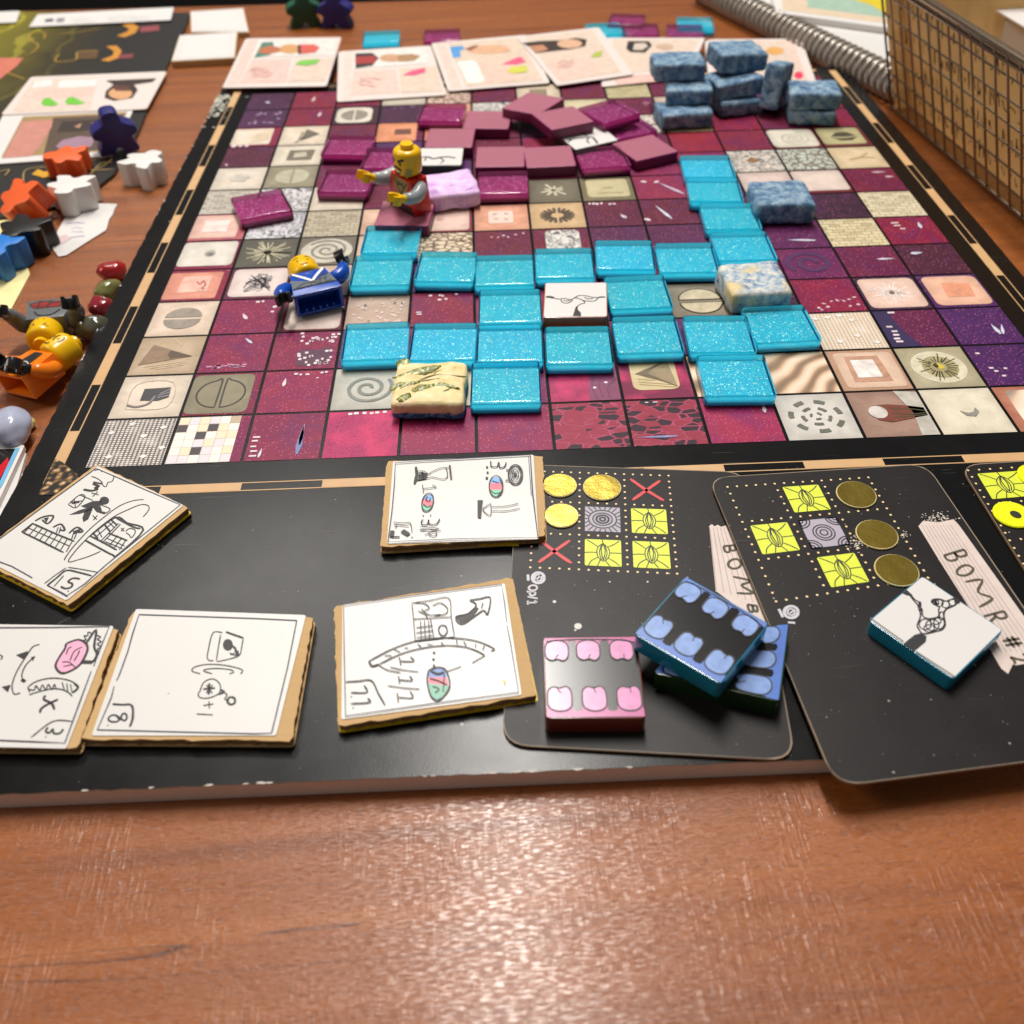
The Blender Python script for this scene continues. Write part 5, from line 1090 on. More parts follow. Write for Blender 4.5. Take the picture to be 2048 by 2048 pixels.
def coin(c, x, y, rx, ry, z, label, mat=None, ang=0, hole=False, tilt=(0, 0)):
    ctr = P(c, x, y, z + .0004); ed = P(c, x + rx, y, z + .0004); r = (ed - ctr).length
    th = Thing('foil_disc', label, 'disc', (ctr.x, ctr.y, z), GC if not mat else None)
    v, f = lathevf([(r * .99, 0), (r, .0001), (r, .0003), (r * .985, .0004)], 36)
    th.part('rim', (v, f), M_GRIM if not mat else mat, world=False)
    v, f = lathevf([(r * .96, .0004), (r * .95, .00052)], 36); th.part('foil_face', (v, f), M_GOLD if not mat else mat, world=False)
    if hole: th.part('dark_centre', flat([disc((-.0005, -.0003, .0006), r * .3, r * .26, 20)]), ink(srgb(38, 40, 20), .5), world=False)
    th.o.rotation_euler = (R_(tilt[0]), R_(tilt[1]), random.uniform(0, 6))
    return th
GLY = {'B': [[(0, 0), (0, 1)], [(0, 1), (.5, .95), (.55, .7), (.4, .55), (0, .5)], [(0, .5), (.6, .45), (.65, .15), (.4, 0), (0, 0)]],
       'O': [[(.35, 1), (.05, .8), (0, .4), (.2, .05), (.5, 0), (.75, .3), (.75, .7), (.55, .98), (.35, 1)]],
       'M': [[(0, 0), (.1, 1), (.45, .4), (.8, 1), (.95, 0)]],
       'R': [[(0, 0), (0, 1)], [(0, 1), (.5, .95), (.55, .7), (.4, .55), (0, .5)], [(.25, .5), (.65, 0)]],
       '#': [[(.2, 0), (.3, 1)], [(.55, 0), (.65, 1)], [(0, .35), (.85, .4)], [(0, .65), (.85, .7)]],
       '2': [[(0, .75), (.15, .97), (.45, .97), (.6, .72), (.4, .4), (0, .02), (.35, .08), (.7, 0)]],
       '0': [[(.3, 1), (.02, .75), (.02, .25), (.3, 0), (.58, .25), (.58, .75), (.3, 1)]],
       'p': [[(0, .65), (0, -.35)], [(0, .55), (.25, .68), (.5, .5), (.5, .15), (.25, 0), (0, .12)]],
       '/': [[(0, -.1), (.4, 1.05)]], '1': [[(.05, .75), (.3, 1), (.3, 0)], [(.02, 0), (.58, 0)]]}
def text(c, z, items, w_):
    out = []
    for ch, (ox, oy), (rx, ry), (ux, uy) in items:
        for s in GLY[ch]: out.append(([P(c, ox + a * rx + b * ux, oy + a * ry + b * uy, z) for a, b in s], 1))
    return ribbons(out, w_)
# left card
ZA = .0008
pcA = player_card('black player card with two red crosses, under the pink and blue teeth tiles', [('S', 1034, 928), ('S', 1490, 944), ('S', 1592, 1522), ('S', 1004, 1490)], ZA, [('Q', 82, 236), ('Q', 1083, 270), ('Q', 1148, 1010), ('Q', 40, 962)])
for a, b in ((2, 1), (1, 2), (2, 2)): seed_sticker(pcA, a, b)
silver(pcA, 1, 1, 0); xmark(pcA, 2, 0); xmark(pcA, 0, 2)
th, q, body, z = pcA
lb = th.part('torn_label', flat([PL('Q', [(1390, 650), (1410, 635), (1430, 652), (1455, 640), (1480, 655), (1515, 645), (1545, 700), (1850, 1400), (1700, 1330), (1440, 1140)], z + .00008)]), M_LBL, parent=body)
th.part('label_stripes', ribbons([([P('Q', 1395 + 26 * k, 660, z + .00011), P('Q', 1445 + 55 * k, 1130 + 18 * k, z + .00011)], 1) for k in range(6)], .00016, smooth=False), ink(srgb(170, 150, 146), .6), parent=body)
th.part('label_lettering', text('Q', z + .00016, [('B', (1500, 800), (10, 70), (85, -8)), ('O', (1530, 905), (12, 90), (95, -12)), ('M', (1570, 1030), (28, 130), (130, 20)), ('B', (1680, 1240), (15, 80), (70, 10))], .0006), ink(srgb(74, 66, 52), .6), parent=body)
th.part('printed_lettering', joinvf(text('Q', z + .0001, [('0', (28, 1098), (0, 62), (66, -2)), ('p', (36, 1145), (0, 56), (62, -2)), ('/', (26, 1182), (0, 36), (66, 0)), ('1', (22, 1212), (0, 52), (64, -2))], .00048),
        ribbons([([P('Q', x, y, z + .0001) for x, y in loop(100, 1040, 45, 40)], 1.2), ([P('Q', x, y, z + .0001) for x, y in loop(100, 1040, 26, 24)], .8), ([P('Q', 80, 1060, z + .0001), P('Q', 122, 1018, z + .0001)], .8), ([P('Q', 22, 1015, z + .0001), P('Q', 25, 1062, z + .0001)], 1.1)], .0006)), M_STEEL, parent=body)
th.part('paint_fleck', flat([[P('Q', x, y, z + .0001) for x, y in s] for s in (dot(222, 1220, 14), dot(400, 1405, 30), dot(925, 1070, 8), dot(640, 1070, 7), dot(380, 1435, 9))]), ink(srgb(206, 204, 196), .5), parent=body)
for x, y, rx, ry, l in ((262, 340, 130, 100, 'gold foil disc at the top left of the left player card, beside the hourglass card'), (582, 355, 145, 98, 'gold foil disc at the top middle of the left player card'), (275, 568, 130, 108, 'bright gold foil disc in the middle left square of the left player card')):
    coin('Q', x, y, rx, ry, ZA + .0001, l)
# middle card
ZB = .0021
pcB = player_card('black player card with three gold discs in its right column and a lettered label', [('S', 1416, 955), ('S', 1852, 927), ('S', 2242, 1500), ('S', 1672, 1574)], ZB, [('S', 1455, 974), ('R', 757, 283), ('R', 1207, 1040), ('S', 1552, 1203)])
for a, b in ((1, 0), (0, 1), (1, 2)): seed_sticker(pcB, a, b)
silver(pcB, 1, 1, 1)
th, q, body, z = pcB
lb = th.part('torn_label', flat([PL('R', [(1135, 650), (1170, 610), (1290, 620), (1400, 598), (1440, 640), (1932, 1330), (2100, 1600), (2080, 1690), (1932, 1690), (1870, 1700), (1850, 1690), (1812, 1765), (1760, 1725), (1690, 1605), (1500, 1235), (1300, 920)], z + .00008)]), M_LBL, parent=body)
th.part('label_stripes', ribbons([([P('R', 1160 + 27 * k, 640, z + .00011), P('R', 1720 + 40 * k, 1600, z + .00011)], 1) for k in range(9)], .00016, smooth=False), ink(srgb(178, 158, 154), .6), parent=body)
th.part('label_lettering', text('R', z + .00016, [('B', (1330, 870), (50, 72), (150, -45)), ('O', (1410, 975), (55, 80), (110, -45)), ('M', (1490, 1070), (110, 200), (115, -35)), ('R', (1630, 1330), (55, 80), (150, -40)), ('#', (1760, 1500), (60, 90), (120, -30)), ('2', (1830, 1640), (50, 70), (120, -30))], .00062), ink(srgb(80, 72, 58), .6), parent=body)
th.part('paper_scuff', flat([disc(P('R', 1270 + random.gauss(0, 65), 590 + random.gauss(0, 18), z + .00012), random.uniform(.00008, .0003), random.uniform(.00008, .0002), 6, lump=.4) for _ in range(70)] + [disc(P('R', 680 + random.gauss(0, 32), 770 + random.gauss(0, 24), z + .00012), random.uniform(.00008, .0003), random.uniform(.00008, .0002), 6, lump=.4) for _ in range(45)] + [disc(P('R', 1030 + random.gauss(0, 15), 715 + random.gauss(0, 14), z + .00012), .00015, .0001, 6, lump=.4) for _ in range(20)]), ink(srgb(220, 212, 200), .7), parent=body)
th.part('printed_lettering', ribbons([([P('R', x, y, z + .0001) for x, y in loop(175, 1298, 52, 44)], 1.2), ([P('R', x, y, z + .0001) for x, y in loop(175, 1298, 28, 24)], .7), ([P('R', 162, 1308, z + .0001), P('R', 194, 1288, z + .0001)], .7), ([P('R', 82, 1275, z + .0001), P('R', 112, 1338, z + .0001)], 1.1), ([P('R', 150, 1376, z + .0001), P('R', 205, 1380, z + .0001)], 1.0)], .0006), M_STEEL, parent=body)
for x, y, rx, ry, l in ((667, 408, 150, 100, 'gold foil disc at the top of the right column of the middle player card'), (823, 710, 158, 108, 'creased gold foil disc in the middle of the right column of the middle player card'), (972, 980, 166, 118, 'gold foil disc touching the white branch tile')):
    coin('R', x, y, rx, ry, ZB + .0001, l)
# right card
ZD = .0008
pcC = player_card('black player card at the right edge of the picture with yellow tokens', [('S', 1918, 930), ('S', 2352, 902), ('S', 2560, 1220), ('S', 2120, 1252)], ZD, [('R', 1510, 230), ('S', 2262, 920), ('S', 2400, 1110), ('S', 2066, 1160)])
seed_sticker(pcC, 0, 0)
MYT = ink(srgb(240, 240, 10), .4)
coin('R', 1848, 560, 145, 140, ZD + .0001, 'round yellow token with a dark centre at the right edge', MYT, hole=True)
coin('R', 2030, 270, 140, 110, ZD + .0001, 'plain round yellow token cut off by the right edge', MYT)
# dust and crumbs on the board and the cards
dz_ = []
for k in range(420):
    x, y = random.uniform(BX0, BX1), random.uniform(BY0, -.008 if random.random() < .7 else BY1); rr = abs(random.gauss(0, .00007)) + .00004
    dz_.append(disc((x, y, .00009), rr, rr * random.uniform(.4, 1), 6, random.uniform(0, 3), .3))
for k in range(46):
    x, y = random.uniform(BX0, BX1), random.uniform(BY0, -.01); a = random.uniform(0, 3.1); l = random.uniform(.0006, .003)
    dz_.append([Vector((x, y, .00009)), Vector((x + l * math.cos(a), y + l * math.sin(a), .00009)), Vector((x + l * math.cos(a) - .00004, y + l * math.sin(a) + .00005, .00009)), Vector((x - .00004, y + .00005, .00009))])
board.part('dust', flat(dz_), ink(srgb(150, 146, 138), .9))['kind'] = 'stuff'
for th_, q_, b_, z_ in (pcA, pcB):
    d2 = []
    for k in range(170):
        p = bil([P(*c_, z_) for c_ in ([('S', 1050, 945), ('S', 1480, 960), ('S', 1575, 1500), ('S', 1020, 1475)] if th_ is pcA[0] else [('S', 1435, 975), ('S', 1845, 945), ('S', 2200, 1480), ('S', 1685, 1550)])], random.random(), random.random())
        rr = abs(random.gauss(0, .00006)) + .00003; d2.append(disc(p + Vector((0, 0, .00004)), rr, rr * random.uniform(.5, 1), 6, 0, .3))
    th_.part('dust', flat(d2), ink(srgb(170, 162, 158), .9), parent=b_)['kind'] = 'stuff'
# ------------------------------------------------------------------ portrait cards along the far side of the board
def flatcard(name, label, cat, quad, z, t=.0004, mat=None, r=.002, group=None, bend=0):
    pts = [P(*q, z) for q in quad]; c = centroid(pts)
    th = Thing(name, label, cat, (c.x, c.y, z - t), group)
    b = th.part('card_stock', prism(round_poly(pts, r, 3), t), mat or M_WHITE)
    return th, pts, b, z
def onface(fc, items):
    th, pts, b, z = fc
    for i, (nm, vf, m) in enumerate(items): th.part(nm, ([Vector(p) + Vector((0, 0, .00006 + .00003 * i)) for p in vf[0]], vf[1]), m, parent=b)
PCG = 'pink portrait cards along the far side of the board'
SK, PINKT, PNL = ink(srgb(226, 172, 132), .5), ink(srgb(236, 198, 186), .5), ink(srgb(228, 208, 192), .5)
def fill(c, z, col, *ps, name='printed_shape', rough=.45): return (name, flat([PL(c, p, z) for p in ps]), ink(tuple(x * .86 for x in srgb(*col)), rough, vary=.22))
def scr(c, z, x0, y0, x1, y1, n, col=(168, 108, 108), w_=.00045):
    out = []
    for k in range(n):
        y = y0 + (y1 - y0) * k / max(1, n - 1); xa, xb = x0 + random.uniform(0, 25), x1 - random.uniform(0, 70); m = 7
        out.append([(xa + (xb - xa) * i / m, y + random.uniform(-7, 7)) for i in range(m + 1)])
    return ('printed_text', ribbons(st(c, z, *out), w_), ink(srgb(*col), .5))
ZP = .0010
f1 = flatcard('portrait_card', 'portrait card with a green leaf mark, first from the left', 'card', [('F', 345, 290), ('F', 1067, 280), ('F', 955, 650), ('F', 168, 662)], ZP + .0012, mat=M_PINKCARD, group=PCG)
zz = f1[3]
onface(f1, [fill('F', zz, (234, 206, 196), [(365, 300), (440, 298), (290, 640), (200, 642)]), fill('F', zz, (238, 200, 190), [(400, 450), (690, 446), (650, 622), (300, 630)]), fill('F', zz, (230, 206, 190), [(720, 446), (1010, 440), (940, 612), (660, 620)]), fill('F', zz, (232, 226, 220), [(440, 306), (1040, 298), (1010, 420), (400, 434)]),
    fill('F', zz, (70, 130, 112), [(470, 322), (550, 318), (560, 350), (520, 372), (530, 420), (410, 436), (440, 380)]), fill('F', zz, (190, 112, 74), [(450, 372), (520, 345), (600, 360), (620, 390), (520, 412), (440, 400)]), fill('F', zz, (214, 160, 104), loop(680, 372, 80, 36)[:-1]), fill('F', zz, (216, 96, 84), [(745, 340), (860, 338), (905, 360), (870, 400), (760, 412)]), fill('F', zz, (92, 58, 42), [(735, 345), (760, 345), (765, 410), (740, 412)]),
    fill('F', zz, (126, 200, 84), [(720, 490), (760, 462), (850, 452), (905, 452), (880, 484), (800, 500)]), scr('F', zz, 370, 520, 560, 580, 4)])
f2 = flatcard('portrait_card', 'portrait card with a single pink mark, second from the left', 'card', [('F', 1045, 388), ('F', 1742, 343), ('F', 1862, 716), ('F', 1033, 768)], ZP, mat=M_PINKCARD, group=PCG); zz = f2[3]
onface(f2, [fill('F', zz, (236, 214, 204), [(1090, 392), (1150, 388), (1140, 742), (1080, 746)]), fill('F', zz, (238, 204, 192), [(1160, 536), (1480, 524), (1510, 700), (1140, 720)]), fill('F', zz, (228, 206, 188), [(1500, 520), (1790, 500), (1830, 690), (1520, 704)]), fill('F', zz, (236, 230, 224), [(1165, 398), (1700, 360), (1730, 480), (1165, 520)]),
    fill('F', zz, (46, 40, 42), [(1172, 406), (1300, 400), (1350, 440), (1300, 500), (1175, 518)]), fill('F', zz, (170, 56, 54), [(1172, 430), (1310, 424), (1340, 446), (1310, 480), (1172, 486)]), fill('F', zz, (206, 160, 128), loop(1440, 440, 85, 30)[:-1]), fill('F', zz, (176, 136, 96), [(1490, 418), (1600, 410), (1665, 425), (1620, 460), (1500, 470)]), fill('F', zz, (238, 92, 136), [(1530, 572), (1600, 535), (1700, 515), (1700, 548), (1620, 572)]), scr('F', zz, 1190, 600, 1370, 650, 3)])
f3 = flatcard('portrait_card', 'portrait card with a pink and a yellow mark, third from the left', 'card', [('H', 235, 326), ('H', 952, 262), ('H', 1132, 625), ('H', 365, 687)], ZP + .0005, mat=M_PINKCARD, group=PCG); zz = f3[3]
onface(f3, [fill('H', zz, (232, 208, 196), [(270, 330), (340, 325), (470, 660), (390, 668)]), fill('H', zz, (226, 204, 184), [(360, 330), (900, 285), (1080, 610), (500, 655)]), fill('H', zz, (240, 236, 232), [(430, 470), (540, 455), (580, 470), (640, 610), (600, 630), (510, 630)]), fill('H', zz, (238, 200, 184), [(600, 480), (860, 460), (900, 600), (660, 622)]),
    fill('H', zz, (84, 156, 220), [(378, 355), (470, 348), (490, 372), (450, 385), (460, 430), (400, 440)]), fill('H', zz, (226, 176, 140), [(540, 352), (700, 342), (800, 346), (840, 386), (760, 402), (580, 410), (520, 390)]), fill('H', zz, (150, 96, 66), [(490, 370), (560, 345), (600, 348), (570, 365), (530, 388)]), fill('H', zz, (240, 96, 132), [(770, 490), (850, 450), (910, 430), (950, 470), (880, 490)]), fill('H', zz, (214, 214, 84), [(800, 540), (850, 508), (960, 500), (960, 545), (860, 560)])])
f4 = flatcard('portrait_card', 'portrait card with a long-haired head lying sideways, fourth from the left', 'card', [('H', 880, 276), ('H', 1500, 205), ('H', 1765, 560), ('H', 1185, 646)], ZP + .0011, mat=M_PINKCARD, group=PCG); zz = f4[3]
onface(f4, [fill('H', zz, (228, 206, 188), [(940, 285), (1450, 225), (1670, 545), (1210, 620)]), fill('H', zz, (238, 202, 188), [(1090, 480), (1440, 430), (1510, 560), (1200, 608)]), fill('H', zz, (58, 42, 36), [(920, 325), (1060, 310), (1200, 305), (1330, 286), (1410, 300), (1400, 350), (1300, 372), (1100, 395), (1020, 405), (1000, 370)]), fill('H', zz, (196, 138, 106), [(970, 350), (1080, 340), (1120, 375), (1020, 402)]), fill('H', zz, (224, 178, 146), loop(1280, 332, 95, 34)[:-1]), fill('H', zz, (176, 190, 74), [(1440, 430), (1480, 395), (1530, 385), (1520, 425), (1480, 436)]), scr('H', zz, 1180, 470, 1350, 510, 3)])
f5 = flatcard('portrait_card', 'portrait card with a dark hexagon frame, left of the blue clay pile', 'card', [('H', 1562, 285), ('E', 605, 285), ('E', 470, 590), ('H', 1520, 655)], ZP, mat=M_PINKCARD, group=PCG); zz = f5[3]
onface(f5, [fill('E', zz, (230, 208, 190), [(-90, 300), (560, 300), (440, 520), (-100, 560)]), fill('E', zz, (236, 196, 184), [(-90, 580), (430, 540), (420, 600), (-60, 640)]), fill('E', zz, (40, 32, 32), [(20, 312), (180, 312), (205, 345), (150, 400), (40, 395), (10, 370)]), fill('E', zz, (214, 200, 186), [(70, 330), (150, 326), (175, 350), (130, 380), (60, 378)]), fill('E', zz, (206, 176, 150), loop(300, 355, 70, 22)[:-1])])
f6 = flatcard('portrait_card', 'portrait card behind the blue clay pile, at the board corner', 'card', [('E', 600, 296), ('E', 1330, 292), ('E', 1450, 640), ('E', 640, 690)], ZP + .0006, mat=M_PINKCARD, r=.006, group=PCG); zz = f6[3]
onface(f6, [fill('E', zz, (234, 206, 192), [(640, 310), (1270, 308), (1380, 610), (680, 650)]), fill('E', zz, (226, 206, 190), [(700, 325), (1200, 325), (1300, 590), (740, 630)]), fill('E', zz, (228, 170, 96), loop(1130, 385, 70, 30)[:-1]), fill('E', zz, (232, 60, 96), loop(1310, 570, 35, 28)[:-1])])
# ------------------------------------------------------------------ things on the left of the board
def m_mat():
    t = NT('game_mat_print'); v = t.obj(); sx = t.n('SeparateXYZ', {0: v})
    n = t.noise(v, 14, 5, .6, .6)
    k = t.math('ADD', sx.outputs[0], t.math('MULTIPLY', t.math('SUBTRACT', n, .5), .06))
    c = t.ramp(t.math('MULTIPLY_ADD', k, 4.0, .5), [(.05, srgb(150, 138, 20)), (.3, srgb(112, 104, 18)), (.46, srgb(52, 44, 14)), (.58, srgb(28, 26, 24)), (1, srgb(34, 33, 34))])
    w_ = t.n('TexWave', {'Vector': v, 'Scale': 14.0, 'Distortion': 12.0, 'Detail': 3.0}).outputs[1]
    c = t.mix(t.math('MULTIPLY', t.ramp(w_, [(.9, 0), (.98, 1)]), t.ramp(t.math('MULTIPLY_ADD', k, 4.0, .5), [(.3, .5), (.5, 0)])), c, srgb(190, 180, 60))
    t.bs(Base_Color=c, Roughness=.42); return t.m
zm = TZ + .0016
mt = Thing('game_mat', 'dark folding game map with a yellow-green picture, at the far left', 'game map', P('I', 300, 700, TZ), None)
mb = mt.part('map_sheet', prism(PL('I', [(-700, 92), (150, 88), (1440, 96), (1400, 200), (1130, 780), (1040, 1000), (860, 1310), (720, 1420), (400, 1560), (0, 1640), (-700, 1660)], zm), .0016), m_mat())
ORG, GLD = (206, 140, 46), (196, 160, 60)
items = [fill('I', zm, ORG, [(920, 190), (1000, 178), (1050, 205), (1020, 250), (940, 282), (880, 270), (960, 240), (975, 215)]), fill('I', zm, ORG, [(800, 350), (880, 345), (920, 385), (890, 440), (820, 465), (760, 455), (850, 420), (860, 385)]), fill('I', zm, (150, 70, 76), [(1060, 205), (1200, 190), (1205, 230), (1060, 245)]), fill('I', zm, (130, 62, 66), [(900, 415), (1010, 405), (1000, 440), (890, 445)]),
    fill('I', zm, (96, 68, 34), [(580, 390), (750, 380), (730, 445), (570, 450)]), fill('I', zm, (212, 120, 100), [(0, 440), (180, 440), (130, 500), (0, 600), (-200, 640), (-200, 460)]), ('printed_lines', ribbons(st('I', zm, [(450, 410), (420, 465), (570, 455), (590, 395), (740, 385)], [(190, 420), (250, 395), (290, 345), (240, 310), (220, 280), (270, 240), (340, 260), (330, 300)], [(440, 260), (600, 245), (760, 215)], [(30, 540), (120, 575), (190, 600)]), .0007), ink(srgb(176, 140, 50), .5)),
    fill('I', zm, (214, 160, 30), [(240, 1320), (290, 1280), (330, 1300), (420, 1290), (440, 1310), (400, 1340), (330, 1345)]), fill('I', zm, (206, 150, 30), [(80, 1530), (150, 1500), (180, 1530), (130, 1560)]), ('printed_lines', ribbons(st('I', zm, [(180, 1375), (210, 1280), (480, 1260)], [(60, 1560), (90, 1465), (390, 1440), (340, 1530)], [(0, 1300), (70, 1285), (40, 1330)], [(640, 1240), (720, 1210), (850, 1190), (780, 1260), (690, 1290), (860, 1280)], [(680, 1330), (760, 1240), (850, 1230)]), .0007), ink(srgb(150, 126, 70), .5))]
for i, (nm, vf, m) in enumerate(items): mt.part(nm, ([Vector(p) + Vector((0, 0, .00006 + .00003 * i)) for p in vf[0]], vf[1]), m, parent=mb)
zc = zm + .0012
fL = flatcard('portrait_card', 'portrait card turned sideways with two green leaf marks, on the dark map', 'card', [('I', 235, 580), ('I', 1260, 538), ('I', 1106, 822), ('I', 8, 866)], zc, t=.0005, group=None, mat=M_PINKCARD); zz = zc
onface(fL, [fill('I', zz, (232, 210, 196), [(250, 600), (740, 590), (680, 830), (90, 848)]), fill('I', zz, (238, 202, 190), [(270, 680), (720, 660), (700, 720), (210, 745)]), fill('I', zz, (240, 236, 232), [(270, 610), (390, 604), (400, 650), (240, 668)]), fill('I', zz, (240, 236, 232), [(450, 610), (740, 600), (720, 655), (440, 668)]), fill('I', zz, (116, 202, 62), [(312, 780), (330, 748), (370, 735), (445, 790), (400, 802), (330, 800)]), fill('I', zz, (116, 202, 62), [(492, 772), (510, 742), (550, 732), (645, 780), (580, 792), (510, 790)]),
    fill('I', zz, (58, 40, 34), [(800, 610), (1180, 594), (1150, 620), (1010, 640), (1040, 680), (1000, 740), (860, 762), (790, 740), (800, 690), (860, 640)]), fill('I', zz, (222, 168, 122), loop(910, 710, 90, 44)[:-1]), fill('I', zz, (96, 58, 44), [(860, 650), (960, 648), (1000, 690), (930, 690), (870, 690)])])
fP = flatcard('picture_card', 'picture card with a brown cave photo and a pink patch, under the dark blue meeple', 'card', [('I', 20, 870), ('I', 1005, 830), ('I', 850, 1175), ('I', -160, 1246)], zc - .0005, t=.0005); zz = fP[3]
onface(fP, [fill('I', zz, (170, 140, 96), [(175, 880), (960, 845), (830, 1140), (10, 1190)]), fill('I', zz, (90, 72, 58), [(400, 890), (940, 862), (820, 1130), (330, 1160)]), fill('I', zz, (206, 140, 126), [(170, 920), (400, 905), (390, 960), (300, 1110), (230, 1180), (20, 1195)]), fill('I', zz, (56, 44, 38), [(470, 920), (800, 900), (760, 960), (620, 990), (430, 1000)]), fill('I', zz, (164, 130, 150), [(470, 1060), (600, 1030), (720, 1040), (690, 1110), (460, 1130), (420, 1110)]), fill('I', zz, (190, 140, 120), [(560, 960), (620, 930), (600, 970)]), fill('I', zz, (190, 140, 120), [(690, 930), (760, 920), (740, 960)])])
ws = flatcard('paper_slip', 'long white printed slip at the far edge of the table', 'paper', [('I', 285, 108), ('I', 1312, 54), ('I', 1288, 150), ('I', 218, 202)], zm + .0011, t=.0004, r=.0008)
onface(ws, [scr('I', ws[3], 540, 145, 730, 165, 2, (150, 150, 160)), scr('I', ws[3], 800, 130, 1150, 150, 2, (160, 160, 170)), fill('I', ws[3], (70, 70, 90), [(340, 148), (395, 140), (410, 160), (340, 168)]), fill('I', ws[3], (140, 140, 150), [(430, 140), (490, 136), (480, 166), (425, 168)])])
flatcard('paper_slip', 'white paper corner at the far left edge', 'paper', [('I', -200, 96), ('I', 152, 82), ('I', 122, 168), ('I', -260, 180)], zm + .0011, t=.0004)
for q, z0, lb in (([('I', 1440, 86), ('I', 1832, 62), ('I', 1872, 238), ('I', 1448, 240)], TZ + .0030, 'white cardboard card, the farther of two at the top left'), ([('I', 1360, 266), ('I', 1786, 240), ('I', 1766, 432), ('I', 1298, 458)], TZ + .0036, 'white cardboard card, the nearer of two at the top left')):
    pts = [P(*k, z0) for k in q]; c = centroid(pts); th = Thing('white_card', lb, 'card', (c.x, c.y, TZ), 'white cardboard cards at the top left')
    th.part('cardboard', prism([c + (p - c) * 1.03 - Vector((0, 0, .00032)) for p in pts], z0 - TZ - .0005), M_KRAFT); fb = th.part('paper_face', prism(pts, .0003), M_WHITE)
    th.part('pencil_text', ([Vector(p) + Vector((0, 0, .0001)) for p in scr('S', z0, *[0] * 4, 1)[1][0]], scr('S', z0, *[0] * 4, 1)[1][1]), M_INK, parent=fb) if False else None
    cx = [c + (p - c) * .86 for p in pts]; th.part('thin_border', ribbons([(cx + cx[:1], 1)], .00035, smooth=False), ink(srgb(196, 190, 186), .5), parent=fb).location.z += .0001
# torn paper with writing
tp = flatcard('torn_paper', 'torn scrap of white paper with faint writing under the white meeple', 'paper', [('I', 430, 1750), ('I', 545, 1545), ('I', 700, 1530), ('I', 885, 1540)] + [('I', 862, 1580), ('I', 850, 1620), ('I', 825, 1650), ('I', 800, 1735), ('I', 640, 1835), ('I', 500, 1925), ('I', 440, 1935), ('I', 380, 1850)], TZ + .0006, t=.0005, r=.0004)
onface(tp, [scr('I', tp[3], 520, 1720, 680, 1750, 2, (170, 160, 190)), ('blue_pen', ribbons(st('I', tp[3], [(500, 1690), (560, 1680), (640, 1685)], [(470, 1800), (560, 1790), (640, 1780)]), .0004), ink(srgb(120, 110, 190), .5)), fill('I', tp[3], (226, 200, 200), [(420, 1790), (500, 1770), (540, 1800), (440, 1860)])])
sn = newobj('sticky_note', *prism(PL('S', [(-60, 425), (20, 436), (60, 548), (22, 618), (-60, 660)], TZ + .0004), .0003), ink(srgb(232, 222, 160), .6)); tag(sn, 'pale yellow sticky note under the blue meeple', 'paper')
# ---- meeples
def meeple_outline(s):
    h = [(0, 1.0), (.13, .985), (.2, .92), (.22, .83), (.2, .75), (.3, .69), (.46, .62), (.54, .53), (.52, .43), (.42, .385), (.36, .36), (.4, .22), (.48, .08), (.46, .01), (.4, 0), (.2, 0), (.14, .03), (.08, .11), (0, .15)]
    pts = h + [(-x, y) for x, y in h[::-1][1:-1]]
    return [Vector((x * s, (y - .45) * s, 0)) for x, y in pts]
def meeple(label, base, rz, mat, flatlying=True, s=.0165, d=.0098, tilt=(0, 0), lift=0.0):
    o_ = meeple_outline(s); n = len(o_)
    v = [p + Vector((0, 0, d)) for p in o_] + [p.copy() for p in o_]
    a = sum((o_[i].x * o_[(i + 1) % n].y - o_[(i + 1) % n].x * o_[i].y) for i in range(n))
    f = [tuple(range(n)), tuple(range(2 * n - 1, n - 1, -1))] + [(i, i + n, (i + 1) % n + n, (i + 1) % n) for i in range(n)]
    if a < 0: f = [q[::-1] for q in f]
    o = newobj('meeple', v, f, mat, bevel=.00045, segs=2)
    M = Matrix.Translation(base + Vector((0, 0, lift))) @ Matrix.Rotation(R_(rz), 4, 'Z')
    if not flatlying: M = M @ Matrix.Translation((0, 0, s * .45)) @ Matrix.Rotation(R_(90), 4, 'X') @ Matrix.Translation((0, 0, -d / 2))
    else: M = M @ Matrix.Rotation(R_(tilt[0]), 4, 'X') @ Matrix.Rotation(R_(tilt[1]), 4, 'Y')
    o.matrix_world = M; tag(o, label, 'meeple', 'wooden meeples'); return o
MW, MO, MBk, MBl, MN, MG_ = m_paintwood('white_paint', (.76, .75, .73)), m_paintwood('orange_paint', srgb(240, 100, 42)), m_paintwood('black_paint', (.008, .008, .008), .35), m_paintwood('blue_paint', srgb(24, 120, 210)), m_paintwood('navy_paint', srgb(34, 32, 110)), m_paintwood('green_paint', srgb(20, 84, 60))
meeple('white wooden meeple lying flat, the one nearer the board edge', P('I', 1130, 1370, TZ), -28, MW)
meeple('white wooden meeple lying on the torn paper', P('I', 590, 1560, TZ + .0008), 175, MW)
meeple('bright orange wooden meeple tipped on its side by the black one', P('I', 285, 1640, TZ + .0002), 150, MO, tilt=(-26, 8), lift=.0022)
meeple('orange wooden meeple behind the white one', P('I', 545, 1310, zm + .0002), 95, MO, tilt=(0, 0), d=.0085)
meeple('black wooden meeple lying beside the torn paper', P('I', 240, 1880, TZ + .0006), 160, MBk)
meeple('blue wooden meeple cut off by the left edge', P('U', 40, 330, TZ + .0006), 70, MBl)
meeple('dark blue wooden meeple standing on the picture card', P('I', 900, 1130, zc + .0001), 24, MN, False, s=.0175)
meeple('dark green wooden meeple standing at the far edge', P('F', 800, 195, TZ), 10, MG_, False, s=.0185)
meeple('dark blue wooden meeple standing at the far edge beside the green one', P('F', 1040, 200, TZ), -8, MN, False, s=.0185)
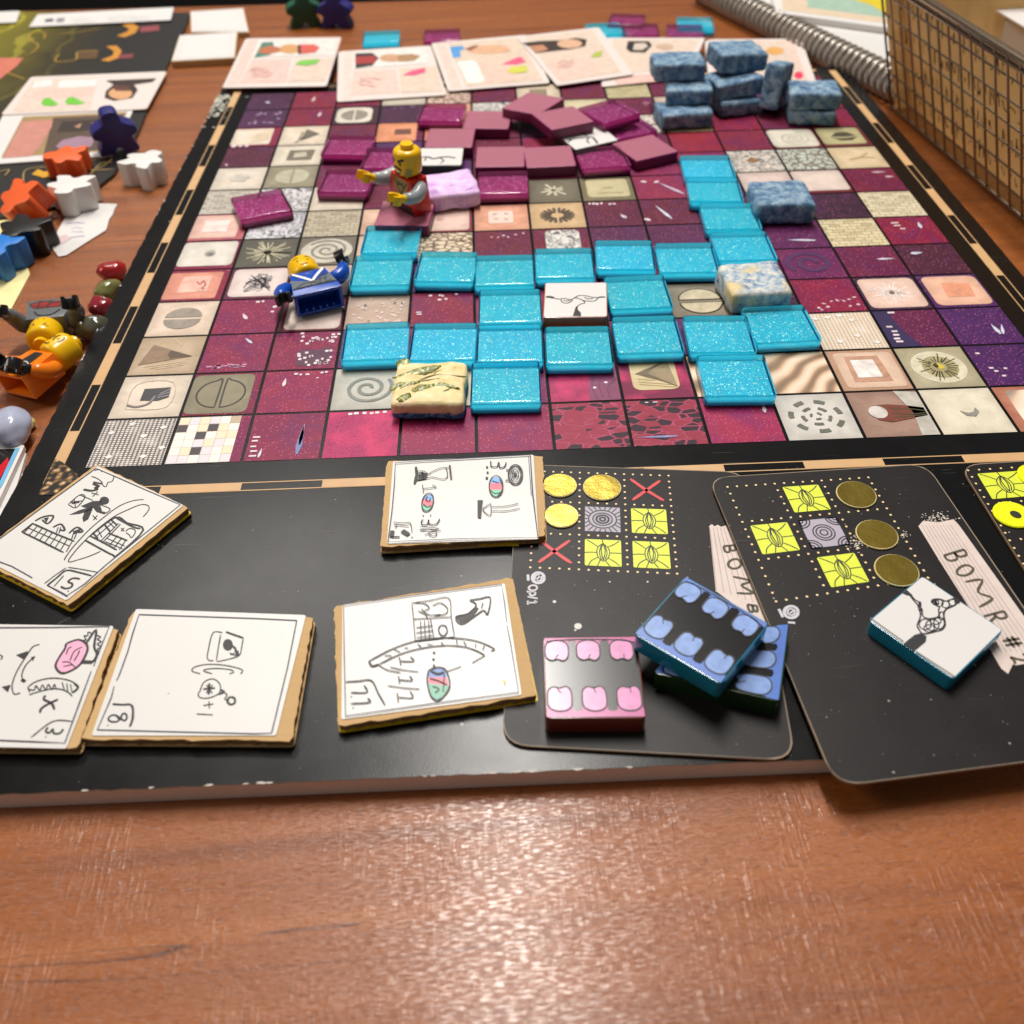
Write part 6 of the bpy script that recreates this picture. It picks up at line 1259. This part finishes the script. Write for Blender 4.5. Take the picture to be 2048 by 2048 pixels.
# ---- pebbles
def pebble(label, c, x, y, rx, ry, rz, col, sd, z=TZ, glass=True, dent=False):
    from mathutils import noise as N
    ctr = P(c, x, y, z + rz); bm = bmesh.new(); bmesh.ops.create_icosphere(bm, subdivisions=4, radius=1)
    for v in bm.verts:
        k = 1 + .16 * N.noise(v.co * 1.4 + Vector((sd, sd * 2, 0)))
        if dent: k -= .22 * max(0, v.co.z) ** 3
        v.co = Vector((v.co.x * rx * k, v.co.y * ry * k, v.co.z * rz * k))
    me = bpy.data.meshes.new('glass_pebble'); bm.to_mesh(me); bm.free()
    for p in me.polygons: p.use_smooth = True
    t = NT('pebble_glaze'); vv = t.obj(); n = t.noise(vv, 260, 3)
    t.bs(Base_Color=t.mix(n, tuple(q * .55 for q in srgb(*col)), srgb(*col)), Roughness=.2); t.b.inputs['Coat Weight'].default_value = .9; t.b.inputs['Coat Roughness'].default_value = .04
    t.b.inputs['Subsurface Weight'].default_value = .3; t.b.inputs['Subsurface Scale'].default_value = .002
    me.materials.append(t.m); o = bpy.data.objects.new('glass_pebble', me); COL.objects.link(o); o.location = ctr; o.rotation_euler = (0, 0, sd); tag(o, label, 'pebble', 'polished pebbles by the board edge'); return o
pebble('red polished pebble with a dent, the farthest by the board edge', 'U', 848, 345, .0052, .0040, .0036, (176, 20, 24), .2, dent=True)
pebble('olive green polished pebble between two red ones', 'U', 815, 490, .0055, .0036, .0033, (128, 128, 70), 1.1)
pebble('dark red polished pebble beside the grey toy figure', 'U', 765, 620, .0050, .0040, .0034, (150, 22, 40), 2.3)
pebble('grey-green polished pebble tucked against the board edge', 'U', 700, 770, .0058, .0046, .0040, (92, 92, 74), 3.1)
pebble('large pale lavender pebble in front of the orange toy figure', 'U', 70, 1530, .0062, .0075, .0048, (196, 202, 226), .4)
pebble('small pale yellow pebble half under the orange toy figure', 'U', 205, 1490, .0020, .0030, .0016, (206, 200, 130), .9)
# ---- stacked glossy picture cards at the left edge
for k, (q, z0, lb) in enumerate(([[('K', -300, 70), ('K', 200, 92), ('K', 60, 570), ('K', -420, 560)], TZ + .0016, 'white bordered card under the red and black picture card'], [[('K', -260, 52), ('K', 188, 36), ('K', -20, 480), ('K', -400, 500)], TZ + .0032, 'glossy card with a red, black and blue picture at the left edge'])):
    fc = flatcard('picture_card', lb, 'card', q, z0, t=.0014, r=.0008)
    if k: onface(fc, [fill('K', z0, (30, 26, 28), [(-220, 75), (120, 66), (-30, 400), (-360, 420)], rough=.2), fill('K', z0, (206, 30, 46), [(-100, 300), (60, 130), (70, 170), (-20, 330), (-120, 420)], rough=.2), fill('K', z0, (120, 190, 232), [(118, 64), (150, 62), (20, 340), (-20, 400), (-26, 370)], rough=.2)])

# ------------------------------------------------------------------ toy figures (torsos without legs)
PY = m_plastic('yellow_plastic', srgb(242, 190, 6)); PRd, PGr, PBu, POr, PBk, PLG = m_plastic('red_plastic', srgb(206, 30, 24)), m_plastic('grey_plastic', srgb(106, 110, 112)), m_plastic('blue_plastic', srgb(14, 76, 178)), m_plastic('orange_plastic', srgb(240, 124, 10)), m_plastic('black_plastic', (.010, .010, .011), .22, 0), m_plastic('light_grey_plastic', srgb(160, 166, 170))
mm = .001
def torsovf(hollow):
    b = [(-7.9, -3.9, 0), (7.9, -3.9, 0), (7.9, 3.9, 0), (-7.9, 3.9, 0)]; t_ = [(-5.8, -3.7, 13), (5.8, -3.7, 13), (5.8, 3.7, 13), (-5.8, 3.7, 13)]
    v = [Vector(p) * mm for p in b + t_]; f = [(4, 5, 6, 7), (0, 1, 5, 4), (1, 2, 6, 5), (2, 3, 7, 6), (3, 0, 4, 7)]
    i0 = [Vector((x * .86, y * .74, 0)) * mm for x, y, z in b]; i1 = [Vector((x * .8, y * .7, 5.5)) * mm for x, y, z in b]
    n = len(v); v += i0 + i1
    for k in range(4):
        k2 = (k + 1) % 4; f += [(k, n + k, n + k2, k2), (n + k, n + 4 + k, n + 4 + k2, n + k2)]
    f.append((n + 4, n + 5, n + 6, n + 7)); return v, f
def facevf(strokes, r, z0, w_):            # strokes on the head cylinder: (angle deg from front, height mm)
    out_v, out_f = [], []
    for pts, wf in strokes:
        q = []
        for a, h in pts: q.append(Vector((r * math.sin(R_(a)), -r * math.cos(R_(a)), z0 + h * mm)))
        q = catmull(q, 3); n = len(q); b = len(out_v)
        for i, p in enumerate(q):
            d = (q[min(i + 1, n - 1)] - q[max(i - 1, 0)]); nn = Vector((p.x, p.y, 0)).normalized(); s = nn.cross(d).normalized() * w_ * wf / 2
            out_v += [p + s + nn * .00006, p - s + nn * .00006]
        out_f += [(b + 2 * i, b + 2 * i + 1, b + 2 * i + 3, b + 2 * i + 2) for i in range(n - 1)]
    return out_v, out_f
def handvf(o, d, up):
    """open clip hand: wrist peg along d and a C-shaped grip"""
    d = d.normalized(); s = d.cross(up).normalized(); u = s.cross(d).normalized()
    peg = tubevf([o - d * .0012, o + d * .0016], [.0014, .0013], 12)
    V, F = [], []; n = 16; c = o + d * .0036; ri, ro, hh = .0015, .0027, .0016
    for i in range(n + 1):
        a = R_(-140 + 280 * i / n) + math.pi
        dr = (d * math.cos(a) + s * math.sin(a))
        for r in (ri, ro):
            for e in (-hh, hh): V.append(c + dr * r + u * e)
    for i in range(n):
        b = 4 * i; F += [(b, b + 1, b + 5, b + 4), (b + 2, b + 6, b + 7, b + 3), (b, b + 4, b + 6, b + 2), (b + 1, b + 3, b + 7, b + 5)]
    F += [(0, 2, 3, 1), (4 * n, 4 * n + 1, 4 * n + 3, 4 * n + 2)]
    return joinvf(peg, (V, F))
def figure(label, M, torso, arm, hand, head, face, prints, arms, headrot=0):
    th = Thing('toy_figure', label, 'toy figure', None, None, mat=M)
    to = th.part('torso', torsovf(True), torso, world=False, bevel=.0002, segs=2)
    for nm, vf, m in prints: th.part(nm, vf, m, parent=to, world=False)
    th.part('neck', lathevf([(.0028, .0128), (.0028, .0140)], 20), head, world=False)
    hv, hf = lathevf([(.0030, .0136), (.0042, .0138), (.0049, .0145), (.0051, .0156), (.0051, .0206), (.0049, .0216), (.0043, .0223), (.0034, .0226)], 36)
    ho = th.part('head', (hv, hf), head, world=False, smooth=True)
    th.part('head_stud', lathevf([(.0024, .0224), (.0024, .0240), (.0022, .0243)], 24), head, parent=ho, world=False, bevel=0, smooth=False)
    if face: 
        for nm, strokes, w_, m in face:
            v, f = facevf([([(a + headrot, h) for a, h in p], wf) for p, wf in strokes], .0051, .0136, w_); th.part(nm, (v, f), m, parent=ho, world=False)
    for s, ang, out in arms:
        A = Matrix.Rotation(R_(-ang), 4, 'X'); sh = Vector((s * .0066, 0, .0108))
        pts = [Vector((0, 0, .0009)), Vector((s * .0009, 0, -.0006)), Vector((s * .0017, -.0003, -.0028)), Vector((s * .0021, -.0011, -.0046)), Vector((s * .0022, -.0028, -.0064)), Vector((s * .0021, -.0048, -.0078))]
        O = Matrix.Rotation(-R_(out) * s, 4, 'Y') if not isinstance(out, list) else None; q = [sh + (A @ (O @ p)) for p in pts] if O else [Vector(p) * mm for p in out]
        ao = th.part('arm', tubevf(q, [.0016, .0024, .0026, .0025, .0022, .0019], 16), arm, world=False, smooth=True)
        d = (q[-1] - q[-2]).normalized(); hd = th.part('hand', handvf(q[-1] + d * .0010, d, (A @ Vector((0, 0, 1)))), hand, parent=ao, world=False, bevel=.00012)
    return th
def front(polys, dz=.00005):               # prints on the front of a torso, (x mm, z mm)
    v, f = [], []
    for p in polys:
        q = [Vector((x * mm, -(3.9 - .2 * z / 13) * mm - .00012 - dz, z * mm)) for x, z in p]; n = len(q)
        f.append(tuple(range(len(v), len(v) + n))); v += q
    return v, f
def frontlines(strokes, w_, dz=.00008):
    out = [([Vector((x * mm, 0, z * mm)) for x, z in s], 1) for s in strokes]
    v, f = ribbons(out, w_, up=Vector((0, -1, 0)))
    return [Vector((p.x, -(3.9 - .2 * p.z / .013) * mm - .00012 - dz, p.z)) for p in v], f
WH = ink(srgb(240, 240, 236), .3)
# red torso figure standing on the mauve tile, looking left
b = P('F', 1590, 1562, .0046)
M = Matrix.Translation(b) @ Matrix.Rotation(R_(-50), 4, 'Z') @ Matrix.Rotation(R_(3), 4, 'Y')
eyes = [('brow', [([(-38, 6.6), (-24, 6.3), (-10, 5.6)], 1.3), ([(38, 6.6), (24, 6.3), (10, 5.6)], 1.3)], .0007, M_INK), ('eye', [([(-26, 4.9), (-17, 4.9)], 2.0), ([(17, 4.9), (26, 4.9)], 2.0)], .0006, M_INK),
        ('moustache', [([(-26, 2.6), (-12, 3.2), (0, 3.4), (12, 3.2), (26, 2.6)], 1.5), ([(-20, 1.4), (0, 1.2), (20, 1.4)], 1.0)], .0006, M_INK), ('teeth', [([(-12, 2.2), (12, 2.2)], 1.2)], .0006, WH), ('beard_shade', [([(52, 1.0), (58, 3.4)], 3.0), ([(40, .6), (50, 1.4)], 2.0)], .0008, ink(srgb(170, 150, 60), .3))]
figure('yellow-headed toy figure with a red torso standing on a mauve tile', M, PRd, PLG, PY, PY, eyes, [('torso_print', front([[(-5, 12.5), (5, 12.5), (3.5, 8), (0, 5), (-3.5, 8)]]), ink(srgb(150, 120, 50), .3)), ('torso_lines', frontlines([[(-4, 12), (-1, 8), (0, 5.5)], [(4, 12), (1, 8), (0, 5.5)], [(-6.5, 3), (0, 2.4), (6.5, 3)], [(-2, 11), (2, 9.5)], [(2, 11), (-2, 9.5)]], .0007), ink(srgb(40, 26, 16), .3)), ('belt_print', front([[(-7.4, 0.2), (7.4, .2), (7.2, 2.2), (-7.2, 2.2)]]), ink(srgb(30, 20, 18), .3))], [(1, 52, 4), (-1, 58, 4)])
def lying(base, head, z, roll=0, pitch=0):
    a = (head - base); a.z = 0; a.normalize(); x = Vector((a.y, -a.x, 0)); y = Vector((0, 0, -1))
    Mr = Matrix(((x.x, y.x, a.x, 0), (x.y, y.y, a.y, 0), (x.z, y.z, a.z, 0), (0, 0, 0, 1)))
    return Matrix.Translation(Vector((base.x, base.y, z))) @ Mr @ Matrix.Rotation(R_(pitch), 4, 'X') @ Matrix.Rotation(R_(roll), 4, 'Z')
fz = .0003 + .0041
bb, hh_ = P('A', 905, 590, fz), P('A', 760, 330, fz)
face2 = [('eye', [([(-22, 4.6), (-17, 4.6)], 1.6), ([(17, 4.6), (22, 4.6)], 1.6)], .0005, M_INK), ('brow', [([(-32, 6.2), (-22, 6.5), (-12, 6.1)], .8), ([(32, 6.2), (22, 6.5), (12, 6.1)], .8)], .0005, ink(srgb(120, 84, 20), .3)), ('mouth', [([(-14, 2.2), (0, 1.8), (14, 2.2)], .9)], .0005, ink(srgb(150, 60, 30), .3))]
th = figure('yellow-headed toy figure with a blue torso lying on its back on the board', lying(bb, hh_, fz + .0006, 0, 3), PBu, PBu, PBk, PY, face2, [('torso_print', front([[(-7.2, 3.5), (7.2, 3.5), (6.4, 9), (0, 6), (-6.4, 9)]]), ink(srgb(96, 104, 112), .3)), ('collar', frontlines([[(-5.2, 12.6), (-2, 9), (0, 6.4)], [(5.2, 12.6), (2, 9), (0, 6.4)]], .0010, .0001), WH), ('torso_lines', frontlines([[(-6, 4), (-2, 6), (3, 4), (6, 5)], [(2, 4), (3, 8), (5, 10)], [(4, 4), (4.5, 7.5), (6, 9)], [(-1, 4), (0, 6), (5, 6.5)], [(-6.8, 3.8), (6.8, 3.8)]], .0004, .00014), M_INK)], [(1, 0, [(6.0, 0, 11), (7.6, -.2, 10.7), (9.6, -.5, 10.8), (11.2, -.8, 11.8), (12.0, -1.0, 13.4), (12.4, -1.2, 15.2)]), (-1, 0, [(-6.0, 0, 11), (-7.6, -.2, 10.6), (-9.4, -.4, 9.4), (-10.4, -.8, 7.6), (-10.8, -1.4, 5.8), (-10.9, -2.2, 4.0)])], 0)
V, F = [], []
for k in range(5): V2, F2 = boxvf(((-4.5 + 2.25 * k) * mm, 2.1 * mm, 2.2 * mm), .0005, .0010, .0044); bq = len(V); V += V2; F += [tuple(i + bq for i in q) for q in F2]
th.part('inner_rib', (V, F), PBu, world=False)
gz = TZ + .0041
bb, hh_ = P('U', 430, 655, gz), P('U', 350, 905, gz)
figure('yellow-headed toy figure with a grey torso and black hands lying by the board edge', lying(bb, hh_, gz + .0008, 0, 4), PGr, PGr, PBk, PY, [('eye', [([(-24, 5.4), (-17, 5.6)], 1.2), ([(17, 5.6), (24, 5.4)], 1.2)], .0005, M_INK), ('brow', [([(-34, 6.8), (-14, 6.2)], 1.0), ([(34, 6.8), (14, 6.2)], 1.0)], .0005, ink(srgb(130, 96, 20), .3)), ('mouth', [([(-12, 2.4), (12, 2.4)], .9)], .0005, M_INK)],
       [('torso_print', front([[(-6.5, 2), (6.5, 2), (4.5, 6), (-4.5, 6)]]), ink(srgb(150, 44, 40), .3)), ('torso_lines', frontlines([[(-6.5, 1), (-3, 3), (3, 1.5), (6.5, 3)], [(-6, 5), (-2, 3), (2, 5), (6, 4)], [(-4, 1), (-3.4, 6)], [(0, 1), (.4, 6)], [(3.4, 1), (3.4, 6)], [(-4, 8), (-2, 11), (2, 11), (4, 8)]], .0005), M_INK)], [(1, 88, 8), (-1, 84, 14)])
bb, hh_ = P('U', 120, 1240, gz), P('U', 420, 1050, gz)
figure('yellow-headed toy figure with an orange torso lying by the lavender pebble', lying(bb, hh_, gz + .0014, -12, 3), POr, POr, PBk, PY, [('glasses', [([(-34, 4.0), (-34, 6.4), (-10, 6.4), (-10, 4.0), (-34, 4.0)], 1), ([(34, 4.0), (34, 6.4), (10, 6.4), (10, 4.0), (34, 4.0)], 1), ([(-10, 5.4), (10, 5.4)], .8)], .0004, M_INK), ('eye', [([(-24, 5), (-20, 5)], 1.4), ([(20, 5), (24, 5)], 1.4)], .0005, M_INK), ('mouth', [([(-10, 2), (4, 1.8), (12, 2.4)], 1)], .0005, M_INK)],
       [('torso_print', front([[(-7.4, 1), (7.4, 1), (7, 3.4), (-7, 3.4)]]), ink(srgb(40, 38, 40), .3)), ('torso_lines', frontlines([[(-6.6, 5), (-3, 4), (0, 5), (3, 4), (6.6, 5)], [(-6, 7), (-3, 6), (0, 7), (3, 6)]], .0004), ink(srgb(200, 204, 206), .3)), ('torso_panel', front([[(-3, 5), (3, 5), (2, 12), (-2, 12)]]), ink(srgb(46, 46, 50), .3))], [(1, 0, [(6, 0, 11), (7.4, -.3, 10.2), (8.6, -.8, 8.4), (9.0, -1.8, 6.4), (8.6, -3.2, 4.8), (7.8, -4.4, 3.6)]), (-1, 0, [(-6, 0, 11), (-7.4, -.3, 10.2), (-8.4, -1, 8.2), (-8.2, -2.4, 6.4), (-7, -3.8, 5), (-5.6, -4.8, 4)])])  # includes a dark grey panel down the middle of the torso front

# ------------------------------------------------------------------ wire basket lined with printed kraft paper
M_WIRE = m_plastic('dark_wire', srgb(150, 132, 112), .26, 0); M_WIRE.node_tree.nodes['Principled BSDF'].inputs['Metallic'].default_value = .85
M_LINER = m_card('kraft_liner', srgb(232, 190, 128), .75, .12)
nt_ = M_LINER.node_tree; pb_ = nt_.nodes['Principled BSDF']; tr_ = nt_.nodes.new('ShaderNodeBsdfTranslucent'); ms_ = nt_.nodes.new('ShaderNodeMixShader'); ms_.inputs[0].default_value = .6
nt_.links.new(pb_.inputs['Base Color'].links[0].from_socket, tr_.inputs[0]); nt_.links.new(pb_.outputs[0], ms_.inputs[1]); nt_.links.new(tr_.outputs[0], ms_.inputs[2]); nt_.links.new(ms_.outputs[0], nt_.nodes['Material Output'].inputs[0])
bf = Vector((.2994, .2428, TZ)); bn = Vector((.3150, .0960, TZ)); HB = .056; FLARE = Vector((-.018, .006, HB))
ax = (bn - bf).normalized()
bk = Thing('wire_basket', 'dark wire mesh basket lined with printed kraft paper on the right', 'basket', (bf + bn) / 2 + Vector((.05, 0, 0)))
W = .10; inw = Vector((ax.y, -ax.x, 0)); inw = inw if inw.x > 0 else -inw
def wallpt(k, u, h):                          # k: 0 left wall, 1 far wall, 2 right wall
    if k == 0: return bf.lerp(bn, u) + FLARE * h
    if k == 1: return bf + inw * W * u + FLARE * h * (1 - u) + Vector((.018, .006, HB)) * h * u
    return bf + inw * W + (bn - bf) * u + Vector((.018, .006, HB)) * h
nv = {0: 17, 1: 11, 2: 17}
for k in (0, 1, 2):
    V, F = [], []
    for i in range(nv[k] + 1):
        v, f = tubevf([wallpt(k, i / nv[k], .0), wallpt(k, i / nv[k], 1)], .00052, 8); b0 = len(V); V += v; F += [tuple(a + b0 for a in q) for q in f]
    for j in range(1, 7):
        v, f = tubevf([wallpt(k, u / 8, j / 7) + Vector((0, 0, random.uniform(-.0002, .0002))) for u in range(9)], .00046, 8); b0 = len(V); V += v; F += [tuple(a + b0 for a in q) for q in f]
    bk.part('mesh_wall', (V, F), M_WIRE)
    bk.part('rim', tubevf([wallpt(k, 0, 1), wallpt(k, .5, 1), wallpt(k, 1, 1)], .0015, 12), M_WIRE); bk.part('rim', tubevf([wallpt(k, 0, .94), wallpt(k, .5, .94), wallpt(k, 1, .94)], .0009, 10), M_WIRE)
    bk.part('base_rail', tubevf([wallpt(k, 0, 0) + Vector((0, 0, .001)), wallpt(k, .5, 0) + Vector((0, 0, .001)), wallpt(k, 1, 0) + Vector((0, 0, .001))], .0010, 10), M_WIRE)
V, F = [], []
def lin(k, u, h): return wallpt(k, u, h) + (inw if k == 0 else -inw if k == 2 else -Vector((0, 1, 0)) * .6) * .0066
for k, h1 in ((0, .93), (1, .9)):
    n = 20; b0 = len(V)
    for i in range(n + 1):
        for j in range(7): V.append(lin(k, i / n, .02 + h1 * j / 6) + (inw if k == 0 else Vector((0, -1, 0))) * random.uniform(0, .0016))
    for i in range(n):
        for j in range(6): F.append((b0 + i * 7 + j, b0 + i * 7 + j + 1, b0 + (i + 1) * 7 + j + 1, b0 + (i + 1) * 7 + j))
ln = bk.part('paper_liner', (V, F), M_LINER, smooth=True)
# calligraphic strokes printed on the liner
ss = []
for r, h in enumerate((.80, .58, .36, .16)):
    u = .03 + .02 * r
    while u < .97:
        wu = random.uniform(.012, .03); base = [(random.uniform(0, 1), random.uniform(-.05, .07)) for _ in range(4)]
        ss.append(([wallpt(0, u + a * wu, h + e) + inw * .0060 for a, e in sorted(base)], random.uniform(.7, 2.0))); 
        if random.random() < .35: ss.append(([wallpt(0, u, h - .06) + inw * .0060, wallpt(0, u + .006, h + .07) + inw * .0060], 2))
        u += wu + random.uniform(.006, .016)
bk.part('printed_script', ribbons(ss, .00038, up=inw), ink(srgb(52, 34, 22), .7), parent=ln)
bk.part('basket_floor', flat([[bf + Vector((0, 0, .002)), bn + Vector((0, 0, .002)), bn + inw * W + Vector((0, 0, .002)), bf + inw * W + Vector((0, 0, .002))]]), M_LINER)
for k, (pts_, z_, lb) in enumerate(([[(1560, -120), (2300, -120), (2300, 420), (1700, 60)], TZ + .040, 'white card lying on top inside the wire basket'], [[(1640, -60), (2380, -140), (2380, 300), (1800, 150)], TZ + .036, 'white card under another inside the wire basket'])):
    o = newobj('white_card', *prism(PL('G', pts_, z_), .0006 if not k else .0300), M_WHITE); tag(o, lb, 'card', 'white cards inside the wire basket')

# ------------------------------------------------------------------ spiral notebook and the printed card on it
nz = TZ + .010
A_, B_ = P('E', 760, -20, nz), P('E', 1960, 570, nz)
dr = (B_ - A_).normalized(); A_ = A_ - dr * .03; B_ = B_ + dr * .012
rt = Vector((-dr.y, dr.x, 0)); rt = rt if rt.x > 0 else -rt
nb = Thing('spiral_notebook', 'spiral-bound notebook with a grey wire coil and white pages at the top right', 'notebook', (A_ + B_) / 2 + Vector((0, 0, TZ - nz)))
WN = .09
def slab(o0, l, w_, z1, t): return prism([Vector((o0.x, o0.y, z1)), Vector((o0.x, o0.y, z1)) + dr * l, Vector((o0.x, o0.y, z1)) + dr * l + rt * w_, Vector((o0.x, o0.y, z1)) + rt * w_], t)
L_ = (B_ - A_).length
nb.part('back_cover', slab(A_ - rt * .001, L_, WN, TZ + .0022, .0018), ink((.02, .02, .022), .5))
nb.part('page_block', slab(A_ + rt * .0015, L_, WN - .004, TZ + .0120, .0094), M_WHITE)
nb.part('top_page', slab(A_ + rt * .0012, L_ - .0005, WN - .0035, TZ + .0124, .0003), M_PAPER)
def m_coil():
    t = NT('coil_wire'); v = t.obj(); t.bs(Base_Color=t.mix(t.noise(v, 300, 2), srgb(126, 116, 106), srgb(196, 188, 176)), Metallic=.55, Roughness=.35); return t.m
turns = int(L_ / .0046); pts = []
for i in range(turns * 12):
    a = 2 * math.pi * i / 12; pts.append(A_ + dr * (L_ * i / (turns * 12)) + Vector((0, 0, TZ + .0082 - A_.z)) + rt * (.0010 + .0066 * math.cos(a)) + Vector((0, 0, .0066 * math.sin(a))))
nb.part('wire_coil', tubevf(pts, .00105, 8), m_coil(), smooth=True)
zc2 = TZ + .0155
pb = flatcard('printed_card', 'white bordered card with a green and yellow picture lying on the notebook', 'card', [('G', -10, -160), ('G', 1050, -160), ('G', 1000, 222), ('G', 60, 95)], zc2, t=.0028, r=.0015)
onface(pb, [fill('G', zc2, (226, 204, 176), [(90, -150), (1000, -150), (960, 185), (110, 78)]), fill('G', zc2, (168, 196, 176), [(270, -150), (990, -150), (950, 140), (300, 58)]), fill('G', zc2, (222, 200, 40), [(600, -150), (1000, -150), (960, 112), (860, 90), (780, 40), (620, -10)])])
